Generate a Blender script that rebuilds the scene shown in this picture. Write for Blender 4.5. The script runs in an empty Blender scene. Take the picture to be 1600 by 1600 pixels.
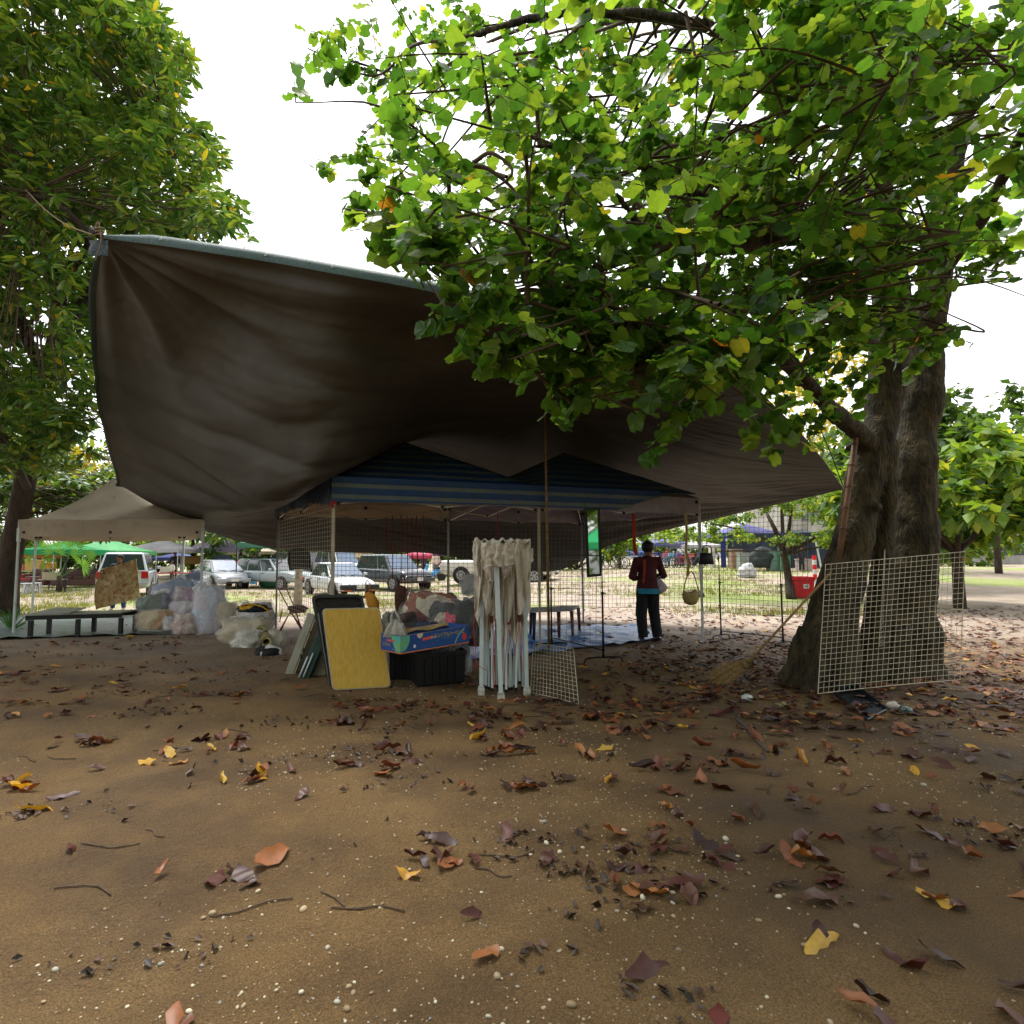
import bpy, math, random
import numpy as np
from mathutils import Vector, Matrix, noise
R = math.radians
rng = random.Random(7)
nr = np.random.default_rng(11)
S = bpy.context.scene
C = S.collection

# ---------------------------------------------------------------- camera
CAMZ, PITCH, F, CU, CV = 1.42, R(4.36), 945.0, 724.5, 800.0
cam_d = bpy.data.cameras.new('camera'); cam = bpy.data.objects.new('camera', cam_d); C.objects.link(cam)
cam.location = (0, 0, CAMZ); cam.rotation_euler = (R(90) + PITCH, 0, 0)
cam_d.sensor_width = 36; cam_d.lens = F / 1600 * 36; cam_d.shift_x = (800 - CU) / 1600
cam_d.clip_start = 0.05; cam_d.clip_end = 3000
cam_d.dof.use_dof = True; cam_d.dof.focus_distance = 6.6; cam_d.dof.aperture_fstop = 13
S.camera = cam

# ---------------------------------------------------------------- sky, sun, exposure
SUN_EL, SUN_AZ = R(68), R(-25)      # azimuth measured from +Y (ahead) towards +X
w = bpy.data.worlds.new('World'); S.world = w; w.use_nodes = True
wn = w.node_tree; wn.nodes.clear()
sky = wn.nodes.new('ShaderNodeTexSky'); sky.sky_type = 'NISHITA'; sky.sun_disc = False
sky.sun_elevation = SUN_EL; sky.sun_rotation = SUN_AZ; sky.dust_density = 2.5; sky.air_density = 1.2; sky.altitude = 0
hs = wn.nodes.new('ShaderNodeHueSaturation'); hs.inputs['Saturation'].default_value = 0.12
bg = wn.nodes.new('ShaderNodeBackground'); bg.inputs['Strength'].default_value = 0.15
wo = wn.nodes.new('ShaderNodeOutputWorld')
wn.links.new(sky.outputs[0], hs.inputs['Color']); wn.links.new(hs.outputs[0], bg.inputs['Color']); wn.links.new(bg.outputs[0], wo.inputs['Surface'])
sun_d = bpy.data.lights.new('sun', 'SUN'); sun_d.energy = 1.4; sun_d.angle = R(18); sun_d.color = (1, .95, .87)
sun = bpy.data.objects.new('sun', sun_d); C.objects.link(sun)
sdir = Vector((math.sin(SUN_AZ) * math.cos(SUN_EL), math.cos(SUN_AZ) * math.cos(SUN_EL), math.sin(SUN_EL)))
sun.rotation_euler = sdir.to_track_quat('Z', 'Y').to_euler(); sun.location = (0, 0, 30)
vs = S.view_settings; vs.view_transform = 'Standard'; vs.look = 'None'; vs.gamma = 1; vs.use_curve_mapping = False
vs.exposure = 1.3
S.cycles.max_bounces = 8; S.cycles.transparent_max_bounces = 24; S.cycles.diffuse_bounces = 4
S.cycles.use_denoising = True

# ---------------------------------------------------------------- pixel <-> world
cp, sp = math.cos(PITCH), math.sin(PITCH)
def ray(u, v):
    x, y = (u - CU) / F, -(v - CV) / F
    return Vector((x, cp - sp * y, sp + cp * y))
def W(u, v, Y):
    d = ray(u, v); return Vector((0, 0, CAMZ)) + d * (Y / d.y)
def proj(p):
    z = p[2] - CAMZ; f = p[1] * cp + z * sp; up = -p[1] * sp + z * cp
    if f < .05: return (-9999, -9999)
    return (CU + F * p[0] / f, CV - F * up / f)
def ss(x, a, b):
    t = min(1, max(0, (x - a) / (b - a))); return t * t * (3 - 2 * t)
def H(x, y):
    z = 0.80 * ss(y, 14, 36) * ss(x, -5, 8) + -0.10 * ss(y, 12, 20) * (1 - ss(x, -3, 4))
    z += 0.25 * ss(y, 26, 48) * (1 - ss(x, -6, 9))
    n = noise.noise(Vector((x * .35, y * .35, 0))) * .05 + noise.noise(Vector((x * 1.3, y * 1.3, 3))) * .018
    return z + n * (1 if y > 2 else 1)
def G(u, v, dz=0.0):
    d = ray(u, v); t = 1.0
    if d.z > -.004: d.z = -.004
    for _ in range(4000):
        p = Vector((0, 0, CAMZ)) + d * t
        if p.z <= H(p.x, p.y) + dz: break
        t += max(.01, (p.z - H(p.x, p.y)) * .6)
    p.z = H(p.x, p.y) + dz; return p
def on(p, dz=0): return Vector((p[0], p[1], H(p[0], p[1]) + dz))

# ---------------------------------------------------------------- colour and materials
def c(r, g=None, b=None):
    if g is None: r, g, b = r
    return tuple(((k / 255) / 12.92 if k / 255 <= .04045 else ((k / 255 + .055) / 1.055) ** 2.4) for k in (r, g, b)) + (1,)
MATS = {}
def M(name, col, col2=None, rough=.7, metal=0, scale=6, bump=0.0, bscale=40, spec=.4, trans=0, coat=0, detail=4, grime=None, gpos=(.55, .75), stretch=(1, 1, 1)):
    if name in MATS: return MATS[name]
    m = bpy.data.materials.new(name); m.use_nodes = True; nt = m.node_tree; N = nt.nodes; L = nt.links
    b = N['Principled BSDF']; out = N['Material Output']
    if len(col) == 3: col = tuple(col) + (1,)
    if col2 is None: col2 = tuple(k * .72 for k in col[:3]) + (1,)
    tc = N.new('ShaderNodeTexCoord'); mp = N.new('ShaderNodeMapping'); mp.inputs['Scale'].default_value = stretch
    L.new(tc.outputs['Object'], mp.inputs['Vector'])
    n = N.new('ShaderNodeTexNoise'); n.inputs['Scale'].default_value = scale; n.inputs['Detail'].default_value = detail
    L.new(mp.outputs[0], n.inputs['Vector'])
    r = N.new('ShaderNodeValToRGB'); r.color_ramp.elements[0].position = .32; r.color_ramp.elements[1].position = .68
    r.color_ramp.elements[0].color = col2; r.color_ramp.elements[1].color = col
    L.new(n.outputs['Fac'], r.inputs['Fac']); last = r.outputs[0]
    if grime:
        n2 = N.new('ShaderNodeTexNoise'); n2.inputs['Scale'].default_value = scale * 2.7; n2.inputs['Detail'].default_value = 8; n2.inputs['Roughness'].default_value = .7
        L.new(mp.outputs[0], n2.inputs['Vector'])
        r2 = N.new('ShaderNodeValToRGB'); r2.color_ramp.elements[0].position = gpos[0]; r2.color_ramp.elements[1].position = gpos[1]
        L.new(n2.outputs['Fac'], r2.inputs['Fac'])
        mx = N.new('ShaderNodeMixRGB'); L.new(r2.outputs[0], mx.inputs['Fac']); L.new(last, mx.inputs[1]); mx.inputs[2].default_value = grime; last = mx.outputs[0]
    L.new(last, b.inputs['Base Color'])
    b.inputs['Roughness'].default_value = rough; b.inputs['Metallic'].default_value = metal; b.inputs['Specular IOR Level'].default_value = spec
    if coat: b.inputs['Coat Weight'].default_value = coat; b.inputs['Coat Roughness'].default_value = .08
    if bump:
        nb = N.new('ShaderNodeTexNoise'); nb.inputs['Scale'].default_value = bscale; nb.inputs['Detail'].default_value = 5
        L.new(mp.outputs[0], nb.inputs['Vector'])
        bp = N.new('ShaderNodeBump'); bp.inputs['Strength'].default_value = min(1, bump); bp.inputs['Distance'].default_value = .02 if bump < 1 else .05
        L.new(nb.outputs['Fac'], bp.inputs['Height']); L.new(bp.outputs[0], b.inputs['Normal'])
    if trans:
        t = N.new('ShaderNodeBsdfTranslucent'); L.new(last, t.inputs['Color'])
        mx = N.new('ShaderNodeMixShader'); mx.inputs[0].default_value = trans
        L.new(b.outputs[0], mx.inputs[1]); L.new(t.outputs[0], mx.inputs[2]); L.new(mx.outputs[0], out.inputs['Surface'])
    MATS[name] = m; return m
def leaf_mat(name, cols, trans=.45, rough=.45, tcol=1.6):
    """colour of each leaf from its own random number (attribute rnd on a joined mesh, object random on a single leaf)"""
    m = bpy.data.materials.new(name); m.use_nodes = True; nt = m.node_tree; N = nt.nodes; L = nt.links
    b = N['Principled BSDF']; out = N['Material Output']
    a = N.new('ShaderNodeAttribute'); a.attribute_name = 'rnd'; oi = N.new('ShaderNodeObjectInfo')
    ad = N.new('ShaderNodeMath'); ad.operation = 'ADD'; L.new(a.outputs['Fac'], ad.inputs[0]); L.new(oi.outputs['Random'], ad.inputs[1])
    fr = N.new('ShaderNodeMath'); fr.operation = 'FRACT'; L.new(ad.outputs[0], fr.inputs[0])
    r = N.new('ShaderNodeValToRGB'); el = r.color_ramp.elements
    while len(el) < len(cols): el.new(.5)
    for i, (p, k) in enumerate(cols): el[i].position = p; el[i].color = k
    L.new(fr.outputs[0], r.inputs['Fac'])
    tc = N.new('ShaderNodeTexCoord'); n = N.new('ShaderNodeTexNoise'); n.inputs['Scale'].default_value = 45; L.new(tc.outputs['Object'], n.inputs['Vector'])
    mr = N.new('ShaderNodeMapRange'); mr.inputs[3].default_value = .7; mr.inputs[4].default_value = 1.3; L.new(n.outputs['Fac'], mr.inputs[0])
    mu = N.new('ShaderNodeMixRGB'); mu.blend_type = 'MULTIPLY'; mu.inputs[0].default_value = 1
    L.new(r.outputs[0], mu.inputs[1]); L.new(mr.outputs[0], mu.inputs[2])
    L.new(mu.outputs[0], b.inputs['Base Color']); b.inputs['Roughness'].default_value = rough; b.inputs['Specular IOR Level'].default_value = .5
    if trans:
        t = N.new('ShaderNodeBsdfTranslucent'); m2 = N.new('ShaderNodeMixRGB'); m2.blend_type = 'MULTIPLY'; m2.inputs[0].default_value = 1
        L.new(mu.outputs[0], m2.inputs[1]); m2.inputs[2].default_value = (tcol * 1.35, tcol * 1.15, tcol * .5, 1); L.new(m2.outputs[0], t.inputs['Color'])
        mx = N.new('ShaderNodeMixShader'); mx.inputs[0].default_value = trans
        L.new(b.outputs[0], mx.inputs[1]); L.new(t.outputs[0], mx.inputs[2]); L.new(mx.outputs[0], out.inputs['Surface'])
    return m
def film_mat(name, col, alpha=.35, rough=.25):
    m = bpy.data.materials.new(name); m.use_nodes = True; nt = m.node_tree; N = nt.nodes; L = nt.links
    b = N['Principled BSDF']; out = N['Material Output']; b.inputs['Base Color'].default_value = col; b.inputs['Roughness'].default_value = rough
    tc = N.new('ShaderNodeTexCoord'); nb = N.new('ShaderNodeTexNoise'); nb.inputs['Scale'].default_value = 14; nb.inputs['Detail'].default_value = 6; nb.inputs['Distortion'].default_value = 1.5
    L.new(tc.outputs['Object'], nb.inputs['Vector']); bp = N.new('ShaderNodeBump'); bp.inputs['Strength'].default_value = .9; bp.inputs['Distance'].default_value = .03
    L.new(nb.outputs['Fac'], bp.inputs['Height']); L.new(bp.outputs[0], b.inputs['Normal'])
    t = N.new('ShaderNodeBsdfTransparent'); mx = N.new('ShaderNodeMixShader'); mx.inputs[0].default_value = alpha
    L.new(t.outputs[0], mx.inputs[1]); L.new(b.outputs[0], mx.inputs[2]); L.new(mx.outputs[0], out.inputs['Surface'])
    return m

# ---------------------------------------------------------------- mesh helpers
class MB:
    def __init__(s): s.v = []; s.f = []; s.m = []
    def add(s, vs, fs, mi=0):
        o = len(s.v); s.v += [tuple(p) for p in vs]; s.f += [tuple(i + o for i in f) for f in fs]; s.m += [mi] * len(fs); return s
    def box(s, cx, cy, cz, sx, sy, sz, rot=None, mi=0):
        vs = [Vector((x * sx / 2, y * sy / 2, z * sz / 2)) for x in (-1, 1) for y in (-1, 1) for z in (-1, 1)]
        if rot is not None: vs = [rot @ p for p in vs]
        vs = [p + Vector((cx, cy, cz)) for p in vs]
        return s.add(vs, [(0, 1, 3, 2), (4, 6, 7, 5), (0, 4, 5, 1), (2, 3, 7, 6), (0, 2, 6, 4), (1, 5, 7, 3)], mi)
    def tube(s, pts, rad, n=6, mi=0, cap=True, sq=False, tw=0):
        pts = [Vector(p) for p in pts]
        if not hasattr(rad, '__len__'): rad = [rad] * len(pts)
        if sq: n = 4
        vs = []; fs = []; ref = None
        for i, p in enumerate(pts):
            a = pts[max(0, i - 1)]; b = pts[min(len(pts) - 1, i + 1)]; d = (b - a)
            d = d.normalized() if d.length > 1e-9 else Vector((0, 0, 1))
            if ref is None: ref = Vector((0, 1, 0)) if abs(d.y) < .8 else Vector((1, 0, 0))
            x = ref.cross(d); x = x.normalized() if x.length > 1e-6 else Vector((1, 0, 0)); y = d.cross(x); ref = y
            for k in range(n):
                t = 2 * math.pi * k / n + (math.pi / 4 if sq else 0) + tw
                q = 1.2 if sq else 1
                vs.append(p + (x * math.cos(t) + y * math.sin(t)) * rad[i] * q)
        for i in range(len(pts) - 1):
            for k in range(n):
                fs.append((i * n + k, i * n + (k + 1) % n, (i + 1) * n + (k + 1) % n, (i + 1) * n + k))
        if cap: fs.append(tuple(range(n))[::-1]); fs.append(tuple((len(pts) - 1) * n + k for k in range(n)))
        return s.add(vs, fs, mi)
    def ell(s, ctr, r, nu=12, nv=8, rot=None, mi=0):
        vs = [Vector((0, 0, -r[2]))]
        for j in range(1, nv):
            ph = -math.pi / 2 + math.pi * j / nv
            for i in range(nu):
                t = 2 * math.pi * i / nu; vs.append(Vector((r[0] * math.cos(ph) * math.cos(t), r[1] * math.cos(ph) * math.sin(t), r[2] * math.sin(ph))))
        vs.append(Vector((0, 0, r[2]))); fs = []
        for i in range(nu): fs.append((0, 1 + (i + 1) % nu, 1 + i))
        for j in range(nv - 2):
            for i in range(nu): fs.append((1 + j * nu + i, 1 + j * nu + (i + 1) % nu, 1 + (j + 1) * nu + (i + 1) % nu, 1 + (j + 1) * nu + i))
        b = 1 + (nv - 2) * nu
        for i in range(nu): fs.append((b + i, b + (i + 1) % nu, len(vs) - 1))
        if rot is not None: vs = [rot @ p for p in vs]
        return s.add([p + Vector(ctr) for p in vs], fs, mi)
    def grid(s, P, mi=0, flip=False):
        r, k = len(P), len(P[0]); vs = [p for row in P for p in row]
        fs = [(i * k + j, i * k + j + 1, (i + 1) * k + j + 1, (i + 1) * k + j) for i in range(r - 1) for j in range(k - 1)]
        if flip: fs = [f[::-1] for f in fs]
        return s.add(vs, fs, mi)
    def slab(s, P, th=.004, mi=0, mi2=None):
        """a sheet of points P with thickness"""
        r, k = len(P), len(P[0]); mi2 = mi if mi2 is None else mi2
        Nn = [[None] * k for _ in range(r)]
        for i in range(r):
            for j in range(k):
                a = Vector(P[min(r - 1, i + 1)][j]) - Vector(P[max(0, i - 1)][j]); b = Vector(P[i][min(k - 1, j + 1)]) - Vector(P[i][max(0, j - 1)])
                n = b.cross(a); Nn[i][j] = n.normalized() if n.length > 1e-9 else Vector((0, 0, 1))
        A = [[Vector(P[i][j]) + Nn[i][j] * th / 2 for j in range(k)] for i in range(r)]
        B = [[Vector(P[i][j]) - Nn[i][j] * th / 2 for j in range(k)] for i in range(r)]
        s.grid(A, mi, True); s.grid(B, mi2)
        rim = [(0, j) for j in range(k)] + [(i, k - 1) for i in range(1, r)] + [(r - 1, j) for j in range(k - 2, -1, -1)] + [(i, 0) for i in range(r - 2, 0, -1)]
        n = len(rim); vs = [A[i][j] for i, j in rim] + [B[i][j] for i, j in rim]
        return s.add(vs, [(q, (q + 1) % n, n + (q + 1) % n, n + q) for q in range(n)], mi)
    def mesh(s, name, mats, smooth=False):
        me = bpy.data.meshes.new(name); me.from_pydata(s.v, [], s.f)
        for m in (mats if isinstance(mats, (list, tuple)) else [mats]): me.materials.append(m)
        if max(s.m, default=0) > 0: me.polygons.foreach_set('material_index', s.m)
        if smooth: me.polygons.foreach_set('use_smooth', [True] * len(s.f))
        me.update(); return me
    def build(s, name, mats, parent=None, smooth=False, bevel=0, sub=0, **kw):
        o = bpy.data.objects.new(name, s.mesh(name, mats, smooth)); C.objects.link(o)
        if parent is not None:
            o.parent = parent
            if kw.pop('world', True): o.matrix_parent_inverse = parent.matrix_world_inv if hasattr(parent, 'matrix_world_inv') else Matrix.Translation(parent.location).inverted() if parent.type == 'EMPTY' and parent.get('_w') else Matrix()
        if bevel:
            b = o.modifiers.new('bevel', 'BEVEL'); b.width = bevel; b.segments = 2; b.limit_method = 'ANGLE'; b.harden_normals = False
        if sub: q = o.modifiers.new('sub', 'SUBSURF'); q.levels = sub; q.render_levels = sub
        for k, v_ in kw.items(): o[k] = v_
        return o
def tag(o, label=None, cat=None, group=None, kind=None):
    if label: o['label'] = label
    if cat: o['category'] = cat
    if group: o['group'] = group
    if kind: o['kind'] = kind
    return o
def thing(name, label, cat, loc=(0, 0, 0), rz=0, group=None, world=False):
    """Empty at the thing's base; world=True: children are given in world coordinates"""
    o = bpy.data.objects.new(name, None); C.objects.link(o); o.location = loc; o.rotation_euler = (0, 0, rz)
    o.empty_display_size = .1
    if world: o['_w'] = 1
    return tag(o, label, cat, group)
def quad_panel(c00, c10, c11, c01, th, rad=.03, seg=4):
    """rounded rectangle slab through four corners"""
    c00, c10, c11, c01 = map(Vector, (c00, c10, c11, c01))
    Wd = (c10 - c00).length; Hh = (c01 - c00).length; n = (c10 - c00).cross(c01 - c00).normalized()
    pts = []
    for (cx, cy, a0) in ((rad, rad, 180), (Wd - rad, rad, 270), (Wd - rad, Hh - rad, 0), (rad, Hh - rad, 90)):
        for k in range(seg + 1):
            a = R(a0 + 90 * k / seg); pts.append(((cx + rad * math.cos(a)) / Wd, (cy + rad * math.sin(a)) / Hh))
    def P(a, b): return c00 * (1 - a) * (1 - b) + c10 * a * (1 - b) + c11 * a * b + c01 * (1 - a) * b
    A = [P(a, b) + n * th / 2 for a, b in pts]; B = [P(a, b) - n * th / 2 for a, b in pts]; k = len(pts)
    return A, B, k
def add_panel(mb, c00, c10, c11, c01, th, rad=.03, mi=0, seg=4):
    A, B, k = quad_panel(c00, c10, c11, c01, th, rad, seg)
    mb.add(A + B, [tuple(range(k)), tuple(range(2 * k - 1, k - 1, -1))] + [(q, k + q, k + (q + 1) % k, (q + 1) % k) for q in range(k)], mi)
    return mb
def stamp(name, tv, tf, rots, locs, mat, parent=None, smooth=False, scales=None, rnd=None):
    tv = np.asarray(tv, float); n = len(locs); k = len(tv)
    if scales is None: scales = np.ones(n)
    V = np.einsum('nij,kj->nki', rots, tv) * scales[:, None, None] + np.asarray(locs)[:, None, :]
    me = bpy.data.meshes.new(name); me.vertices.add(n * k); me.vertices.foreach_set('co', V.reshape(-1))
    ls = [len(f) for f in tf]; flat = np.array([i for f in tf for i in f])
    idx = (flat[None, :] + (np.arange(n) * k)[:, None]).reshape(-1)
    me.loops.add(len(idx)); me.loops.foreach_set('vertex_index', idx.astype(np.int32))
    lt = np.tile(np.array(ls), n); st = np.concatenate([[0], np.cumsum(lt)[:-1]])
    me.polygons.add(len(lt)); me.polygons.foreach_set('loop_start', st.astype(np.int32)); me.polygons.foreach_set('loop_total', lt.astype(np.int32))
    if smooth: me.polygons.foreach_set('use_smooth', np.ones(len(lt), bool))
    at = me.attributes.new('rnd', 'FLOAT', 'POINT'); at.data.foreach_set('value', np.repeat(nr.random(n) if rnd is None else rnd, k).astype(np.float32))
    me.materials.append(mat); me.update(calc_edges=True); me.validate()
    o = bpy.data.objects.new(name, me); C.objects.link(o)
    if parent: o.parent = parent
    return o
def rotm(az, tilt, roll):
    """numpy rotation matrices: x axis = leaf length, turned by azimuth, dipped by tilt, rolled"""
    ca, sa, ct, st, cr, sr = np.cos(az), np.sin(az), np.cos(tilt), np.sin(tilt), np.cos(roll), np.sin(roll)
    Z = np.zeros_like(ca); O = np.ones_like(ca)
    A = np.stack([np.stack([ca, -sa, Z], -1), np.stack([sa, ca, Z], -1), np.stack([Z, Z, O], -1)], -2)
    T = np.stack([np.stack([ct, Z, st], -1), np.stack([Z, O, Z], -1), np.stack([-st, Z, ct], -1)], -2)
    Q = np.stack([np.stack([O, Z, Z], -1), np.stack([Z, cr, -sr], -1), np.stack([Z, sr, cr], -1)], -2)
    return A @ T @ Q
def in_poly(u, v, poly):
    r = False; j = len(poly) - 1
    for i in range(len(poly)):
        a, b = poly[i]; c_, d = poly[j]
        if (b > v) != (d > v) and u < (c_ - a) * (v - b) / (d - b) + a: r = not r
        j = i
    return r
def smooth_path(pts, n=6):
    pts = [Vector(p) for p in pts]; out = []
    P = [pts[0] * 2 - pts[1]] + pts + [pts[-1] * 2 - pts[-2]]
    for i in range(1, len(P) - 2):
        for k in range(n):
            t = k / n; a, b, c_, d = P[i - 1:i + 3]
            out.append(.5 * ((2 * b) + (c_ - a) * t + (2 * a - 5 * b + 4 * c_ - d) * t * t + (3 * b - a - 3 * c_ + d) * t ** 3))
    out.append(pts[-1]); return out
def remesh(o, size, disp=0, dscale=.3, smooth_it=2):
    r = o.modifiers.new('remesh', 'REMESH'); r.mode = 'VOXEL'; r.voxel_size = size; r.use_smooth_shade = True
    if smooth_it: s_ = o.modifiers.new('smooth', 'SMOOTH'); s_.iterations = smooth_it; s_.factor = .5
    if disp:
        t = bpy.data.textures.new('relief', 'CLOUDS'); t.noise_scale = dscale; t.noise_depth = 2
        d = o.modifiers.new('relief', 'DISPLACE'); d.texture = t; d.strength = disp; d.mid_level = .5
    return o
# ================================================================ THE SETTING: ground
def ground_material():
    m = bpy.data.materials.new('sandy_soil'); m.use_nodes = True; nt = m.node_tree; N = nt.nodes; L = nt.links; b = N['Principled BSDF']
    geo = N.new('ShaderNodeNewGeometry')
    def noi(s, d=5, r=.55, vec=None):
        n = N.new('ShaderNodeTexNoise'); n.inputs['Scale'].default_value = s; n.inputs['Detail'].default_value = d; n.inputs['Roughness'].default_value = r
        L.new(vec or geo.outputs['Position'], n.inputs['Vector']); return n.outputs['Fac']
    def ramp(f, els):
        r = N.new('ShaderNodeValToRGB'); e = r.color_ramp.elements
        while len(e) < len(els): e.new(.5)
        for i, (p, k) in enumerate(els): e[i].position = p; e[i].color = k
        L.new(f, r.inputs['Fac']); return r.outputs[0]
    def mix(f, a, b_, mode='MIX'):
        x = N.new('ShaderNodeMixRGB'); x.blend_type = mode
        if isinstance(f, float): x.inputs[0].default_value = f
        else: L.new(f, x.inputs[0])
        for i, k in ((1, a), (2, b_)):
            if isinstance(k, tuple): x.inputs[i].default_value = k
            else: L.new(k, x.inputs[i])
        return x.outputs[0]
    base = ramp(noi(.5, 6), [(.3, (.138, .081, .031, 1)), (.5, (.192, .117, .046, 1)), (.7, (.252, .160, .070, 1))])
    grain = ramp(noi(130, 4, .8), [(.38, (.55, .54, .52, 1)), (.52, (1, 1, 1, 1)), (.66, (1.55, 1.5, 1.4, 1))])
    base = mix(1.0, base, grain, 'MULTIPLY')
    damp = ramp(noi(.9, 7, .6), [(.42, (1, 1, 1, 1)), (.62, (.5, .47, .45, 1))])
    base = mix(1.0, base, damp, 'MULTIPLY')
    # dry trampled dust out in the open, beyond the trees
    sep = N.new('ShaderNodeSeparateXYZ'); L.new(geo.outputs['Position'], sep.inputs[0])
    wob = N.new('ShaderNodeMath'); wob.operation = 'MULTIPLY_ADD'; L.new(noi(.35, 4), wob.inputs[0]); wob.inputs[1].default_value = 6; L.new(sep.outputs['Y'], wob.inputs[2])
    mr = N.new('ShaderNodeMapRange'); mr.inputs[1].default_value = 10.5; mr.inputs[2].default_value = 17; L.new(wob.outputs[0], mr.inputs[0])
    dust = ramp(noi(1.4, 6), [(.3, (.33, .255, .20, 1)), (.7, (.50, .41, .33, 1))])
    base = mix(mr.outputs[0], base, dust)
    # thin worn turf
    tf = ramp(noi(.16, 5, .62), [(.49, (0, 0, 0, 1)), (.60, (1, 1, 1, 1))])
    mg = N.new('ShaderNodeMapRange'); mg.inputs[1].default_value = 17.5; mg.inputs[2].default_value = 21; L.new(wob.outputs[0], mg.inputs[0])
    tm = mix(1.0, tf, mg.outputs[0], 'MULTIPLY')
    base = mix(tm, base, ramp(noi(3, 6), [(.3, (.20, .28, .06, 1)), (.7, (.36, .38, .14, 1))]))
    L.new(base, b.inputs['Base Color'])
    L.new(ramp(noi(.9, 7, .6), [(.42, (.95, .95, .95, 1)), (.65, (.6, .6, .6, 1))]), b.inputs['Roughness'])
    b.inputs['Specular IOR Level'].default_value = .3
    h1 = noi(38, 6, .7); h2 = noi(6, 6, .6)
    ad = N.new('ShaderNodeMath'); ad.operation = 'MULTIPLY_ADD'; L.new(h2, ad.inputs[0]); ad.inputs[1].default_value = 1.6; L.new(h1, ad.inputs[2])
    bp = N.new('ShaderNodeBump'); bp.inputs['Strength'].default_value = .9; bp.inputs['Distance'].default_value = .04
    L.new(ad.outputs[0], bp.inputs['Height']); L.new(bp.outputs[0], b.inputs['Normal'])
    return m
def warp(n, a, b, k):   # fine in the middle, coarse at the ends
    t = np.linspace(-1, 1, n); s = np.sinh(t * k) / math.sinh(k); return a + (b - a) * (s + 1) / 2
xs = warp(330, -420, 420, 7.6); ys = np.concatenate([np.linspace(-40, 0, 18)[:-1], np.linspace(0, 13, 190)[:-1], 13 + (np.sinh(np.linspace(0, 5, 110)) / math.sinh(5)) * 900])
mb = MB(); mb.grid([[(x, y, H(x, y)) for x in xs] for y in ys], 0, False)
ground = mb.build('ground', ground_material(), smooth=True); tag(ground, 'sandy brown soil of the market place strewn with dead leaves', None, None, 'structure')

# ---- fallen leaves: the largest are single parts of the ground, the rest one mass
def leaf_template(L_=.16, Wd=.075, curl=.5, fold=.3, n=5, bend=0):
    vs = []; fs = []
    for i in range(n + 1):
        t = i / n; wdt = Wd / 2 * (math.sin(math.pi * min(1, (t * .96 + .02)) ** .8) ** .8) + .002
        cr_ = .10 * Wd * math.sin(13 * t + 40 * curl) * (1 if n > 3 else .5)
        x = L_ * (t - .5); z = cr_ + curl * L_ * .5 * (2 * t - 1) ** 2 + bend * L_ * (t - .5) ** 3
        vs += [(x + .2 * cr_, -wdt * (1 + .25 * math.sin(11 * t + 9 * fold)), z + fold * wdt + .010 * math.sin(9 * t + fold * 7)), (x, .15 * cr_, z), (x, wdt * (1 + .22 * math.sin(8 * t + 5 * curl)), z + fold * wdt * .8 - .010 * math.sin(7 * t + curl * 9))]
    for i in range(n):
        for j in range(2): a = i * 3 + j; fs.append((a, a + 1, a + 4, a + 3))
    return vs, fs
brown_cols = [(0, c(50, 28, 24)), (.22, c(82, 40, 30)), (.42, c(62, 44, 34)), (.62, c(100, 58, 36)), (.76, c(136, 82, 42)), (.86, c(92, 36, 34)), (.96, c(160, 106, 50)), (1, c(190, 150, 50))]
dead = leaf_mat('dead_leaf', brown_cols, trans=.1, rough=.5)
yellowleaf = leaf_mat('yellow_leaf', [(0, c(214, 168, 40)), (.6, c(196, 150, 50)), (1, c(170, 150, 60))], trans=.2, rough=.5)
def leaf_density(u, v):
    d = .03 + .09 * noise.noise(Vector((u * .012, v * .03, 0)))
    if u > 880: d += 1.25 * ss(u, 880, 1080) * ss(v, 985, 1030) * (1 - ss(v, 1110, 1170) * .82)
    if v < 1010: d += .5 * ss(u, 850, 940)
    if 520 < u < 960 and 1090 < v < 1140: d += .42
    if u < 420 and v < 1100: d += .13 * max(0, noise.noise(Vector((u * .02, v * .07, 9))) * 3 + .3)
    return d
tmpls = [leaf_template(.17, .08, .06, .1), leaf_template(.15, .065, .12, .35), leaf_template(.19, .075, -.1, -.35), leaf_template(.14, .085, .15, .1, bend=.8), leaf_template(.13, .04, .3, 1.1), leaf_template(.2, .085, .08, .3, bend=-.6), leaf_template(.16, .07, .42, -.6, 7), leaf_template(.18, .05, .3, 1.6, 7), leaf_template(.13, .08, -.2, .9, 7), leaf_template(.17, .09, .05, -.15, 7)]
cand = []
for k in range(30000):
    # uniform over the ground between 1.6 m and 17 m
    y = 1.6 + 15.4 * rng.random() ** .8; x = rng.uniform(-.95 * y - .8, 1.05 * y + .8)
    u, v = proj((x, y, H(x, y)))
    if rng.random() < leaf_density(u, v) * .40: cand.append((x, y))
for k in range(46):      # small drifts
    y0 = 2.6 + 5 * rng.random(); x0 = rng.uniform(-.85 * y0, .9 * y0); 
    for q in range(rng.randint(3, 9)): cand.append((x0 + rng.gauss(0, .16), y0 + rng.gauss(0, .06)))
cand.sort(key=lambda p: p[0] ** 2 + p[1] ** 2)
vis = [p for p in cand if 10 < proj((p[0], p[1], 0))[0] < 1560 and proj((p[0], p[1], 0))[1] < 1590]
hid = [p for p in cand if p not in set(vis)]
meshes = []
for t_, (tv, tf) in enumerate(tmpls):
    q = MB(); q.add(tv, tf); meshes.append((q.mesh('fallen_leaf', dead, True), q.mesh('fallen_leaf', yellowleaf, True)))
def yel(x, y): return (x < -1.2 and rng.random() < .13) or rng.random() < .02
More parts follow.
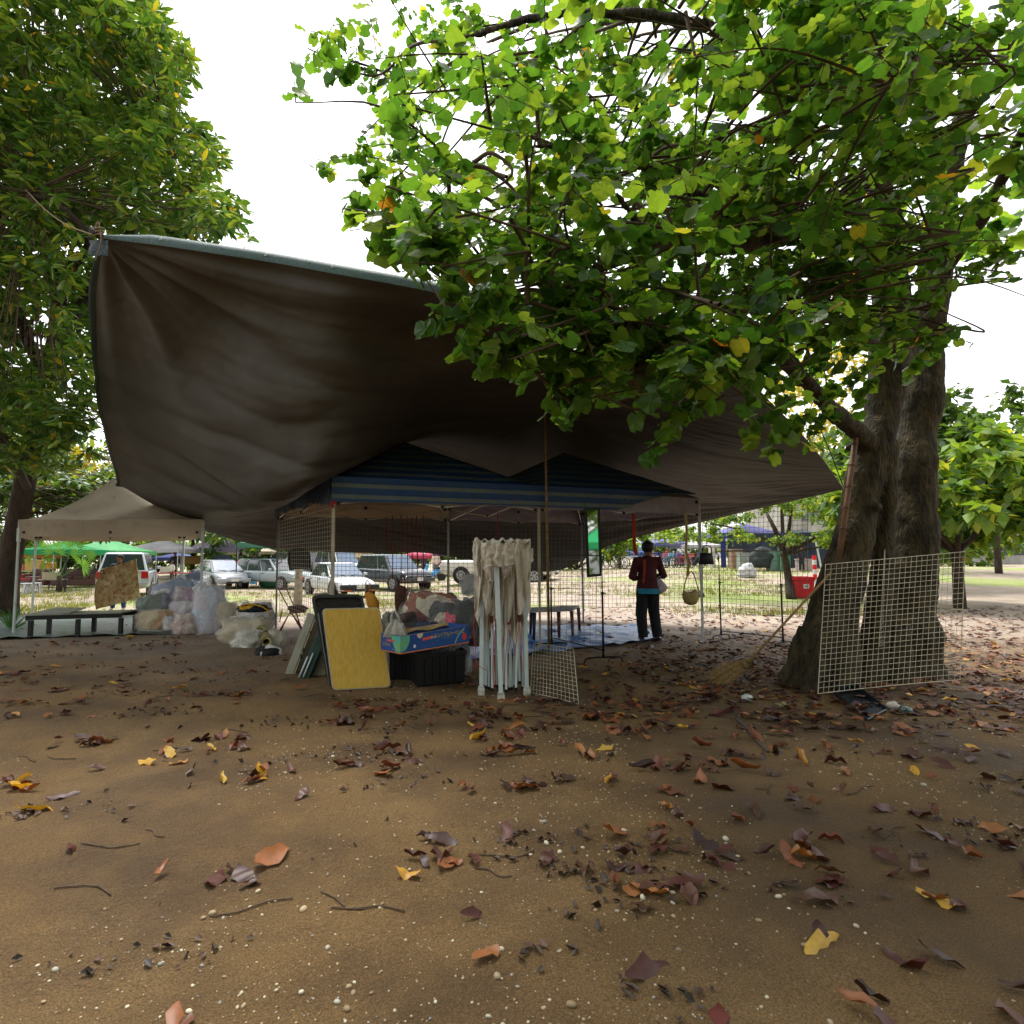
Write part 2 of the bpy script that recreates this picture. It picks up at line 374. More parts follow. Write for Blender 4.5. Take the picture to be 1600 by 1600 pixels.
for i, (x, y) in enumerate(vis[:290]):
    o = bpy.data.objects.new('fallen_leaf', meshes[rng.randrange(10)][1 if yel(x, y) else 0]); C.objects.link(o); o.parent = ground
    o.location = (x, y, H(x, y) + .012 + .012 * rng.random()); o.rotation_euler = (rng.gauss(0, .3), rng.gauss(0, .22), rng.uniform(0, 6.28))
    s = rng.uniform(.55, 1.1); o.scale = (s, s * rng.uniform(.7, 1.1), s)
rest = vis[290:] + hid
for ti in range(3):
    sel = rest[ti::3]
    if not sel: continue
    n = len(sel); pos = np.array([(x, y, H(x, y) + .012 + .02 * rng.random()) for x, y in sel])
    tv, tf = leaf_template(*[(.16, .075, .14, .25, 3), (.14, .055, .25, .8, 3), (.17, .07, -.08, -.35, 3)][ti])
    o = stamp('leaf_litter', tv, tf, rotm(nr.uniform(0, 6.28, n), nr.normal(0, .13, n), nr.normal(0, .2, n)), pos, dead, None, True, nr.uniform(.55, 1.1, n))
    tag(o, 'dead brown leaves strewn over the sandy ground', None, None, 'stuff')
# ---- gravel
peb = leaf_mat('pebble', [(0, c(170, 150, 116)), (.4, c(130, 110, 82)), (.75, c(200, 190, 164)), (1, c(120, 120, 120))], trans=0, rough=.7)
q = MB(); q.ell((0, 0, 0), (.5, .38, .26), 7, 4)
n = 26000; y = 1.6 + 7.0 * nr.random(n) ** 1.1; x = nr.uniform(-1, 1, n) * (y * .95 + .6)
keep = np.array([noise.noise(Vector((a * .8, b * .8, 5))) + .25 * (1 if a > -1.5 else -.6) + .12 > rng.random() * .9 for a, b in zip(x, y)]); x = x[keep]; y = y[keep]; n = len(x)
sz = np.clip(nr.lognormal(-4.95, .55, n), .003, .035)
pos = np.array([(a, b, H(a, b) + s * .12) for a, b, s in zip(x, y, sz)])
big = np.argsort(-sz / y)[:110]; small = np.setdiff1d(np.arange(n), big)
o = stamp('gravel', q.v, q.f, rotm(nr.uniform(0, 6.28, len(small)), nr.normal(0, .2, len(small)), nr.normal(0, .2, len(small))), pos[small], peb, None, True, sz[small])
tag(o, 'small pale pebbles pressed into the sandy ground', None, None, 'stuff')
pm = q.mesh('pebble', peb, True)
for i in big:
    o = bpy.data.objects.new('pebble', pm); C.objects.link(o); o.parent = ground; o.location = pos[i]; o.rotation_euler = (rng.gauss(0, .2), rng.gauss(0, .2), rng.uniform(0, 6.28)); o.scale = (sz[i] * 1.15,) * 3
# ---- dark rotted leaf crumbs in streaks
crumb = leaf_mat('leaf_crumb', [(0, c(48, 38, 30)), (.5, c(66, 48, 36)), (1, c(86, 58, 40))], trans=0, rough=.6)
n = 16000; y = 1.6 + 9.5 * nr.random(n); x = nr.uniform(-1, 1, n) * (y * .95 + .6)
keep = np.array([max(0, noise.noise(Vector((a * .9, b * 2.4, 15))) - .22) * 4.5 * (1 if a < 1 or b > 6 else .5) + .008 > rng.random() for a, b in zip(x, y)]); x = x[keep]; y = y[keep]; n = len(x)
tv, tf = leaf_template(.035, .02, .3, .5, 2)
o = stamp('leaf_crumbs', tv, tf, rotm(nr.uniform(0, 6.28, n), nr.normal(0, .3, n), nr.normal(0, .4, n)), np.array([(a, b, H(a, b) + .006) for a, b in zip(x, y)]), crumb, None, False, nr.uniform(.4, 1.5, n))
tag(o, 'dark crumbs of rotted leaves in streaks on the soil', None, None, 'stuff')
# ---- grass
grass_m = leaf_mat('grass_blade', [(0, c(96, 112, 44)), (.5, c(122, 136, 62)), (.8, c(150, 144, 84)), (1, c(92, 108, 46))], trans=.35, rough=.6, tcol=1.1)
gp = []
for k in range(60000):
    y = 15.0 + 27 * rng.random() ** 1.3; x = rng.uniform(-.85 * y, .75 * y); u, v = proj((x, y, H(x, y)))
    d = noise.noise(Vector((x * .22, y * .30, 21))) * 1.5 + .05
    if u < 140 and v > 925: d += .8
    if 890 < v < 905 or 915 < v < 932: d += .42
    if d > rng.random() * 1.3: gp.append((x, y))
n = len(gp)
tv = [(0, -.008, 0), (0, .008, 0), (.02, 0, .09), (.0, .03, 0), (.0, .042, 0), (-.03, .05, .075), (.05, -.02, 0), (.05, -.008, 0), (.075, -.03, .06)]
o = stamp('grass', tv, [(0, 1, 2), (3, 4, 5), (6, 7, 8)], rotm(nr.uniform(0, 6.28, n), np.zeros(n), np.zeros(n)), np.array([(a, b, H(a, b) - .005) for a, b in gp]), grass_m, None, False, nr.uniform(.8, 1.8, n))
tag(o, 'thin patchy grass on the open market ground', None, None, 'stuff')

# ---- thin twigs lying on the soil
tw_m = M('dry_twig', c(96, 80, 62), c(60, 48, 38), rough=.9, scale=20)
for k in range(46):
    y = rng.uniform(2.4, 8.5); x = rng.uniform(-.75 * y, .8 * y); a = rng.uniform(-.6, .6); L_ = rng.uniform(.08, .32)
    pts = [Vector((x + math.cos(a) * L_ * (f - .5), y + math.sin(a) * L_ * (f - .5) + .03 * math.sin(f * 5 + k), 0)) for f in (0, .33, .66, 1)]
    mb = MB(); mb.tube(smooth_path([Vector((p.x, p.y, H(p.x, p.y) + .006)) for p in pts], 3), .0035, 5); o = mb.build('twig', tw_m, None, smooth=True); o.parent = ground
# ================================================================ BIG BROWN TARPAULIN
# control points: pixel of the photograph + distance, turned into real 3D points
row0 = [(162,372,6.5),(250,383,6.45),(340,396,6.4),(430,410,6.4),(540,430,6.3),(650,450,6.3),(760,474,6.2),(855,494,6.2),(950,515,6.2),(1070,548,6.2),(1162,585,6.3)]
fold = [(186,752,11.5),(250,775,10.5),(340,792,9.3),(430,790,8.4),(530,740,8.15),(645,684,10.2),(760,655,10),(855,630,9.42),(950,650,9.5),(1080,690,9.2),(1285,717,8.1)]
row4 = [(188,755,11.7),(250,784,11.3),(338,802,11),(437,778,11.6),(560,712,10.7),(650,700,11.6),(770,715,12.3),(860,690,11.8),(960,720,11.6),(1100,745,10.9),(1303,742,8.6)]
row5 = [(189,757,11.9),(250,790,11.8),(335,817,12),(438,802,12.7),(570,790,13.2),(660,800,13.6),(775,800,14),(870,790,14.1),(970,785,13.6),(1120,782,12),(1313,756,8.9)]
row6 = [(190,759,12.0),(252,795,12.2),(330,832,12.6),(432,857,13.2),(560,864,13.7),(665,864,13.9),(765,880,14.1),(868,892,14.4),(965,848,14.1),(1130,808,12.6),(1319,764,9.0)]
def lerp3(a, b, t, sag=0): return (a[0] + (b[0] - a[0]) * t, a[1] + (b[1] - a[1]) * t + sag, a[2] + (b[2] - a[2]) * t)
row1 = [lerp3(a, b, .3) for a, b in zip(row0, fold)]; row2 = [lerp3(a, b, .68) for a, b in zip(row0, fold)]
row1[0] = (148, 480, 7.6); row2[0] = (158, 640, 9.7); row1[1] = (246, 495, 7.3); row2[1] = (244, 655, 8.9); row2[2] = (337, 670, 8.0); row2[3] = (430, 665, 7.5); row2[4] = (535, 640, 7.4)
row1[10] = (1212, 636, 6.9); row2[10] = (1252, 678, 7.5); row2[5] = (645, 610, 8.2)
ctrl = [[W(*p) for p in r] for r in (row0, row1, row2, fold, row4, row5, row6)]
def cr(P, t):
    n = len(P) - 1; i = min(int(t), n - 1); f = t - i
    a = P[i - 1] if i > 0 else P[0] * 2 - P[1]; b = P[i]; c_ = P[i + 1]; d = P[i + 2] if i + 2 <= n else P[n] * 2 - P[n - 1]
    return .5 * ((2 * b) + (c_ - a) * f + (2 * a - 5 * b + 4 * c_ - d) * f * f + (3 * b - a - 3 * c_ + d) * f ** 3)
NU, NV = 230, 210
tv_ = [6 * (k / NV) for k in range(NV + 1)]
P = []
for t in tv_:
    colpts = [cr([ctrl[r][q] for r in range(7)], t) for q in range(11)]
    P.append([cr(colpts, 10 * k / NU) for k in range(NU + 1)])
A0, Cc, B0 = ctrl[0][0], ctrl[6][10], ctrl[6][0]
poleTop = ctrl[3][7]
fin = [[None] * (NU + 1) for _ in range(NV + 1)]
for i in range(NV + 1):
    for j in range(NU + 1):
        a = P[min(NV, i + 1)][j] - P[max(0, i - 1)][j]; b = P[i][min(NU, j + 1)] - P[i][max(0, j - 1)]
        n = b.cross(a); n = n.normalized() if n.length > 1e-9 else Vector((0, 0, 1))
        p = P[i][j]; s = 7 * j / NU; t = 8 * i / NV
        # tension folds fanning out of the tied corners
        d1 = math.hypot(s, t); th = math.atan2(t, s + .001)
        h = .08 * (math.sin(th * 21 + 2.2 * noise.noise(Vector((th * 3, d1 * .3, 0)))) * math.exp(-((d1 - 1.6) / 2.7) ** 2) * min(1, d1 * 1.4)) * (.4 + .6 * abs(noise.noise(Vector((th * 5, 3, 0)))) * 2)
        d2 = math.hypot(7 - s, 8 - t); th2 = math.atan2(8 - t, 7 - s + .001)
        h += .014 * math.sin(th2 * 26 + 2 * noise.noise(Vector((th2 * 3, d2 * .4, 4)))) * math.exp(-((d2 - 1.3) / 1.6) ** 2) * min(1, d2 * 1.4)
        d3 = (p - poleTop).length; th3 = math.atan2(p.z - poleTop.z, p.x - poleTop.x)
        h += .025 * math.sin(math.atan2(t - 4.6, s - 4.9) * 14) * math.exp(-(d3 / 1.6) ** 2) * min(1, d3)
        # long sagging wrinkles across the left half, fine crumple everywhere
        q = noise.noise(Vector((s * .35 + t * .25, t * 1.5 - s * .95, 8))); h += .075 * (1 - min(1, abs(q) * 3.2)) * ss(t, .8, 3) * (1 - ss(s, 3.5, 5.5)) * (1 - ss(t, 3.6, 4.6))
        q = noise.noise(Vector((s * 1.2, t * 5.0 - s * 1.6, 2))); h += .006 * q
        q = abs(noise.noise(Vector((s * .5 + t * .3, t * 3.4 - s * 1.8, 14)))); h += .012 * (1 - min(1, q * 4)) * ss(t, .4, 2)
        h += .007 * noise.noise(Vector((s * 9, t * 9, 1))) + .02 * noise.noise(Vector((s * .9, t * 1.1, 31)))
        edge = min(1, min(s, 7 - s, t, 8 - t) * 3 + .25)
        fin[i][j] = p + n * h * edge
tarp_in = M('brown_tarpaulin', c(86, 82, 75), c(77, 73, 67), rough=.62, scale=2.5, bump=.35, bscale=110, spec=.25, grime=c(66, 62, 56), gpos=(.6, .9), stretch=(1, 1, 1))
tarp_out = M('grey_green_tarpaulin', c(84, 108, 104), c(52, 74, 70), rough=.5, scale=60, bump=.4, bscale=130)
tarp = thing('tarpaulin', 'huge sagging brown tarpaulin stretched over the market stall', 'tarpaulin', (0, 8, 3), world=True)
mb = MB(); mb.slab(fin, .006, 1, 0)
sheet = mb.build('sheet', [tarp_in, tarp_out], tarp, smooth=True)
# turned-over hem along the raised front edge and down the left edge
def hem_strip(pts, wid_u, out):
    rows = []
    for k, p in enumerate(pts):
        f = min(1, k / 10); e = .3 + .7 * f * min(1, (len(pts) - k) / 25)
        rows.append([p + Vector((0, -.02, -.015)) , p + Vector((0, -.035, wid_u * .35 * e)), p + Vector((0, -.01, wid_u * .8 * e)), p + Vector((0, .05, wid_u * e)), p + Vector((0, .10, wid_u * .8 * e))])
    return rows
mb = MB(); mb.slab(hem_strip([fin[0][j] for j in range(0, NU + 1, 2)], .125, 1), .004, 0); mb.build('hem', tarp_out, tarp, smooth=True)
ed = [fin[i][0] for i in range(0, 150, 2)]
mb = MB(); mb.slab([[p + Vector((.02, -.02, 0)), p + Vector((-.05, -.01, .01)), p + Vector((-.09 - .03 * math.sin(k * .12), .05, 0)), p + Vector((-.03, .12, 0))] for k, p in enumerate(ed)], .004, 0)
mb.build('hem', M('dark_green_hem', c(44, 58, 54), rough=.6, bump=.3), tarp, smooth=True)
# grommets on the hem
for j in (24, 66, 88, 130, 168):
    p = fin[0][j] + Vector((0, -.045, .05)); q = MB()
    q.tube([p + Vector((.012 * math.cos(a), 0, .012 * math.sin(a))) for a in [k * math.pi / 5 for k in range(11)]], .004, 5)
    q.build('grommet', M('eyelet_metal', c(190, 190, 186), rough=.3, metal=.8), tarp, smooth=True)
rope_m = M('rope', c(150, 128, 98), c(110, 92, 70), rough=.9, scale=60, bump=.6, bscale=120)
# knot at the raised corner
mb = MB()
k0 = A0 + Vector((-.03, -.03, 0))
pts = [k0 + Vector((.035 * math.cos(a) * 1.4, .035 * math.sin(a), -.02 + a * .006)) for a in [i * .5 for i in range(40)]]
mb.tube(pts, .008, 5); mb.tube(smooth_path([k0 + Vector((.03, -.03, .03)), k0 + Vector((.05, -.05, -.08)), k0 + Vector((.03, -.05, -.18)), k0 + Vector((-.01, -.04, -.30))]), .007, 5)
mb.tube(smooth_path([k0, k0 + Vector((-.05, 0, .09)), k0 + Vector((-.02, 0, .17)), k0 + Vector((0, 0, .08))]), .007, 5)
tag(mb.build('rope_knot', rope_m, smooth=True), 'knotted tan rope lashing the raised tarpaulin corner', 'rope')
mb = MB(); anchor = W(40, 296, 8.2); mb.tube([k0 + (anchor - k0) * (i / 12) + Vector((0, 0, -.12 * math.sin(math.pi * i / 12))) for i in range(13)], .008, 5)
tag(mb.build('guy_rope', rope_m, smooth=True), 'rope running from the raised tarpaulin corner up into the tree', 'rope')
mb = MB(); mb.tube([k0 + Vector((-.10, 0, .08)), k0 + Vector((.0, 0, .01))], [.035, .025], 8)
# crumpled clear plastic sleeve hanging at the corner
mb.build('corner_toggle', M('dark_wood', c(54, 44, 36), rough=.8), tarp, smooth=True)
crn = [[k0 + Vector((-.10 + .055 * i + .01 * math.sin(j * 2 + i), -.02 + .02 * math.sin(i * 2.3 + j), -.05 - .045 * j)) for i in range(5)] for j in range(5)]
mb = MB(); mb.slab(crn, .003); mb.build('corner_sleeve', M('dark_plastic_sleeve', c(38, 52, 54), rough=.25, bump=.5), tarp, smooth=True)
mb = MB(); pC = ctrl[6][10]; mb.ell(pC + Vector((.07, 0, -.01)), (.09, .04, .05), 8, 6); tag(mb.build('tie_knot', M('black_tie', c(30, 28, 28), rough=.8), smooth=True), 'black knot tying the tarpaulin corner beside the tree', 'rope')
mb = MB(); mb.tube([W(1268, 640, 8.2), W(1298, 708, 8.6), pC], .008, 5); mb.tube([pC + Vector((.02, 0, -.02)), W(1332, 800, 8.4), W(1345, 880, 7.6)], .008, 5)
tag(mb.build('guy_rope', M('black_cord', c(34, 32, 32), rough=.8), smooth=True), 'thin black cord holding the tarpaulin corner by the tree', 'rope')
# ---- bamboo pole that props the tarpaulin
mb = MB(); top = W(851, 630, 9.38); mid = W(854, 788, 9.32); bot = on(W(858, 1008, 9.3))
mb.tube([bot, mid, top], [.022, .02, .016], 8)
for k in range(9): p = bot + (top - bot) * ((k + .5) / 9); mb.tube([p - Vector((0, 0, .008)), p + Vector((0, 0, .008))], .0235, 8)
pole = mb.build('bamboo_pole', M('bamboo', c(150, 124, 76), c(110, 88, 50), rough=.5, scale=12), smooth=True); tag(pole, 'thin bamboo pole propping up the middle of the tarpaulin', 'pole')

# ================================================================ POP-UP TENTS
def tent_canopy(c4, ze, zp, n=16, conc=1.25, peak=None, off=0.0, sag=.05, seed=0):
    """grid of a pyramid roof over four ground corners (FL, FR, RR, RL)"""
    a, b, c_, d = [Vector(p) for p in c4]; rows = []
    for i in range(n + 1):
        row = []
        for j in range(n + 1):
            s, t = j / n, i / n
            g = a * (1 - s) * (1 - t) + b * s * (1 - t) + c_ * s * t + d * (1 - s) * t
            e = 1 - max(abs(2 * s - 1), abs(2 * t - 1)); hip = abs(abs(2 * s - 1) - abs(2 * t - 1))
            z = ze + (zp - ze) * e ** conc - sag * math.sin(math.pi * min(1, hip * 1.2)) * (e ** .5) * .8 + .012 * noise.noise(Vector((s * 7, t * 7, seed))) + off
            row.append(Vector((g.x, g.y, z)))
        rows.append(row)
    return rows
def valance(mb, c4, zt, zb, th=.006, out=.02, n=24, seed=0, mi=0, sides=(0, 1, 2, 3), sag=.02):
    ctr = sum((Vector(p) for p in c4), Vector()) / 4
    for k in sides:
        a = Vector(c4[k]); b = Vector(c4[(k + 1) % 4]); nn = Vector((b.y - a.y, a.x - b.x, 0)).normalized()
        if nn.dot(a - ctr) < 0: nn = -nn
        P = []
        for r in range(4):
            row = []
            for j in range(n + 1):
                t = j / n; p = a + (b - a) * t; w_ = noise.noise(Vector((t * 9, k * 3.1, seed)))
                z = zt + (zb - zt) * r / 3; p = p + nn * (out + .02 * w_ * r / 3 + .01 * noise.noise(Vector((t * 25, r * .7, seed + 5))))
                row.append(Vector((p.x, p.y, z + (-sag * math.sin(math.pi * t) + .008 * w_) * (r / 3))))
            P.append(row)
        mb.slab(P, th, mi)
def truss(mb, a, b, z, dz=.16, seg=2, r=.011):
    a = Vector(a); b = Vector(b)
    for k in range(seg):
        p = a + (b - a) * (k / seg); q = a + (b - a) * ((k + 1) / seg)
        mb.tube([Vector((p.x, p.y, z)), Vector((q.x, q.y, z - dz))], r, sq=True); mb.tube([Vector((p.x, p.y, z - dz)), Vector((q.x, q.y, z))], r, sq=True)
def simple_tent(name, label, c4, ze, zp, vh, m_can, m_leg, group, conc=1.3, legs=(0, 1, 2, 3), legr=.016, tr=True, n=16, seed=0, category='tent'):
    ctr = sum((Vector(p) for p in c4), Vector()) / 4
    t = thing(name, label, category, on(ctr), 0, group, world=True)
    mb = MB(); mb.slab(tent_canopy(c4, ze, zp, n, conc, seed=seed), .006); valance(mb, c4, ze, ze - vh, seed=seed)
    mb.build('canopy', m_can, t, smooth=True)
    for k in legs:
        p = Vector(c4[k]); mb = MB(); mb.tube([on(p, .0), Vector((p.x, p.y, ze - .03))], legr, sq=True); mb.box(p.x, p.y, H(p.x, p.y) + .01, legr * 4.5, legr * 4.5, .02)
        mb.build('leg', m_leg, t)
    if tr:
        for k in range(4):
            mb = MB(); truss(mb, c4[k], c4[(k + 1) % 4], ze - .06); mb.build('truss_bar', m_leg, t)
    return t
beige_can = M('beige_canopy', c(216, 204, 186), c(196, 182, 162), rough=.8, scale=1.2, bump=.3, bscale=14, trans=.42, grime=c(150, 134, 112), gpos=(.55, .78))
white_steel = M('white_steel', c(196, 204, 200), c(176, 184, 178), rough=.4, scale=3, grime=c(120, 108, 92), gpos=(.6, .8))
grey_steel = M('grey_steel', c(132, 134, 132), rough=.45, metal=.3)
pur_can = M('lilac_canopy', c(172, 164, 186), c(156, 148, 172), rough=.8, bump=.2, bscale=14, trans=.35)
# --- striped stall tent, three metres by six: two roofs side by side
F0, Fm, F1 = Vector((-1.79, 8.3, 0)), Vector((1.17, 9.4, 0)), Vector((4.10, 10.5, 0))
R0, Rm, R1 = Vector((-3.50, 11.4, 0)), Vector((-.31, 12.1, 0)), Vector((2.62, 13.4, 0))
stall = thing('market_tent', 'double pop-up tent covered with blue striped sheeting beneath the brown tarpaulin', 'tent', (0, 10.5, 0), world=True)
L4, R4 = (F0, Fm, Rm, R0), (Fm, F1, R1, Rm)
mb = MB(); mb.slab(tent_canopy(L4, 2.46, 3.38, 20, 1.0, sag=.04), .005); valance(mb, L4, 2.46, 2.22, sides=(0, 2, 3), out=.01)
mb.build('canopy', beige_can, stall, smooth=True)
mb = MB(); mb.slab(tent_canopy(R4, 2.46, 3.35, 20, 1.0, sag=.04), .005); valance(mb, R4, 2.46, 2.20, sides=(0, 1, 2), out=.01)
mb.build('canopy', [M('pale_canopy', c(176, 168, 176), c(158, 150, 152), rough=.8, bump=.25, bscale=14, trans=.3)], stall, smooth=True)
def stripe_mat():
    m = bpy.data.materials.new('striped_sheeting'); m.use_nodes = True; nt = m.node_tree; N = nt.nodes; L = nt.links; b = N['Principled BSDF']
    a = N.new('ShaderNodeAttribute'); a.attribute_name = 'band'
    wv = N.new('ShaderNodeMath'); wv.operation = 'MULTIPLY'; wv.inputs[1].default_value = 1 / .155; L.new(a.outputs['Fac'], wv.inputs[0])
    fr = N.new('ShaderNodeMath'); fr.operation = 'FRACT'; L.new(wv.outputs[0], fr.inputs[0])
    r = N.new('ShaderNodeValToRGB'); r.color_ramp.interpolation = 'CONSTANT'; e = r.color_ramp.elements
    e[0].position = 0; e[0].color = c(34, 76, 128); e[1].position = .36; e[1].color = c(42, 88, 138)
    for p, k in ((.46, c(116, 128, 120)), (.80, c(70, 100, 128)), (.86, c(28, 68, 118))): x = e.new(p); x.color = k
    L.new(fr.outputs[0], r.inputs['Fac'])
    tc = N.new('ShaderNodeTexCoord'); n = N.new('ShaderNodeTexNoise'); n.inputs['Scale'].default_value = 5; n.inputs['Detail'].default_value = 6; L.new(tc.outputs['Object'], n.inputs['Vector'])
    mx = N.new('ShaderNodeMixRGB'); mx.blend_type = 'MULTIPLY'; mx.inputs[0].default_value = .6; L.new(r.outputs[0], mx.inputs[1]); L.new(n.outputs['Color'], mx.inputs[2])
    L.new(mx.outputs[0], b.inputs['Base Color']); b.inputs['Roughness'].default_value = .5
    nb = N.new('ShaderNodeTexNoise'); nb.inputs['Scale'].default_value = 16; nb.inputs['Detail'].default_value = 6; L.new(tc.outputs['Object'], nb.inputs['Vector'])
    bp = N.new('ShaderNodeBump'); bp.inputs['Strength'].default_value = .6; bp.inputs['Distance'].default_value = .02; L.new(nb.outputs['Fac'], bp.inputs['Height']); L.new(bp.outputs[0], b.inputs['Normal'])
    return m
stripe = stripe_mat()
def striped(rows_list, name, vals):
    mb = MB(); 
    for r in rows_list: mb.slab(r, .004)
    o = mb.build(name, stripe, stall, smooth=True)
    at = o.data.attributes.new('band', 'FLOAT', 'POINT'); at.data.foreach_set('value', [vals(Vector(p)) for p in mb.v])
    return o
roofL = tent_canopy(L4, 2.5, 3.42, 24, 1.0, sag=.05, off=.02, seed=3); roofR = tent_canopy(R4, 2.5, 3.39, 24, 1.0, sag=.05, off=.02, seed=5)
striped([roofL], 'striped_sheet', lambda p: p.z * 1.15 + .02 * noise.noise(p * 2)); striped([roofR], 'striped_sheet', lambda p: p.z * 1.15 + .02 * noise.noise(p * 2))
def overhang(a, b, nn, z0, zb, n=70, flare=.05, seed=0, ragged=.012):
    P = []
    for r in range(8):
        row = []
        for j in range(n + 1):
            t = j / n; p = a + (b - a) * t; f = r / 7
            wv = noise.noise(Vector((t * 11, seed, f * .5))) * .04 * f + noise.noise(Vector((t * 40, seed, f))) * .010
            z = z0(t) + (zb(t) - z0(t)) * f + ragged * noise.noise(Vector((t * 30, seed + 2, 0))) * f
            q = p + nn * (.035 + flare * f * .3 + wv); row.append(Vector((q.x, q.y, z)))
        P.append(row)
    return P
fn = Vector((F1.y - F0.y, F0.x - F1.x, 0)).normalized(); fn = fn if fn.y < 0 else -fn
P1 = overhang(F0 + (F0 - F1).normalized() * .04, F0 + (F1 - F0) * .865, fn, lambda t: 2.545, lambda t: 2.195 + .02 * math.sin(math.pi * t) + .24 * ss(t, .82, 1), seed=1)
striped([P1], 'striped_overhang', lambda p: p.z)
ln = Vector((R0.y - F0.y, F0.x - R0.x, 0)).normalized(); ln = ln if ln.x < 0 else -ln
P2 = overhang(F0, R0 + (R0 - F0).normalized() * .1, ln, lambda t: 2.54, lambda t: 2.23 - .10 * noise.noise(Vector((t * 9, 1, 1))) - .08 * (t < .12) - .28 * ss(t, .93, 1), n=50, flare=.12, seed=4, ragged=.05)
striped([P2], 'striped_overhang', lambda p: (p.x * -.55 + p.y * .83) * 1.3 + p.z * .25)
cream_steel = M('cream_steel', c(176, 166, 140), c(150, 138, 112), rough=.45, scale=4, grime=c(96, 84, 64), gpos=(.6, .8))
for p, mt, r in ((F0, cream_steel, .021), (Fm, cream_steel, .020), (F1, white_steel, .019), (R0, grey_steel, .016), (Rm, white_steel, .02), (R1, pur_can, .018)):
    mb = MB(); mb.tube([on(p), Vector((p.x, p.y, 2.44))], r, sq=True); mb.tube([on(p, 1.0), Vector((p.x, p.y, 2.2))], r * 1.22, sq=True); mb.box(p.x, p.y, H(p.x, p.y) + .01, .09, .09, .02); mb.build('leg', mt, stall)
truss_m = M('truss_steel', c(188, 184, 172), c(160, 154, 140), rough=.4)
blk = M('black_plastic', c(24, 24, 25), rough=.5, spec=.3)
for a, b in ((F0, Fm), (Fm, F1), (F1, R1), (R1, Rm), (Rm, R0), (R0, F0), (Fm, Rm)):
    mb = MB(); truss(mb, a, b, 2.40, .24, 2, .012); mb.build('truss_bar', truss_m, stall)
    for t in (0.02, .5, .98):
        p = a + (b - a) * t; mb = MB(); mb.box(p.x, p.y, 2.39, .05, .05, .05); mb.build('truss_joint', blk, stall); mb = MB(); mb.box(p.x, p.y, 2.165, .045, .045, .04); mb.build('truss_joint', blk, stall)
for q4 in (L4, R4):
    ctr = sum(q4, Vector()) / 4
    for p in q4:
        mid = (p + ctr) / 2
        mb = MB(); mb.tube([Vector((p.x, p.y, 2.2)), Vector((mid.x, mid.y, 2.72)), Vector((ctr.x, ctr.y, 3.2))], .012, sq=True); mb.tube([Vector((p.x, p.y, 2.4)), Vector((ctr.x, ctr.y, 2.75))], .010, sq=True)
        mb.build('roof_bar', truss_m, stall)
red_cloth = M('red_cloth', c(190, 34, 42), rough=.8)
mb = MB(); mb.tube([F0 + Vector((.03, -.05, 2.20)), F0 + Vector((-.04, -.04, 2.16)), F0 + Vector((.0, -.05, 2.12))], .02, 6); tag(mb.build('cloth_tie', red_cloth, smooth=True), 'red cloth tied round the front left leg of the striped tent', 'cloth')

# ---- beige tent on the left
lf, rf = on(W(21, 988, 11.45)), on(W(312, 988, 11.45))
bt4 = (lf, rf, rf + Vector((-1.65, 2.8, 0)), lf + Vector((-1.65, 2.8, 0)))
bt4 = tuple(Vector((p.x, p.y, 0)) for p in bt4)
ztop_, zbot_ = W(160, 812, 11.45).z, W(160, 838, 11.45).z
beige = simple_tent('pop_up_tent', 'small beige pop-up tent with a peaked roof over the black bench and clothes bags', bt4, ztop_, 3.12, ztop_ - zbot_, beige_can, white_steel, None, conc=1.5, legr=.021, n=26, seed=9)
for k in range(4):
    a, b = bt4[k], bt4[(k + 1) % 4]
    for t_ in (.03, .5, .97):
        p = a + (b - a) * t_; mb = MB(); mb.box(p.x, p.y, ztop_ - .24, .05, .05, .045); mb.build('truss_joint', blk, beige)
    p = a; mb = MB(); mb.tube([Vector((p.x, p.y, ztop_ - .42)), Vector((p.x, p.y, ztop_ - .16))], .031, sq=True); mb.build('leg_sleeve', white_steel, beige)
# ================================================================ TREES
bark = M('grey_brown_bark', c(88, 76, 48), c(34, 29, 20), rough=.9, scale=11, bump=1.0, bscale=46, grime=c(34, 28, 23), gpos=(.5, .68), stretch=(1, 1, .28), detail=8)
dark_bark = M('dark_bark', c(74, 60, 48), c(48, 40, 32), rough=.9, scale=9, bump=1.0, bscale=26, stretch=(1, 1, .3), detail=8)
twig_m = M('twig_bark', c(92, 74, 54), c(66, 52, 40), rough=.85, scale=20)
green1 = leaf_mat('round_leaf', [(0, c(52, 90, 34)), (.3, c(76, 116, 42)), (.55, c(42, 78, 34)), (.8, c(104, 138, 50)), (.982, c(112, 138, 56)), (.992, c(180, 176, 56)), (.997, c(190, 90, 40)), (1, c(60, 110, 40))], trans=.6, rough=.36, tcol=1.65)
green2 = leaf_mat('long_leaf', [(0, c(46, 82, 36)), (.4, c(72, 108, 42)), (.8, c(104, 132, 54)), (.975, c(128, 146, 56)), (1, c(200, 170, 40))], trans=.42, rough=.38, tcol=1.3)
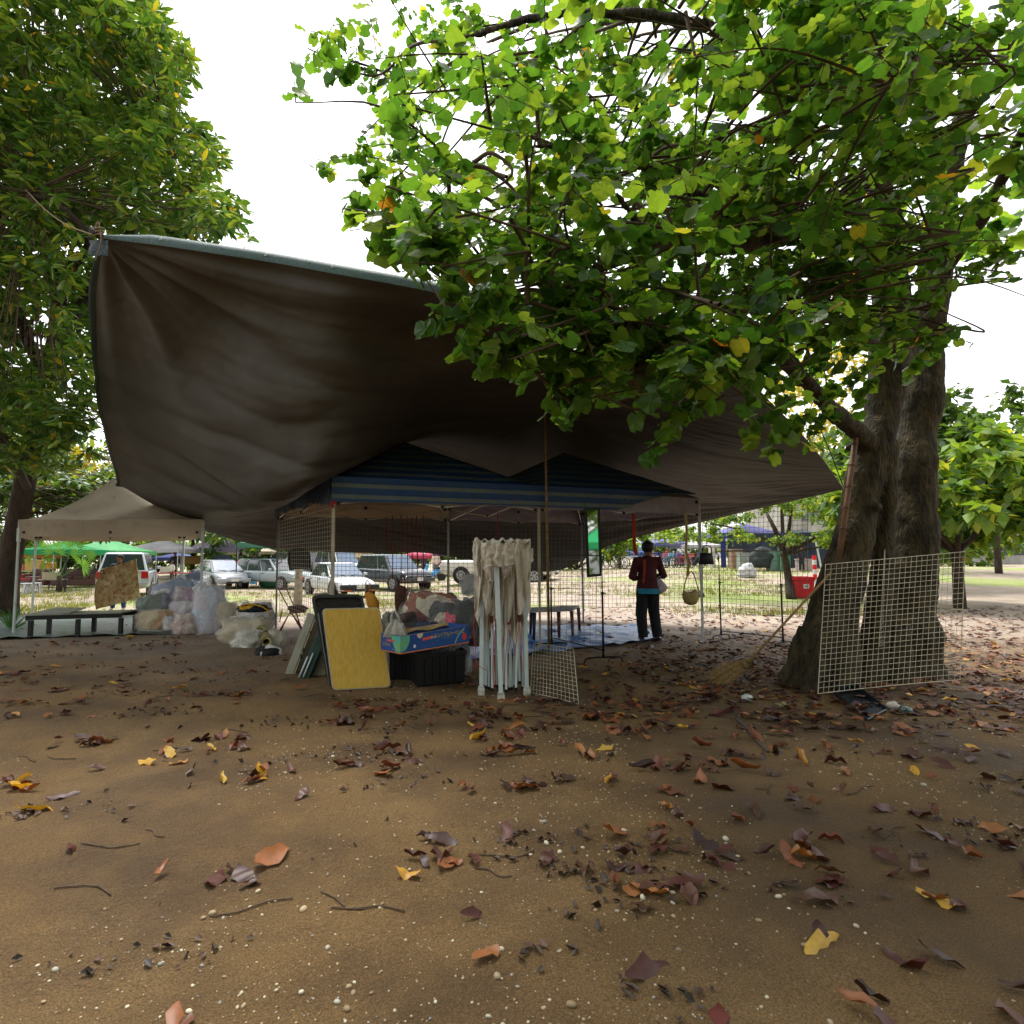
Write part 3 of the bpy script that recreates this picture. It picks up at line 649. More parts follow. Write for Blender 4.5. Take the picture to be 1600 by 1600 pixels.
# the two-lobed leaf of the near tree
def lobed():
    o = [(0, 0), (-.018, .022), (-.012, .044), (.015, .056), (.050, .054), (.082, .040), (.092, .020), (.078, .004)]
    vs = [(0, 0, 0), (.04, 0, -.008), (.078, 0, -.012)]; fs = []
    for s in (1, -1):
        b = len(vs); vs += [(x, y * s, -.25 * y + .12 * x * 0 + (.006 if k % 2 else 0)) for k, (x, y) in enumerate(o[1:-1])]
        seq = [0] + list(range(b, b + 6)) + [2]
        for a, d in ((seq[0], seq[1]), (seq[1], seq[2]), (seq[2], seq[3]), (seq[3], seq[4]), (seq[4], seq[5]), (seq[5], seq[6]), (seq[6], seq[7])):
            fs.append((1, a, d) if s == 1 else (1, d, a))
    return vs, fs
LV, LF = lobed()
near_mask = [(535,327),(545,355),(588,385),(612,408),(600,420),(668,432),(690,448),(655,490),(676,520),(706,512),(728,552),(752,578),(790,590),(818,598),(838,600),(850,640),(868,676),(886,676),(905,640),(940,628),(955,640),(985,612),(1010,660),(1015,712),(1045,712),(1062,668),(1085,640),(1120,632),(1150,600),(1165,640),(1152,668),(1172,700),(1206,722),(1226,694),(1262,696),(1270,668),(1240,636),(1300,676),(1322,640),(1345,560),(1433,560),(1640,520),(1680,-200),(380,-200),(470,60),(420,180),(480,260)]
tree = thing('shade_tree', 'big leaning multi-stemmed shade tree with round two-lobed leaves beside the tarpaulin', 'tree', on((3.9, 6.9, 0)), world=True)
stems = [
 ([(1252,1072,6.8),(1292,975,6.85),(1322,870,6.9),(1345,770,6.9),(1366,685,6.9),(1388,600,6.9),(1392,500,6.9),(1386,400,6.9),(1378,300,6.9),(1368,120,6.9),(1340,-60,6.6)],[.30,.235,.205,.195,.20,.205,.19,.17,.15,.12,.07]),
 ([(1428,1086,7.5),(1424,960,7.5),(1426,860,7.5),(1430,740,7.5),(1438,620,7.5),(1452,480,7.4),(1478,300,7.3),(1520,120,7.2)],[.34,.27,.25,.245,.23,.19,.14,.09]),
 ([(1352,1076,7.0),(1372,960,7.0),(1378,850,6.95),(1382,760,6.9),(1380,690,6.9)],[.17,.12,.11,.12,.14]),
 ([(1318,1090,6.5),(1322,1000,6.7),(1335,900,6.85),(1350,800,6.9)],[.16,.13,.12,.13]),
 ([(1368,705,6.9),(1338,675,6.6),(1300,640,6.2),(1262,598,5.7),(1215,555,5.2),(1170,505,4.7),(1120,470,4.2)],[.12,.10,.085,.07,.055,.04,.025]),
 ([(1384,420,6.9),(1352,350,6.6),(1315,328,6.2),(1262,345,5.7),(1215,380,5.2),(1165,384,4.8),(1110,388,4.4),(1060,372,4.1),(1018,372,3.9),(985,335,3.6),(955,290,3.3)],[.12,.10,.075,.06,.055,.05,.042,.04,.035,.025,.015]),
 ([(1060,374,4.1),(1020,395,3.9),(960,415,3.6),(900,448,3.4),(850,468,3.2),(800,482,3.05),(752,500,2.95)],[.03,.025,.02,.016,.012,.009,.006]),
 ([(1215,380,5.2),(1150,340,4.8),(1080,300,4.4),(960,240,4.0),(820,230,3.7),(700,270,3.5)],[.05,.045,.04,.03,.02,.012]),
 ([(1120,388,4.4),(1090,440,4.1),(1045,480,3.8),(1010,540,3.5),(985,600,3.3)],[.03,.024,.018,.012,.007]),
 ([(1375,250,6.9),(1330,180,6.2),(1240,100,5.4),(1100,40,4.6),(900,20,4.0),(720,60,3.6)],[.10,.085,.07,.05,.035,.02]),
 ([(1460,440,7.4),(1540,330,6.6),(1600,200,5.8)],[.1,.07,.05]),
 ([(1390,560,6.9),(1340,520,6.4),(1300,500,6.0),(1240,470,5.4),(1180,430,5.0)],[.08,.06,.05,.035,.02]),
]
mb = MB()
paths = []
for pts, rad in stems:
    w_ = [W(*p) for p in pts]
    if pts[0][1] > 1050: w_[0] = on(w_[0], -.06)
    sp_ = smooth_path(w_, 6); rr = np.interp(np.linspace(0, 1, len(sp_)), np.linspace(0, 1, len(rad)), rad)
    paths.append((sp_, rr))
    mb.tube([p + Vector((noise.noise(p * 2.5), noise.noise(p * 2.5 + Vector((7, 0, 0))), 0)) * .05 * min(1, r * 6) for p, r in zip(sp_, rr)], [max(.012, r * (1 + .22 * noise.noise(p * 3.1))) for p, r in zip(sp_, rr)], 12)
for (u, v, y, r) in ((1232,1078,6.7,.10),(1262,1088,6.45,.10),(1400,1090,7.0,.15)):   # root flare
    b = on(W(u, v, y), -.05); mb.tube([b, b + Vector((.12, .05, .28)), b + Vector((.22, .1, .7))], [r, r * .8, r * .4], 8)
for (u, v, y, r) in ((1368,792,6.72,.06),(1330,700,6.75,.05)): mb.ell(W(u, v, y), (r * 1.3, r, r), 8, 6)
tr = mb.build('trunk', bark, tree, smooth=True); remesh(tr, .028, .035, .12, 1)
# secondary branches and leafy shoots
def leafy(limbs, masks, nbranch, shoots, leaves, parent, tv, tf, mat, singles, dist=(2.4, 6.8), seed=3, single_name='leaf', targets=None, droop=.5, size=(.75, 1.25), reach=1.4, sprays=()):
    rg = random.Random(seed); pos = []; az = []; ti = []; ro = []; sc = []; tw = MB()
    def inside(p, m=0):
        u, v = proj(p); return in_poly(u, v, masks)
    br = []
    tries = 0
    while len(br) < nbranch and tries < nbranch * 40:
        tries += 1
        sp_, rr = limbs[rg.randrange(len(limbs))]; i = rg.randrange(len(sp_)); p0 = sp_[i]
        if rr[i] > .16: continue
        d = Vector((rg.gauss(-.35, .7), rg.gauss(-.1, .7), rg.gauss(.05, .4))).normalized(); ln_ = rg.uniform(.4, reach)
        p1 = p0 + d * ln_
        if not inside(p1) or not (dist[0] < p1.y < dist[1] + 2): continue
        mid = (p0 + p1) / 2 + Vector((rg.gauss(0, .06), rg.gauss(0, .06), .08 + rg.gauss(0, .05)))
        br.append(smooth_path([p0, mid, p1 + Vector((0, 0, -.1 * ln_))], 4))
    for b in br:
        tw.tube(b, [max(.003, .013 * (1 - k / len(b))) for k in range(len(b))], 4, cap=False)
        for s_ in range(shoots):
            i = rg.randrange(2, len(b)); p = b[i]; a = rg.uniform(0, 6.28); L_ = rg.uniform(.15, .42)
            d = Vector((math.cos(a), math.sin(a), rg.gauss(-.25, .35))).normalized()
            e = p + d * L_
            if not inside(e): continue
            tw.tube([p, (p + e) / 2 + Vector((0, 0, .02)), e], [.004, .003, .002], 3, cap=False)
            for k in range(leaves):
                t = (k + .6) / leaves; q = p + (e - p) * t; side = 1 if k % 2 else -1
                aa = math.atan2(d.y, d.x) + side * rg.uniform(.5, 1.3)
                lp = q + Vector((math.cos(aa), math.sin(aa), 0)) * .02
                if not inside(lp + Vector((math.cos(aa), math.sin(aa), 0)) * .05): continue
                pos.append(lp); az.append(aa); ti.append(rg.gauss(droop, .38)); ro.append(rg.gauss(0, .45)); sc.append(rg.uniform(*size))
    for path in sprays:
        tw.tube(path, [max(.0025, .006 * (1 - k / len(path))) for k in range(len(path))], 4, cap=False)
        for k in range(1, len(path)):
            for _ in range(2):
                a = rg.uniform(0, 6.28); q = path[k] + Vector((rg.gauss(0, .02), rg.gauss(0, .03), rg.gauss(0, .015)))
                pos.append(q); az.append(a); ti.append(rg.gauss(.75, .3)); ro.append(rg.gauss(0, .5)); sc.append(rg.uniform(.7, 1.1))
    tw.build('branch', twig_m, parent, smooth=True)['kind'] = 'stuff'
    pos = np.array([tuple(p) for p in pos]); az, ti, ro, sc = map(np.array, (az, ti, ro, sc))
    order = np.argsort(np.linalg.norm(pos - np.array([0, 0, CAMZ]), axis=1) / sc + np.where([not (0 < proj(p)[1] and proj(p)[0] < 1500) for p in pos], 99, 0))
    one, many = order[:singles], order[singles:]
    if singles:
        q = MB(); q.add(tv, tf); lm = q.mesh(single_name, mat, False); RM = rotm(az[one], ti[one], ro[one])
        for k, i in enumerate(one):
            o = bpy.data.objects.new(single_name, lm); C.objects.link(o); o.parent = parent
            o.matrix_world = Matrix.Translation(Vector(pos[i]) - parent.location) @ Matrix(RM[k].tolist()).to_4x4() @ Matrix.Scale(float(sc[i]), 4)
            o.matrix_parent_inverse = Matrix()
    rem = stamp('foliage', tv, tf, rotm(az[many], ti[many], ro[many]), pos[many] - np.array(parent.location), mat, parent, False, sc[many])
    rem['kind'] = 'stuff'
    return len(pos)
fill = []   # extra unseen limb lines so that shoots fill the crown's volume
rg = random.Random(5)
for k in range(210):
    u0 = rg.uniform(560, 1420); v0 = rg.uniform(20, 640); y0 = rg.uniform(3.0, 6.2)
    if k >= 75: u0 = rg.uniform(1210, 1600); v0 = rg.uniform(60, 600); y0 = rg.uniform(4.0, 6.3)
    if k >= 140: u0 = rg.uniform(660, 1010); v0 = rg.uniform(400, 600); y0 = rg.uniform(2.9, 4.4)
    if k >= 172: u0 = rg.uniform(860, 1300); v0 = rg.uniform(540, 700); y0 = rg.uniform(3.0, 4.8)
    if not in_poly(u0, v0, near_mask): continue
    if v0 > 520 and u0 < 950 and rg.random() < .3: continue
    a = W(u0, v0, y0); b = a + Vector((rg.uniform(-.9, -.2), rg.uniform(-.4, .3), rg.uniform(-.3, .15)))
    if not in_poly(*proj(b), near_mask) or not in_poly(*proj((a + b) / 2), near_mask): continue
    fill.append((smooth_path([a, (a + b) / 2 + Vector((0, 0, .05)), b], 5), [.02] * 11))
limbs = [(s_, r_) for s_, r_ in paths[4:]] + fill
sprays = []
for (u, v, y) in ((858,640,3.4),(880,668,3.5),(905,628,3.3),(945,618,3.6),(978,600,3.4),(1000,648,3.3),(1014,705,3.2),(1040,690,3.35),(1060,650,3.5),(1085,625,3.3),(1105,600,3.2),(1172,690,4.3),(1200,712,4.4),(1232,688,4.5),(1262,690,4.6),(1215,660,4.2),(1290,650,4.6),(1180,640,4.0),(960,580,3.1),(820,588,3.0),(790,580,3.3),(758,570,3.1),(712,548,2.9),(690,508,2.9),(668,505,3.0),(730,520,3.2),(575,380,3.3),(610,405,3.3),(556,345,3.5),(590,360,3.2),(650,425,3.1),(700,440,3.0),(1120,560,2.9),(1150,585,2.9),(1070,575,2.8),(1165,625,3.0),(1030,620,3.0),(1140,540,2.9),(1240,600,4.8),(1280,560,5.0),(1320,610,5.2),(1340,640,5.4),(1400,560,5.6),(1420,500,5.4),(1350,500,5.6),(1380,540,5.2),(1430,580,5.3),(1360,580,5.5),(1400,470,5.2),(1440,430,5.0),(1370,430,5.3),(1330,540,5.2),(1300,500,5.0),(1410,520,5.0),(1450,540,5.2),(1340,460,5.0),(1390,400,5.0),(1420,590,5.6),(1310,570,5.0),(1460,480,5.0)):
    e = W(u, v, y); s0 = e + Vector((rng.uniform(.12, .4), rng.uniform(-.1, .25), rng.uniform(.18, .34)))
    sprays.append(smooth_path([s0, (s0 + e) / 2 + Vector((-.03, 0, .05)), e], 4))
limb_b = MB()
for sp_, rr in fill:   # the drawn part of those limbs, tied back to the nearest real limb
    a = sp_[0]; best = min((q for s_, _ in paths[4:] for q in s_), key=lambda q: (q - a).length)
    limb_b.tube(smooth_path([best, (best + a) / 2 + Vector((0, 0, .1)), a, sp_[-1]], 5), list(np.linspace(.016, .005, 16)), 5, cap=False)
o = limb_b.build('branch', twig_m, tree, smooth=True); o['kind'] = 'stuff'
nl = leafy(limbs, near_mask, 340, 7, 6, tree, LV, LF, green1, 280, dist=(2.6, 6.8), size=(.5, 1.0), sprays=sprays, seed=3, single_name='leaf')
print('near leaves', nl)
# the crown goes on overhead and behind the camera: real shade for the ground in front
def crown(parent, ctrs, n, tv, tf, mat, seed=1, scl=(1, 1.6), name='foliage'):
    g = np.random.default_rng(seed); P_ = []
    for (cx, cy, cz, rx, ry, rz, wgt) in ctrs:
        m_ = int(n * wgt); k = max(6, m_ // 45)
        cl = g.normal(size=(k, 3)); cl /= np.linalg.norm(cl, axis=1)[:, None]; cl *= (g.random(k)[:, None] ** .38)
        cl = cl * [rx, ry, rz] + [cx, cy, cz]
        idx = g.integers(0, k, m_); P_.append(cl[idx] + g.normal(size=(m_, 3)) * np.array([.16, .16, .11]) * max(.6, min(rx, rz)) )
    P_ = np.concatenate(P_); m_ = len(P_)
    o = stamp(name, tv, tf, rotm(g.uniform(0, 6.28, m_), g.normal(.4, .5, m_), g.normal(0, .5, m_)), P_ - np.array(parent.location), mat, parent, False, g.uniform(scl[0], scl[1], m_))
    o['kind'] = 'stuff'; return P_
crown(tree, [(3.5, -1.6, 6.4, 4.5, 2.6, 1.1, .36), (-1.5, -2.0, 6.2, 4.0, 2.4, 1.0, .28), (6.5, 5.5, 6.5, 3.0, 3.5, 1.6, .2), (1.0, -3.5, 5.6, 6, 2.5, 1.3, .16)], 9000, LV, LF, green1, 4, (1.4, 2.4))
# hanging seed pods
for (u, v, y) in ((790, 552, 3.1), (1018, 600, 3.4), (1000, 470, 3.3)):
    p = W(u, v, y); mb = MB(); mb.tube(smooth_path([p, p + Vector((-.012, 0, -.05)), p + Vector((-.03, 0, -.10))], 4), [.003, .006, .008, .009, .009, .008, .007, .005, .002], 6)
    mb.build('seed_pod', M('dark_pod', c(40, 30, 24), rough=.7), tree, smooth=True)

# ---- left tree with long leaves
def long_leaf():
    vs = []; fs = []
    for i, (x, wd, z) in enumerate(((0, .004, 0), (.05, .027, .006), (.11, .029, -.004), (.17, .002, -.025))):
        vs += [(x, -wd, z - wd * .3), (x, 0, z), (x, wd, z - wd * .3)]
    for i in range(3):
        for j in range(2): a = i * 3 + j; fs.append((a, a + 3, a + 4, a + 1))
    return vs, fs
GV, GF = long_leaf()
ltree = thing('leafy_tree', 'tall dark tree with long narrow leaves rising behind the beige tent', 'tree', on((-11.7, 15.4, 0)), world=True)
lp = [([(6,972,15.5),(12,900,15.4),(30,800,15),(50,700,14),(70,600,12.8),(88,530,12.2),(90,440,11.8),(75,340,11.4),(60,200,11)],[.33,.27,.24,.22,.19,.17,.14,.10,.05]),
 ([(88,530,12.2),(120,490,12.0),(160,420,11.6),(220,340,11),(270,240,10.6)],[.13,.11,.09,.06,.03]),
 ([(72,600,12.6),(40,520,12),(15,430,11.5),(-10,300,11)],[.12,.10,.07,.04]),
 ([(50,700,14),(110,660,12.8),(150,600,12.4)],[.08,.06,.03]),
 ([(90,440,11.8),(140,380,11),(90,320,9.6),(45,300,8.4)],[.1,.08,.06,.04]),
 ([(42,760,14.4),(10,700,12.5),(-40,620,11)],[.1,.07,.04])]
mb = MB(); lpaths = []
for pts, rad in lp:
    w_ = [W(*p) for p in pts]
    if pts[0][1] > 950: w_[0] = on(w_[0], -.1)
    sp_ = smooth_path(w_, 5); rr = np.interp(np.linspace(0, 1, len(sp_)), np.linspace(0, 1, len(rad)), rad); lpaths.append((sp_, rr)); mb.tube(sp_, rr, 10)
mb.build('trunk', dark_bark, ltree, smooth=True)
lmask = [(-300,-150),(120,-120),(250,40),(330,180),(372,330),(392,350),(396,372),(372,392),(340,440),(300,480),(260,470),(260,760),(330,790),(396,838),(300,838),(20,832),(16,836),(-60,840),(-420,700)]
def whorls(parent, mask, n, ydist, seed, tv, tf, mat, per=9, singles=0, usel=(-260, 400), vsel=(-120, 860), dens=None, scl=(.9, 1.35), trunkp=None):
    rg = random.Random(seed); pos = []; az = []; ti = []; ro = []; sc = []; tw = MB(); cnt = 0
    nodes = [q for s_, _ in trunkp for q in s_[3:]]
    while cnt < n:
        u, v = rg.uniform(*usel), rg.uniform(*vsel)
        if not in_poly(u + 60 * noise.noise(Vector((u * .012, v * .012, 3))) * (v < 330), v + 70 * noise.noise(Vector((u * .015, v * .02, 9))) * (v < 330), mask): continue
        y = rg.uniform(*ydist); cn = noise.noise(Vector((u * .011, v * .013, y * .55)))
        if cn < -.06: continue
        if dens and rg.random() > dens(u, v, y): continue
        if v > 735 and y < 15.2: y = rg.uniform(15.2, 17)
        if y < 11.5 and u > 135 and not (v < 372 + (u - 160) * .12 - 20): continue
        if y <= 12.6 and u > 150 and 360 < v < 760: continue
        p = W(u, v, y); cnt += 1
        if cnt % 4 == 0:
            b = min(nodes, key=lambda q: (q - p).length); d = (b - p)
            if d.length > .5: b = p + d.normalized() * min(d.length, 1.6)
            tw.tube([b, (b + p) / 2 + Vector((0, 0, -.08)), p], [.014, .009, .004], 4, cap=False)
        elif cnt % 4 == 1: tw.tube([p + Vector((rg.gauss(0, .16), rg.gauss(0, .16), -.12)), p], [.006, .004], 3, cap=False)
        a0 = rg.uniform(0, 6.28)
        for k in range(per):
            a = a0 + k * 2.4; pos.append(p + Vector((math.cos(a), math.sin(a), rg.gauss(0, .8))) * .03); az.append(a); ti.append(rg.gauss(.12, .4)); ro.append(rg.gauss(0, .45)); sc.append(rg.uniform(*scl) * (1.5 if y > 11.8 else 1))
    o = tw.build('branch', twig_m, parent, smooth=True); o['kind'] = 'stuff'
    pos = np.array([tuple(p) for p in pos]); az, ti, ro, sc = map(np.array, (az, ti, ro, sc))
    dd = np.linalg.norm(pos - np.array([0, 0, CAMZ]), axis=1) + np.where([not (16 < proj(p)[0] < 400 and 0 < proj(p)[1]) for p in pos], 99, 0)
    order = np.argsort(dd); one, many = order[:singles], order[singles:]
    if singles:
        q = MB(); q.add(tv, tf); lm = q.mesh('leaf', mat, False); RM = rotm(az[one], ti[one], ro[one])
        for k, i in enumerate(one):
            o = bpy.data.objects.new('leaf', lm); C.objects.link(o); o.parent = parent
            o.matrix_world = Matrix.Translation(Vector(pos[i]) - parent.location) @ Matrix(RM[k].tolist()).to_4x4() @ Matrix.Scale(float(sc[i]), 4)
    o = stamp('foliage', tv, tf, rotm(az[many], ti[many], ro[many]), pos[many] - np.array(parent.location), mat, parent, False, sc[many]); o['kind'] = 'stuff'
whorls(ltree, lmask, 6200, (8.0, 14.5), 9, GV, GF, green2, 9, 250, trunkp=lpaths)
# dead brown tuft caught in the fork
mb = MB(); ctr = W(62, 520, 9.5)
for k in range(60):
    p = ctr + Vector((rng.gauss(0, .16), rng.gauss(0, .08), rng.gauss(.05, .14))); mb.add([p, p + Vector((.02, 0, -.04)), p + Vector((.0, 0, -.17)), p + Vector((-.02, .01, -.05))], [(0, 1, 2, 3)])
o = mb.build('withered_leaves', M('withered', c(104, 78, 66), c(70, 52, 44)), ltree); o['kind'] = 'stuff'

# ---- trees far behind, a small tree on the right
def simple_leaf(L_=.16, Wd=.10):
    return [(0, 0, 0), (L_ * .5, -Wd / 2, .01), (L_, 0, -.02), (L_ * .5, Wd / 2, .01)], [(0, 1, 2, 3)]
QV, QF = simple_leaf()
far_green = leaf_mat('far_leaf', [(0, c(58, 92, 34)), (.4, c(92, 130, 44)), (.8, c(128, 158, 58)), (1, c(170, 176, 70))], trans=.45, rough=.5, tcol=1.2)
far_dark = leaf_mat('far_dark_leaf', [(0, c(40, 66, 30)), (.5, c(62, 92, 40)), (1, c(96, 126, 52))], trans=.4, rough=.5)
yellow_blossom = leaf_mat('yellow_foliage', [(0, c(206, 190, 60)), (.5, c(222, 208, 90)), (.75, c(150, 160, 60)), (1, c(100, 130, 50))], trans=.4, rough=.6, tcol=.8)
def bg_tree(label, u, vb, y, h, rx, mat, n, seed, name='tree', trunk_h=.3, group='trees standing behind the market', tw_=.16, leafs=(1.2, 2.4), lean=0, zc=None, cat='tree'):
    base = on(W(u, vb, y)); t = thing(name, label, cat, base, group=group, world=True); rg = random.Random(seed)
    mb = MB(); th = h * trunk_h
    top = base + Vector((lean, 0, th)); mb.tube(smooth_path([base - Vector((0, 0, .1)), base + Vector((lean * .3, 0, th * .5)), top], 4), list(np.linspace(tw_, tw_ * .7, 9)), 8)
    ctrs = []
    for k in range(7):
        a = k * 2.4 + rg.random(); e = top + Vector((math.cos(a) * rx * .6, math.sin(a) * rx * .5, h * rg.uniform(.08, .55)))
        mb.tube(smooth_path([top - Vector((0, 0, .1)), (top + e) / 2 + Vector((0, 0, .1 * h * .3)), e], 3), [tw_ * .5, tw_ * .45, tw_ * .4, tw_ * .33, tw_ * .25, tw_ * .18, tw_ * .1], 6)
        ctrs.append((e.x, e.y, e.z, rx * .48, rx * .45, h * .2, 1 / 8))
    ctrs.append((top.x, top.y, top.z + h * .42, rx * .7, rx * .6, h * .2, 1 / 8))
    mb.build('trunk', dark_bark, t, smooth=True); crown(t, ctrs, n, QV, QF, mat, seed, leafs, 'crown'); return t
specs = [('dense bright green tree far behind the green tents', -40, 905, 38, 11, 6, far_green, 5200), ('yellow flowering tree glowing behind the dark trunk', 60, 900, 42, 11, 6, yellow_blossom, 5200),
 ('dark green tree behind the peak of the beige tent', 190, 900, 40, 11, 5.6, far_dark, 5000), ('bright green tree above the white tent', 300, 900, 42, 9, 5, far_green, 4200),
 ('low dark tree above the lilac tent', 400, 903, 40, 6.4, 4.2, far_dark, 3200), ('low yellow-green tree above the green canopy', 480, 903, 44, 5.8, 4.4, far_green, 3000),
 ('low yellow-green tree behind the white estate car', 570, 903, 48, 5.4, 4.6, far_green, 2600), ('dark low tree behind the pink umbrella', 700, 900, 52, 5, 5, far_dark, 2600),
 ('pale green tree behind the covered white pickup', 830, 900, 54, 5, 5, far_green, 2400), ('green tree behind the teal canopies', 1000, 890, 56, 5.5, 5.6, far_green, 2800),
 ('yellow flowering tree on the far right horizon', 1225, 880, 42, 15, 5.5, yellow_blossom, 5200), ('tall dark tree beyond the leaning shade tree', 1560, 885, 30, 9, 4.6, far_dark, 3600),
 ('leafy tree close behind the multi-stemmed shade tree', 1500, 950, 17, 5.5, 3.2, far_green, 5200), ('dark leafy tree between the building and the shade tree', 1430, 915, 24, 7.5, 3.6, far_dark, 4600), ('tree at the far left edge behind the market', -170, 910, 26, 9.5, 4.6, far_dark, 4000)]
for k, (lb, u, vb, y, h, rx, mt, n) in enumerate(specs): bg_tree(lb, u, vb, y, h, rx, mt, n, 40 + k, leafs=(1.6, 3.0))
SV, SF = simple_leaf(.085, .075)
base = G(1235, 936); st = thing('small_tree', 'small crooked tree with flat spreading crown beside the red bin', 'tree', base, world=True); rg = random.Random(77)
mb = MB(); D = base.y
def SP(u, v, dy=0): return W(u, v, D + dy)
seg = [([(1236,936),(1232,905),(1228,880),(1222,855)],(.16,.12,.11,.10)),([(1222,858),(1212,830),(1200,806),(1196,795)],(.09,.07,.05,.03)),([(1222,855),(1232,830),(1236,800),(1242,780)],(.08,.06,.04,.02)),
 ([(1224,862),(1256,850),(1280,835),(1310,822)],(.09,.07,.05,.03)),([(1222,850),(1180,838),(1150,826),(1110,818)],(.06,.05,.03,.02)),([(1230,866),(1262,858),(1300,852)],(.05,.04,.02)), ([(1236,936),(1252,950),(1262,958)],(.1,.06,.03))]
for pts, rr in seg[:6]:
    w_ = smooth_path([SP(u, v, .6 * math.sin(u)) if i else SP(u, v) for i, (u, v) in enumerate(pts)], 4); mb.tube(w_, list(np.interp(np.linspace(0, 1, len(w_)), np.linspace(0, 1, len(rr)), rr)), 8)
mb.build('trunk', dark_bark, st, smooth=True)
ctrs = []
for (u, v, dy, ru, rv, wg) in ((1150,812,-.4,58,9,.10),(1120,832,.3,36,9,.07),(1215,792,0,60,12,.14),(1180,840,-.8,45,5,.05),(1262,775,.6,58,18,.18),(1305,800,0,50,20,.15),(1270,840,-.6,48,10,.10),(1310,760,1,30,16,.08),(1240,845,.8,26,8,.04),(1060,838,.5,60,7,.05),(1310,840,.4,36,14,.05)):
    p = SP(u, v, dy * 1.3); ctrs.append((p.x, p.y, p.z, ru / F * D, 1.3, rv / F * D, wg))
crown(st, ctrs, 5200, SV, SF, far_green, 78, (.9, 1.6), 'crown')
# ---- fan palm
pb = G(92, 925); palm = thing('fan_palm', 'young fan palm with spiky fronds growing behind the beige tent', 'palm', pb, world=True); D = pb.y
palm_m = leaf_mat('palm_leaf', [(0, c(74, 122, 48)), (.5, c(98, 146, 60)), (1, c(140, 170, 78))], trans=.4, rough=.45)
mb = MB(); mb.tube([pb, W(93, 912, D), W(92, 900, D)], [.13, .12, .08], 8); mb.build('trunk', dark_bark, palm, smooth=True)
for (u, v, dy, sz, ang) in ((85,862,-.3,.85,100),(62,858,.4,.75,140),(108,866,.2,.8,70),(128,884,-.3,.62,20),(74,880,.5,.6,165),(118,852,.6,.7,50),(96,850,.9,.8,90),(136,868,.5,.5,30),(50,872,.2,.5,170)):
    a = W(92, 905, D); b = W(u, v, D + dy); mb = MB(); mb.tube(smooth_path([a, (a + b) / 2 + Vector((0, 0, .05)), b], 4), .014, 4)
    ax = (b - a).normalized(); sx = ax.cross(Vector((0, 1, 0))).normalized()
    for k in range(17):
        t = R(-105 + 210 * k / 16); d = (ax * math.cos(t) + sx * math.sin(t)).normalized(); e = b + d * sz * (1 - .18 * abs(math.sin(t))) + Vector((0, rng.gauss(0, .04), -.10 * sz)); n_ = Vector((0, 1, 0)).cross(d).normalized() * .028
        m_ = b + (e - b) * .5; mb.add([b, m_ + n_, e, m_ - n_], [(0, 1, 2, 3)])
    mb.build('frond', palm_m, palm)
# strappy plant at the left edge
b = G(18, 985); sp_ = thing('strappy_plant', 'low strappy plant by the left leg of the beige tent', 'plant', b, world=True); mb = MB()
for k in range(16):
    a = rng.uniform(-1.2, 1.4); e = b + Vector((math.sin(a) * .55, rng.uniform(-.2, .2), .5 * math.cos(a) * .9)); m_ = (b + e) / 2 + Vector((0, 0, .1)); mb.slab([[b - Vector((.02, 0, 0)), b + Vector((.02, 0, 0))], [m_ - Vector((.02, 0, 0)), m_ + Vector((.02, 0, 0))], [e, e + Vector((.004, 0, 0))]], .002)
mb.build('leaves', palm_m, sp_)['kind'] = 'stuff'
# ================================================================ NEAR OBJECTS
def Zp(u, v, z):
    d = ray(u, v); return Vector((0, 0, CAMZ)) + d * ((z - CAMZ) / d.z)
def obox(mb, o, ax, ay, az, mi=0, taper=None):
    """box from corner o with edge vectors"""
    o, ax, ay, az = map(Vector, (o, ax, ay, az)); vs = [o, o + ax, o + ax + ay, o + ay, o + az, o + ax + az, o + ax + ay + az, o + ay + az]
    return mb.add(vs, [(0, 3, 2, 1), (4, 5, 6, 7), (0, 1, 5, 4), (1, 2, 6, 5), (2, 3, 7, 6), (3, 0, 4, 7)], mi)
def ringtube(pts, r, n=6): 
    m = MB(); m.tube(pts, r, n); return m
# --- folded white pop-up tent
fb = G(786, 1088); ft = thing('folded_tent', 'folded white pop-up tent frame standing upright with bunched beige canopy', 'folded tent', fb, world=True)
fs = M('folded_white_steel', c(206, 218, 218), c(184, 198, 196), rough=.38, scale=5, grime=c(120, 104, 84), gpos=(.64, .78))
fabric = M('bunched_beige_canopy', c(206, 196, 180), c(184, 172, 156), rough=.85, scale=3, bump=.5, bscale=28, grime=c(128, 114, 96), gpos=(.56, .8))
legs_g = [G(783, 1096), G(752, 1086), G(823, 1086), G(790, 1070)]
topz = 1.60
fc = sum(legs_g, Vector()) / 4
for k, g in enumerate(legs_g):
    tp = Vector((fc.x + (g.x - fc.x) * (.94 if k else .5) - (.07 if k == 0 else 0), fc.y + (g.y - fc.y) * .8, topz))
    mb = MB(); mb.tube([g + Vector((0, 0, .04)), tp], .024, sq=True); mb.tube([g + (tp - g) * .5, tp], .029, sq=True); mb.build('leg', fs, ft, bevel=.003)
    mb = MB(); mb.box(g.x, g.y, g.z + .035, .068, .068, .07); mb.box(g.x, g.y, g.z + .08, .06, .06, .015); mb.build('foot', M('white_foot', c(206, 208, 200), c(150, 140, 124), rough=.6, scale=20), ft, bevel=.004)
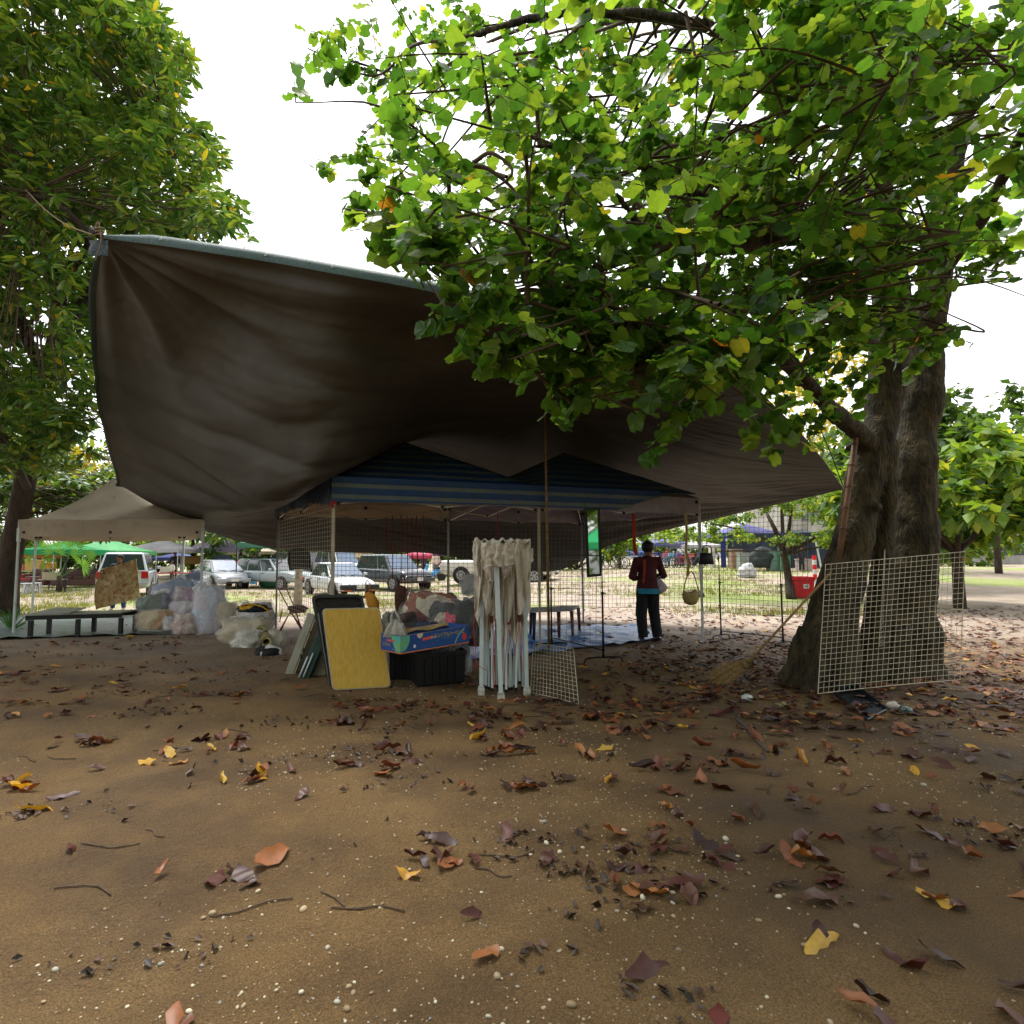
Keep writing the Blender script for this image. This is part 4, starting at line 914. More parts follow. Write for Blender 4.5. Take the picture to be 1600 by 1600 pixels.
for k, (ub, ut, dy, zb) in enumerate(((759,763,.05,.07),(764,760,.10,.05),(769,768,-.03,.06),(772,766,.12,.07),(791,789,-.05,.05),(796,800,.02,.06),(800,792,.10,.05),(806,812,-.04,.07),(812,806,.06,.12),(817,815,.12,.05),(776,774,.16,.06),(787,781,.14,.07),(803,806,.16,.06),(757,757,.16,.06))):
    a = W(ub, 1080, fc.y + dy); a.z = H(a.x, a.y) + zb; b = W(ut, 870, fc.y + dy * .6); b.z = 1.42
    mb = MB(); mb.tube([a, b], .0135, sq=True); mb.build('scissor_bar', fs, ft)
    mb = MB(); mb.box(a.x, a.y, a.z - .01, .034, .034, .03); mb.build('bar_end', blk, ft)
for u, v, dy in ((768, 968, -.10), (795, 970, -.08), (811, 966, -.10)):
    p = W(u, v, fc.y + dy); mb = MB(); mb.box(p.x, p.y, p.z, .04, .03, .075); mb.build('bar_joint', M('maroon_plastic', c(92, 34, 34), rough=.5), ft, bevel=.004)
def draped(u_l, u_r, v_t, vbot, y0, folds=5, amp=.022, seed=0, rows=16, cols=44, bulge=.06, vt2=None):
    """hanging pleated sheet across u_l..u_r, its lower edge at vbot(t)"""
    P = []
    for i in range(rows + 1):
        f = i / rows; row = []
        for j in range(cols + 1):
            t = j / cols; u = u_l + (u_r - u_l) * t; vt = v_t + 5 * noise.noise(Vector((t * 5, seed, 0))); v = vt + (vbot(t) - vt) * f
            fold = math.sin(t * folds * 6.28 + 1.6 * noise.noise(Vector((t * 3, f * 1.5, seed))) * 3) * amp * (.45 + .55 * f) + .02 * noise.noise(Vector((t * 9, f * 5, seed + 3))) + .008 * noise.noise(Vector((t * 25, f * 22, seed)))
            y = y0 - bulge * math.sin(math.pi * t) + fold * 1.3
            p = W(u + 2.5 * noise.noise(Vector((f * 4, t * 3, seed + 9))), v, y); row.append(p)
        P.append(row)
    return P
mb = MB()
pw = lambda pts: (lambda t: float(np.interp(t, [a for a, _ in pts], [b for _, b in pts])))
mb.slab(draped(741, 772, 846, pw([(0, 950), (.15, 968), (.4, 930), (.62, 962), (.8, 955), (1, 925)]), fc.y - .14, 2.4, .03, 1), .004)
mb.slab(draped(789, 829, 844, pw([(0, 900), (.12, 975), (.25, 960), (.38, 905), (.55, 962), (.68, 958), (.86, 936), (1, 905)]), fc.y - .14, 3, .032, 2), .004)
mb.slab(draped(752, 803, 848, pw([(0, 890), (.3, 884), (.6, 886), (1, 882)]), legs_g[0].y - .035, 3.4, .016, 3, bulge=.03), .004)
mb.slab(draped(754, 776, 886, pw([(0, 888), (.3, 905), (.75, 913), (1, 888)]), fc.y - .20, 1.5, .01, 4, rows=8, cols=20), .004)
mb.slab(draped(786, 801, 884, pw([(0, 908), (.4, 900), (1, 884)]), fc.y - .20, 1.2, .01, 5, rows=8, cols=14), .004)
mb.slab(draped(742, 829, 846, pw([(0, 960), (.2, 1004), (.35, 970), (.5, 1012), (.6, 980), (.74, 1012), (.85, 990), (1, 950)]), fc.y + .02, 8, .03, 6, cols=80), .004)
mb.slab(draped(744, 827, 845, pw([(0, 960), (.5, 900), (1, 940)]), fc.y + .24, 6, .03, 7, cols=50), .004)
# top ruffle closing the bundle
ruf = []
for i in range(9):
    f = i / 8; row = []
    for j in range(60):
        t = j / 59; u = 741 + 88 * t; y = fc.y - .2 + .42 * f; z = 1.585 + .03 * math.sin(math.pi * f) + .03 * noise.noise(Vector((t * 9, f * 2, 4))) + .012 * math.sin(t * 40 + f)
        p = W(u, 845, y); row.append(Vector((p.x, y, z)))
    ruf.append(row)
mb.slab(ruf, .004)
mb.slab(draped(739, 752, 846, pw([(0, 880), (.5, 905), (1, 895)]), fc.y - .17, 1.5, .02, 8, cols=14), .004)
mb.slab(draped(821, 833, 858, pw([(0, 870), (.6, 880), (1, 876)]), fc.y - .1, 1.2, .02, 9, cols=14, rows=6), .004)
mb.build('canopy', fabric, ft, smooth=True)
red_cord = M('red_cord', c(196, 52, 56), rough=.8)
for pts in ([(742,955),(740,985),(743,1015),(744,1052)],[(744,1038),(754,1044),(760,1048)],[(768,972),(771,1000),(770,1050),(772,1078)],[(796,972),(792,1005),(789,1040),(788,1072)],[(812,972),(809,990),(806,1010),(804,1025)],[(811,972),(814,1005),(815,1030),(816,1050)],[(773,985),(772,1030),(775,1075)]):
    mb = MB(); mb.tube(smooth_path([W(u, v, fc.y - .17) for u, v in pts], 4), .0032, 4); mb.build('cord', red_cord, ft, smooth=True)
# --- leaning folding tables and boards
yel_m = M('yellow_wood_grain', c(206, 170, 70), c(188, 148, 54), rough=.5, scale=5, spec=.4, stretch=(14, 14, .6), grime=c(120, 88, 40), gpos=(.60, .74), detail=8)
trim_m = M('grey_trim', c(178, 174, 160), c(150, 142, 126), rough=.5, scale=12)
y00, y10 = G(519, 1079), G(611, 1074); yb = y00.y; lt_ = W(593, 949, yb + .26); ly = y00 + (lt_ - y10)
t = thing('folding_table', 'yellow wood-grain table top with rounded corners leaning upright', 'table', (y00 + y10) / 2, world=True)
yt = MB(); add_panel(yt, y00, y10, lt_, ly, .028, .05, 0, 6); yt.build('edge_trim', trim_m, t, bevel=.003)
def shrink(c00, c10, c11, c01, m, off):
    n = (c10 - c00).cross(c01 - c00).normalized(); ux = (c10 - c00).normalized(); uy = (c01 - c00).normalized()
    return [c00 + ux * m + uy * m + n * off, c10 - ux * m + uy * m + n * off, c11 - ux * m - uy * m + n * off, c01 + ux * m - uy * m + n * off]
q = MB(); add_panel(q, *shrink(y00, y10, lt_, ly, .012, .0155), .004, .045, 0, 6); q.build('table_top', yel_m, t)
# hole-worn corner patch
wear = M('worn_wood', c(150, 110, 62), c(190, 170, 120), rough=.8, scale=60)
dk = Vector((.0, .13, 0)); b00, b10 = y00 + Vector((-.07, .15, 0)), y10 + Vector((-.12, .15, 0)); bt0 = W(486, 931, b00.y + .30); bt1 = b10 + (bt0 - b00)
t = thing('lattice_table', 'black lattice table top leaning behind the yellow table', 'table', (b00 + b10) / 2, world=True)
blackp = M('black_worn_plastic', c(36, 35, 34), c(24, 24, 24), rough=.5, scale=9, grime=c(70, 66, 60), gpos=(.66, .85))
def rim(mb, c00, c10, c11, c01, w_, th, ra=.06):
    A, B, k = quad_panel(c00, c10, c11, c01, th, ra, 5); A2, B2, k = quad_panel(*shrink(c00, c10, c11, c01, w_, 0), th, ra * .66, 5)
    vs = A + A2 + B + B2; f = []
    for q_ in range(k):
        r_ = (q_ + 1) % k; f += [(q_, r_, k + r_, k + q_), (2 * k + q_, 3 * k + q_, 3 * k + r_, 2 * k + r_), (q_, 2 * k + q_, 2 * k + r_, r_), (k + q_, k + r_, 3 * k + r_, 3 * k + q_)]
    mb.add(vs, f)
mb = MB(); rim(mb, b00, b10, bt1, bt0, .035, .05); mb.build('rim', blackp, t)
ex = (b10 - b00); ey = (bt0 - b00); W_, H_ = ex.length, ey.length; ex.normalize(); ey.normalize()
back = shrink(b00, b10, bt1, bt0, .03, -.018); mb = MB(); add_panel(mb, *back, .004, .03); mb.build('backing', M('dark_brown_board', c(62, 50, 38), c(40, 34, 28), rough=.7, scale=20), t)
for s_ in (1, -1):
    for k in range(-14, 16):
        # strips running diagonally, clipped to the panel
        x0 = k * .045; pts = []
        for i in range(26):
            y_ = i / 25 * (H_ - .07) + .035; x_ = x0 + s_ * (y_ - H_ * .9) * .8 + W_ / 2
            if .035 < x_ < W_ - .035: pts.append(b00 + ex * x_ + ey * y_)
        if len(pts) > 3: mb = MB(); mb.tube([pts[0], pts[-1]], .0045, sq=True); mb.build('slat', blackp, t)
# second black table edge right behind the yellow one
t = thing('dark_folding_table', 'thin dark folded table squeezed between the yellow table and the lattice table', 'table', on(W(516, 1074, yb + .07)), world=True)
e0, e1 = y00 + Vector((-.03, .075, 0)), y10 + Vector((-.05, .075, 0)); mb = MB(); add_panel(mb, e0, e1, lt_ + Vector((-.05, .075, -.02)), ly + Vector((-.03, .075, -.02)), .022, .05); mb.build('table_top', M('dark_slate', c(44, 48, 50), rough=.4), t, bevel=.002)
mb = MB(); mb.tube([e0 + Vector((-.012, -.02, .05)), ly + Vector((-.05, .045, -.05))], .008, 6); mb.build('metal_edge', M('dull_steel', c(120, 124, 122), rough=.35, metal=.7), t)
def slab_lean(name, label, ub, vb, ut, vt, th, dep, mat, lean=.2, extra=None, cat='table', tilt=(0, 0)):
    b = G(ub, vb); tp = W(ut, vt, b.y + lean); a = (tp - b); x = a.cross(Vector((0, 1, 0))).normalized() * -1
    x = x if x.x > 0 else -x; y = a.cross(x).normalized(); y = y if y.y > 0 else -y
    t = thing(name, label, cat, b, world=True); mb = MB(); obox(mb, b, x * th, y * dep, a); mb.build('panel', mat, t, bevel=.008)
    if extra: extra(t, b, a, x, y)
    return t
pale = M('pale_grey_laminate', c(158, 156, 138), c(134, 130, 112), rough=.5, scale=4, grime=c(92, 84, 68), gpos=(.6, .8))
greenm = M('dark_green_paint', c(40, 74, 62), c(28, 54, 46), rough=.6, scale=8)
creamm = M('cream_slat', c(168, 160, 132), c(140, 130, 104), rough=.6, scale=8, grime=c(96, 84, 60), gpos=(.6, .8))
def ex1(t, b, a, x, y):
    mb = MB(); obox(mb, b + x * .105 + a * .03, x * .016, y * .45, a * .9); mb.build('frame_edge', creamm, t, bevel=.003)
    for f in (.32, .42, .72): p = b + a * f + x * .12 - y * .006; mb = MB(); mb.box(p.x, p.y, p.z, .022, .012, .05 if f < .5 else .02); mb.build('latch', blk, t)
slab_lean('folding_table', 'pale grey folded table leaning leftmost in the stack of boards', 445, 1053, 481, 957, .10, .5, pale, .18, ex1)
def ex2(t, b, a, x, y):
    for f0, f1, o_ in ((.02, .45, .01), (.05, .55, .055)): mb = MB(); mb.tube([b + a * f0 + x * o_ - y * .02, b + a * f1 + x * o_ - y * .02], .011, 8); mb.build('tube_leg', white_steel, t, smooth=True)
slab_lean('folding_table', 'dark green folded table between the pale table and the cream slats', 466, 1060, 497, 985, .12, .42, greenm, .14, ex2)
def ex3(t, b, a, x, y):
    mb = MB(); obox(mb, b + x * .052, x * .006, y * .05, a); mb.build('slot', blk, t)
    for f in (.3, .7): p = b + a * f + x * .03 - y * .004; mb = MB(); mb.ell(p, (.008, .006, .008), 6, 4); mb.build('screw', blk, t)
slab_lean('slatted_board', 'cream slatted board lying on the dark green folded table', 474, 1040, 500, 988, .085, .04, creamm, .08, ex3, cat='board')
slab_lean('cream_board', 'cream board leaning low under the black lattice table', 482, 1056, 505, 1015, .17, .03, creamm, .12, cat='board')
# --- black storage bins
def bin_(name, label, c0, c1, dvec, h, mat, flare=.03):
    c0, c1 = Vector(c0), Vector(c1); ex = (c1 - c0); d = Vector(dvec); t = thing(name, label, 'storage bin', c0, world=True)
    ctr = c0 + ex * .5 + d * .5; R0_ = [c0, c0 + ex, c0 + ex + d, c0 + d]; up = Vector((0, 0, h))
    def ring(z, s): return [ctr + (p - ctr) * s + Vector((0, 0, z)) for p in R0_]
    rings = [ring(0, .93), ring(.02, .96), ring(h * .86, 1.0), ring(h * .86, 1.045), ring(h, 1.05), ring(h, 1.0), ring(h * .9, .985), ring(.03, .93)]
    vs = [p for r_ in rings for p in r_]; fs_ = [(0, 3, 2, 1)]
    for i in range(len(rings) - 1):
        for k in range(4): a = i * 4 + k; b_ = i * 4 + (k + 1) % 4; fs_.append((a, b_, b_ + 4, a + 4))
    fs_.append(tuple(28 + k for k in range(4))); mb = MB(); mb.add(vs, fs_); mb.build('body', mat, t, bevel=.012)
    for k in range(1, 6):
        p = c0 * .965 + (ctr) * .035 + ex * (k / 6) * .93; mb = MB(); mb.tube([p + Vector((0, -.006, .04)), p + Vector((0, -.012, h * .84))], .006, 4); mb.build('rib', mat, t)
    return t
binm = M('black_bin_plastic', c(26, 26, 28), c(20, 20, 22), rough=.42, scale=4, spec=.4)
g0, g1 = G(650, 1075), G(728, 1067)
bin_('storage_bin', 'large black plastic storage bin under the blue cardboard tray', g0, g1, (-.10, .34, 0), .37, binm)
g2 = G(608, 1063); bin_('storage_bin', 'smaller dark bin half hidden between the yellow table and the large black bin', g2 + Vector((0, 0, 0)), g2 + Vector((.24, .02, 0)), (.0, .3, 0), .34, M('navy_black_plastic', c(30, 33, 38), rough=.45))
# --- blue cardboard tray
blue_card = M('blue_printed_card', c(26, 74, 138), c(20, 60, 122), rough=.5, scale=3, grime=c(60, 100, 150), gpos=(.62, .8))
kraft = M('kraft_board', c(164, 138, 96), c(136, 112, 76), rough=.85, scale=8)
A_, B_, L_ = W(626, 1021, 6.34), W(733, 1003, 6.5), W(595, 1015, 6.62)
up = Vector((0, .0, .178)); wd = L_ - A_; wd.z *= .6
t = thing('cardboard_tray', 'long blue printed cardboard tray resting on the black storage bins', 'cardboard box', A_, world=True)
def wall(p, q, name='side_wall', h=up):
    n = (q - p).cross(h).normalized() * .006; mb = MB(); obox(mb, p, q - p, n * -1, h); return mb.build(name, [blue_card], t, bevel=.001)
wall(A_, B_); wall(L_, A_); wall(A_ + wd, B_ + wd); wall(B_ + wd, B_)
mb = MB(); obox(mb, A_ + Vector((0, .004, .006)), B_ - A_, wd, Vector((0, 0, .006))); mb.build('bottom', kraft, t)
for p, q_, o_ in ((A_, B_, .5), (A_ + wd, B_ + wd, -.4)):   # inner flaps, bent
    P_ = [[p + (q_ - p) * (k / 12) + up * .985 + wd * (o_ * .22 * r_) + Vector((0, 0, -.035 * r_ * r_ + .012 * math.sin(k * 1.3) * r_)) for k in range(13)] for r_ in (0, .5, 1)]
    mb = MB(); mb.slab(P_, .005); mb.build('flap', kraft, t, smooth=True)
mb = MB(); mb.tube([L_ + Vector((0, -.004, -.003)), A_ + Vector((0, -.006, -.003)), B_ + Vector((0, -.006, -.003))], .006, 4); mb.build('lower_edge', M('orange_print', c(200, 112, 50), rough=.6), t)
n_f = (B_ - A_).cross(up).normalized(); n_f = n_f if n_f.y < 0 else -n_f; n_l = (A_ - L_).cross(up).normalized(); n_l = n_l if n_l.y < 0 else -n_l
def onf(a, b, o_=.0025): return A_ + (B_ - A_) * a + up * b + n_f * o_
def onl(a, b, o_=.0025): return L_ + (A_ - L_) * a + up * b + n_l * o_
def patch(fn_, pts, mat, name='print', o_=.0025):
    mb = MB(); mb.add([fn_(a, b, o_) for a, b in pts], [tuple(range(len(pts)))]); return mb.build(name, mat, t)
redp = M('red_print', c(206, 60, 52), rough=.5); yelp = M('yellow_print', c(216, 190, 60), rough=.5); whp = M('white_print', c(214, 216, 214), rough=.5); tealp = M('teal_globe_print', c(60, 160, 150), c(110, 160, 96), rough=.5, scale=14); moonp = M('moon_print', c(216, 196, 170), rough=.5); cyanp = M('pale_cyan_print', c(130, 180, 180), rough=.5)
def circ(cx, cy, rx, ry, a0=0, a1=360, n=20): return [(cx + rx * math.cos(R(a0 + (a1 - a0) * k / n)), cy + ry * math.sin(R(a0 + (a1 - a0) * k / n))) for k in range(n + (0 if a1 - a0 >= 360 else 1))]
patch(onf, [(0, .04), (.07, .14), (.11, .4), (.13, .7), (.125, .96), (0, .96)], tealp); patch(onl, [(1, .04), (.78, .03), (.62, .5), (.50, .96), (1, .96)], tealp)
patch(onf, circ(.275, .97, .045, .28, 180, 360), moonp); patch(onf, circ(.20, .28, .018, .10), whp); patch(onf, [(.31, .50), (.465, .56), (.465, .74), (.31, .68)], redp)
patch(onf, circ(.93, .38, .035, .20), redp); arc = [(.78, .06), (.81, .36), (.86, .66), (.925, .9)]
patch(onf, arc + [(a + .014, b - .03) for a, b in arc[::-1]], cyanp)
patch(onl, [(.30, .60), (.70, .56), (.70, .68), (.30, .72)], redp, o_=.004)
for k in range(26): a, b = rng.uniform(.14, .98), rng.uniform(.1, .9); patch(onf, circ(a, b, .0025, .012, n=5), whp, 'star')
def text(s, p, xdir, updir, size, mat, name, sx=1):
    cu = bpy.data.curves.new(name, 'FONT'); cu.body = s; cu.size = size; cu.resolution_u = 2
    o = bpy.data.objects.new(name, cu); C.objects.link(o); dg = bpy.context.evaluated_depsgraph_get(); me = bpy.data.meshes.new_from_object(o.evaluated_get(dg)); bpy.data.objects.remove(o)
    me.materials.clear(); me.materials.append(mat); o = bpy.data.objects.new(name, me); C.objects.link(o)
    x = Vector(xdir).normalized(); y = (Vector(updir) - x * Vector(updir).dot(x)).normalized(); z = x.cross(y)
    mtx = Matrix((x * sx, y, z)).transposed().to_4x4(); mtx.translation = Vector(p); o.matrix_world = mtx; return o
def txt(s, fn_, a, b, size, mat, sx=1, o_=.005):
    xd = (B_ - A_) if fn_ is onf else (A_ - L_); o = text(s, fn_(a, b, o_), xd, up, size, mat, 'lettering', sx); mw = o.matrix_world.copy(); o.parent = t; o.matrix_parent_inverse = Matrix.Translation(-t.location); o.matrix_basis = mw
txt('スルイワルハーローロ', onf, .485, .58, .052, yelp, .62); txt('スーパー超特価', onf, .318, .57, .026, whp, .78); txt('トイランドゲーム', onf, .60, .44, .018, cyanp, .8)
txt('スルイワルハーロー', onl, .12, .30, .050, yelp, .33); txt('スーパー特価', onl, .32, .60, .02, whp, .6); txt('ゲーム', onl, .6, .1, .026, whp, .6)
# --- soft goods: blobs, plastic bags
def blob(mb, ctr, r, seed=0, amp=.12, fr=2.0, nu=30, nv=20, flat=True, ridged=0, crease=0, rot=None, mi=0, neck=None):
    """lumpy soft volume; neck=(vector,len) pulls its top into a tied tuft"""
    v0 = len(mb.v); mb.ell((0, 0, 0), (1, 1, 1), nu, nv, None, mi)
    for k in range(v0, len(mb.v)):
        p = Vector(mb.v[k]); n = noise.noise(p * fr + Vector((seed * 7.1, seed * 3.3, 0))); n2 = noise.noise(p * fr * 3.1 + Vector((seed, 5, 2)))
        s = 1 + amp * n * 1.6 + amp * .5 * n2
        if ridged: s += ridged * (1 - abs(noise.noise(Vector((p.x * 4, p.y * 4, p.z * 1.2)) + Vector((seed, 0, 0)))) * 4)
        if crease: s += crease * (1 - min(1, abs(noise.noise(p * 5 + Vector((seed * 2, 1, 8)))) * 5)) + crease * .6 * (1 - min(1, abs(noise.noise(p * 9 + Vector((3, seed, 1)))) * 5))
        q = Vector((p.x * r[0] * s, p.y * r[1] * s, p.z * r[2] * s))
        if flat and q.z < -.6 * r[2]: q.z = -.6 * r[2] + (q.z + .6 * r[2]) * .15
        if neck and p.z > .72: f = (p.z - .72) / .28; q = q * (1 - .75 * min(1, f * 1.4)) + Vector(neck) * f
        if rot is not None: q = rot @ q
        mb.v[k] = tuple(q + Vector(ctr))
    return mb
def patch_mat(name, cols, scale=4, rough=.8, dist=1.0, seed=0, bump=.5):
    m = bpy.data.materials.new(name); m.use_nodes = True; nt = m.node_tree; N = nt.nodes; L = nt.links; b = N['Principled BSDF']
    tc = N.new('ShaderNodeTexCoord'); mp = N.new('ShaderNodeMapping'); mp.inputs['Location'].default_value = (seed * 3.7, seed * 1.9, seed); L.new(tc.outputs['Object'], mp.inputs[0])
    n0 = N.new('ShaderNodeTexNoise'); n0.inputs['Scale'].default_value = scale * .8; n0.inputs['Detail'].default_value = 3; L.new(mp.outputs[0], n0.inputs['Vector'])
    ad = N.new('ShaderNodeMixRGB'); ad.blend_type = 'ADD'; ad.inputs[0].default_value = .35 * dist; L.new(mp.outputs[0], ad.inputs[1]); L.new(n0.outputs['Color'], ad.inputs[2])
    vo = N.new('ShaderNodeTexVoronoi'); vo.inputs['Scale'].default_value = scale; L.new(ad.outputs[0], vo.inputs['Vector'])
    sp_ = N.new('ShaderNodeSeparateXYZ'); L.new(vo.outputs['Color'], sp_.inputs[0])
    r = N.new('ShaderNodeValToRGB'); r.color_ramp.interpolation = 'CONSTANT'; e = r.color_ramp.elements
    while len(e) < len(cols): e.new(.5)
    for i, k in enumerate(cols): e[i].position = i / len(cols); e[i].color = k
    L.new(sp_.outputs[0], r.inputs['Fac'])
    n1 = N.new('ShaderNodeTexNoise'); n1.inputs['Scale'].default_value = 14; n1.inputs['Detail'].default_value = 6; n1.inputs['Distortion'].default_value = 1; L.new(mp.outputs[0], n1.inputs['Vector'])
    mr = N.new('ShaderNodeMapRange'); mr.inputs[3].default_value = .72; mr.inputs[4].default_value = 1.5; L.new(n1.outputs['Fac'], mr.inputs[0])
    mx = N.new('ShaderNodeMixRGB'); mx.blend_type = 'MULTIPLY'; mx.inputs[0].default_value = 1; L.new(r.outputs[0], mx.inputs[1]); L.new(mr.outputs[0], mx.inputs[2]); L.new(mx.outputs[0], b.inputs['Base Color'])
    b.inputs['Roughness'].default_value = rough; bp = N.new('ShaderNodeBump'); bp.inputs['Strength'].default_value = min(1, bump * 1.8); bp.inputs['Distance'].default_value = .06; L.new(n1.outputs['Fac'], bp.inputs['Height']); L.new(bp.outputs[0], b.inputs['Normal'])
    return m
thin_film = film_mat('thin_plastic_film', c(220, 220, 214), .09, .12); film = film_mat('clear_plastic_film', c(228, 228, 224), .25, .14); film2 = film_mat('milky_plastic_film', c(214, 206, 186), .5, .25)
def sack(name, label, u, v_bot, y, wpx, hpx, dy, cols, seed, filmm=film, group=None, lift=0, neck=(0, 0, .12), amp=.13, cat='plastic bag', scale=4, tilt=0, inner=.93, ridged=.012):
    s = F / y; g = W(u, v_bot, y); base = g; r = (wpx / s / 2, dy / 2, hpx / s / 2 / .82); rot = Matrix.Rotation(tilt, 3, 'Y')
    ctr = base + Vector((0, 0, r[2] * .62)); t = thing(name, label, cat, base, group=group, world=True)
    mb = MB(); blob(mb, ctr, [k * inner for k in r], seed, amp, 2.2, 48, 30, rot=rot, ridged=ridged, neck=(0, 0, .0), crease=.004); mb.build('contents', patch_mat(name + '_textile', cols, scale, seed=seed), t, smooth=True)
    mb = MB(); blob(mb, ctr, [k * 1.03 for k in r], seed, amp * 1.1, 2.2, 60, 40, rot=rot, ridged=ridged * 1.4, neck=neck, crease=.012); mb.build('film', filmm, t, smooth=True)
    return t
sack('textile_bag', 'clear plastic bag of grey, pink and black clothes behind the blue tray', 708, 998, 7.3, 78, 74, .5, [c(40, 44, 46), c(168, 156, 134), c(58, 62, 60), c(196, 62, 92), c(48, 50, 52)], 3, filmm=thin_film, neck=(.0, 0, .06), scale=3.2)
sack('textile_bag', 'open clear bag with brown and white bedding behind the pink one', 676, 985, 7.9, 92, 74, .6, [c(190, 178, 154), c(138, 72, 46), c(52, 46, 40), c(206, 196, 172), c(104, 34, 36)], 5, filmm=thin_film, neck=(.1, 0, .05), scale=3)
sack('textile_bag', 'dark green and white bundle at the foot of the brown hanging bag', 625, 1000, 7.7, 62, 56, .5, [c(30, 34, 32), c(120, 116, 100), c(70, 36, 32), c(46, 46, 42)], 8, filmm=thin_film, neck=(-.05, 0, .04))
sack('textile_bag', 'brown textile bundle just left of the folded tent', 744, 1010, 7.5, 50, 96, .4, [c(92, 78, 66), c(60, 50, 44), c(40, 48, 60)], 9, filmm=thin_film, neck=(0, 0, .02))
sack('textile_bag', 'white plastic bag standing behind the folded tent', 740, 930, 10.8, 44, 40, .4, [c(214, 214, 210), c(200, 200, 200)], 12, neck=(-.05, 0, .05))
cl = [c(96, 84, 70), c(44, 40, 42), c(52, 60, 80), c(120, 40, 44)]
mb = MB(); blob(mb, W(660, 990, 7.2), (.42, .22, .14), 4, .25, 3, ridged=.02); tag(mb.build('clothes_heap', patch_mat('heap_textile', cl, 5, seed=6), smooth=True), 'crumpled heap of dark clothes spilling behind the blue tray', 'clothes')
sack('textile_bag', 'dark striped textile bundle behind the storage bins at ground level', 690, 1052, 7.4, 96, 60, .4, [c(40, 42, 50), c(60, 56, 54), c(30, 50, 90)], 14, neck=(0, 0, .02))
# white handled carrier bag on the tray
cb = (A_ + L_) / 2 + up * .9 + Vector((.06, .06, 0)); t = thing('carrier_bag', 'small white carrier bag with two handles standing in the blue tray', 'plastic bag', cb, world=True)
wbag = M('white_thin_plastic', c(196, 192, 180), c(170, 164, 150), rough=.4, scale=5, bump=.8, bscale=22, trans=.25)
y_ = cb.y; Pq = lambda u, v, dy=0: W(u, v, y_ + dy)
def fr(u0, u1, n, v, dy): return [Pq(u0 + (u1 - u0) * k / n, v + 1.2 * math.sin(k * 2.1 + v), dy + .015 * math.sin(k * 1.9 + v)) for k in range(n + 1)]
front = [fr(611, 622, 8, 970, -.03), fr(606, 628, 8, 976, -.06), fr(602, 632, 8, 984, -.08), fr(598, 636, 8, 996, -.07)]
mb = MB(); mb.slab(front, .003); mb.slab([[p + Vector((0, .14, 0)) for p in r_] for r_ in front], .003); mb.build('bag_body', wbag, t, smooth=True)
for s_ in (0, .12):
    mb = MB(); mb.tube(smooth_path([Pq(611, 973, s_ - .03), Pq(612, 962, s_ - .03), Pq(616, 955, s_), Pq(621, 961, s_ - .03), Pq(625, 972, s_ - .03)], 5), [.014] * 6 + [.011] * 9 + [.014] * 6, 6); mb.build('handle', wbag, t, smooth=True)

# --- wire grid panels
wire_w = M('galvanised_wire', c(186, 182, 170), c(150, 144, 130), rough=.4, metal=.3, scale=9)
wire_c = M('cream_coated_wire', c(206, 198, 176), c(176, 166, 142), rough=.5, scale=9)
wire_d = M('dull_wire', c(128, 126, 122), c(96, 92, 86), rough=.5, metal=.3, scale=6)
def wire_panel(label, c00, c10, c11, c01, nx, ny, r, mat, group=None, bow=0.0, name='wire_grid_panel', lo=0):
    c00, c10, c11, c01 = map(Vector, (c00, c10, c11, c01)); n = (c10 - c00).cross(c01 - c00).normalized()
    def P(a, b): return c00 * (1 - a) * (1 - b) + c10 * a * (1 - b) + c11 * a * b + c01 * (1 - a) * b + n * (bow * math.sin(math.pi * a) * (1 - .5 * b) + .004 * noise.noise(Vector((a * 6, b * 6, nx))))
    t = thing(name, label, 'wire grid', (c00 + c10) / 2, group=group, world=True); k = 6
    mb = MB(); mb.tube([P(i / k, 0) for i in range(k + 1)] + [P(1, i / k) for i in range(1, k + 1)] + [P(1 - i / k, 1) for i in range(1, k + 1)] + [P(0, 1 - i / k) for i in range(1, k + 1)], r * 1.5, 5, cap=False)
    mb.build('frame', mat, t, smooth=True)
    mb = MB()
    for i in range(1, nx): mb.tube([P(i / nx, j / k) + n * r for j in range(k + 1)], r, 4, cap=False)
    for j in range(1, ny): mb.tube([P(i / k, j / ny) - n * r for i in range(k + 1)], r, 4, cap=False)
    o = mb.build('wires', mat, t, smooth=True); o['kind'] = 'stuff'; return t
wire_panel('cream wire grid panel hung in front of the leaning shade tree', W(1278, 1084, 5.55), W(1500, 1062, 5.9), W(1508, 862, 6.1), W(1290, 882, 5.75), 26, 24, .0024, wire_c, bow=-.05)
wire_panel('narrow wire grid panel hanging between the two trunks', W(1374, 1010, 6.6), W(1394, 1000, 7.6), W(1386, 850, 7.6), W(1382, 862, 6.6), 9, 22, .0022, wire_w)
wire_panel('small bent wire grid panel standing on the ground beside the folded tent', on(W(829, 1078, 6.55)), on(W(904, 1095, 6.05)), W(896, 1014, 6.5), W(833, 1005, 6.9), 13, 13, .0024, wire_c, bow=.03)
yb_ = 12.0
grp = 'wire grid panels hung round the striped tent'
wire_panel('wire grid panel along the left side of the striped tent', W(437, 955, 11.3), W(520, 990, 8.45), W(520, 792, 8.45), W(437, 815, 11.3), 26, 26, .0028, wire_w, grp)
wire_panel('rear wire grid panel in front of the parked white saloon', W(520, 952, 12.3), W(698, 948, 12.2), W(700, 818, 12.2), W(522, 812, 12.3), 27, 21, .0032, wire_d, grp)
wire_panel('rear wire grid panel behind the folded white tent frame', W(702, 948, 12.2), W(905, 946, 12.9), W(908, 822, 12.9), W(702, 820, 12.2), 30, 19, .0032, wire_d, grp)
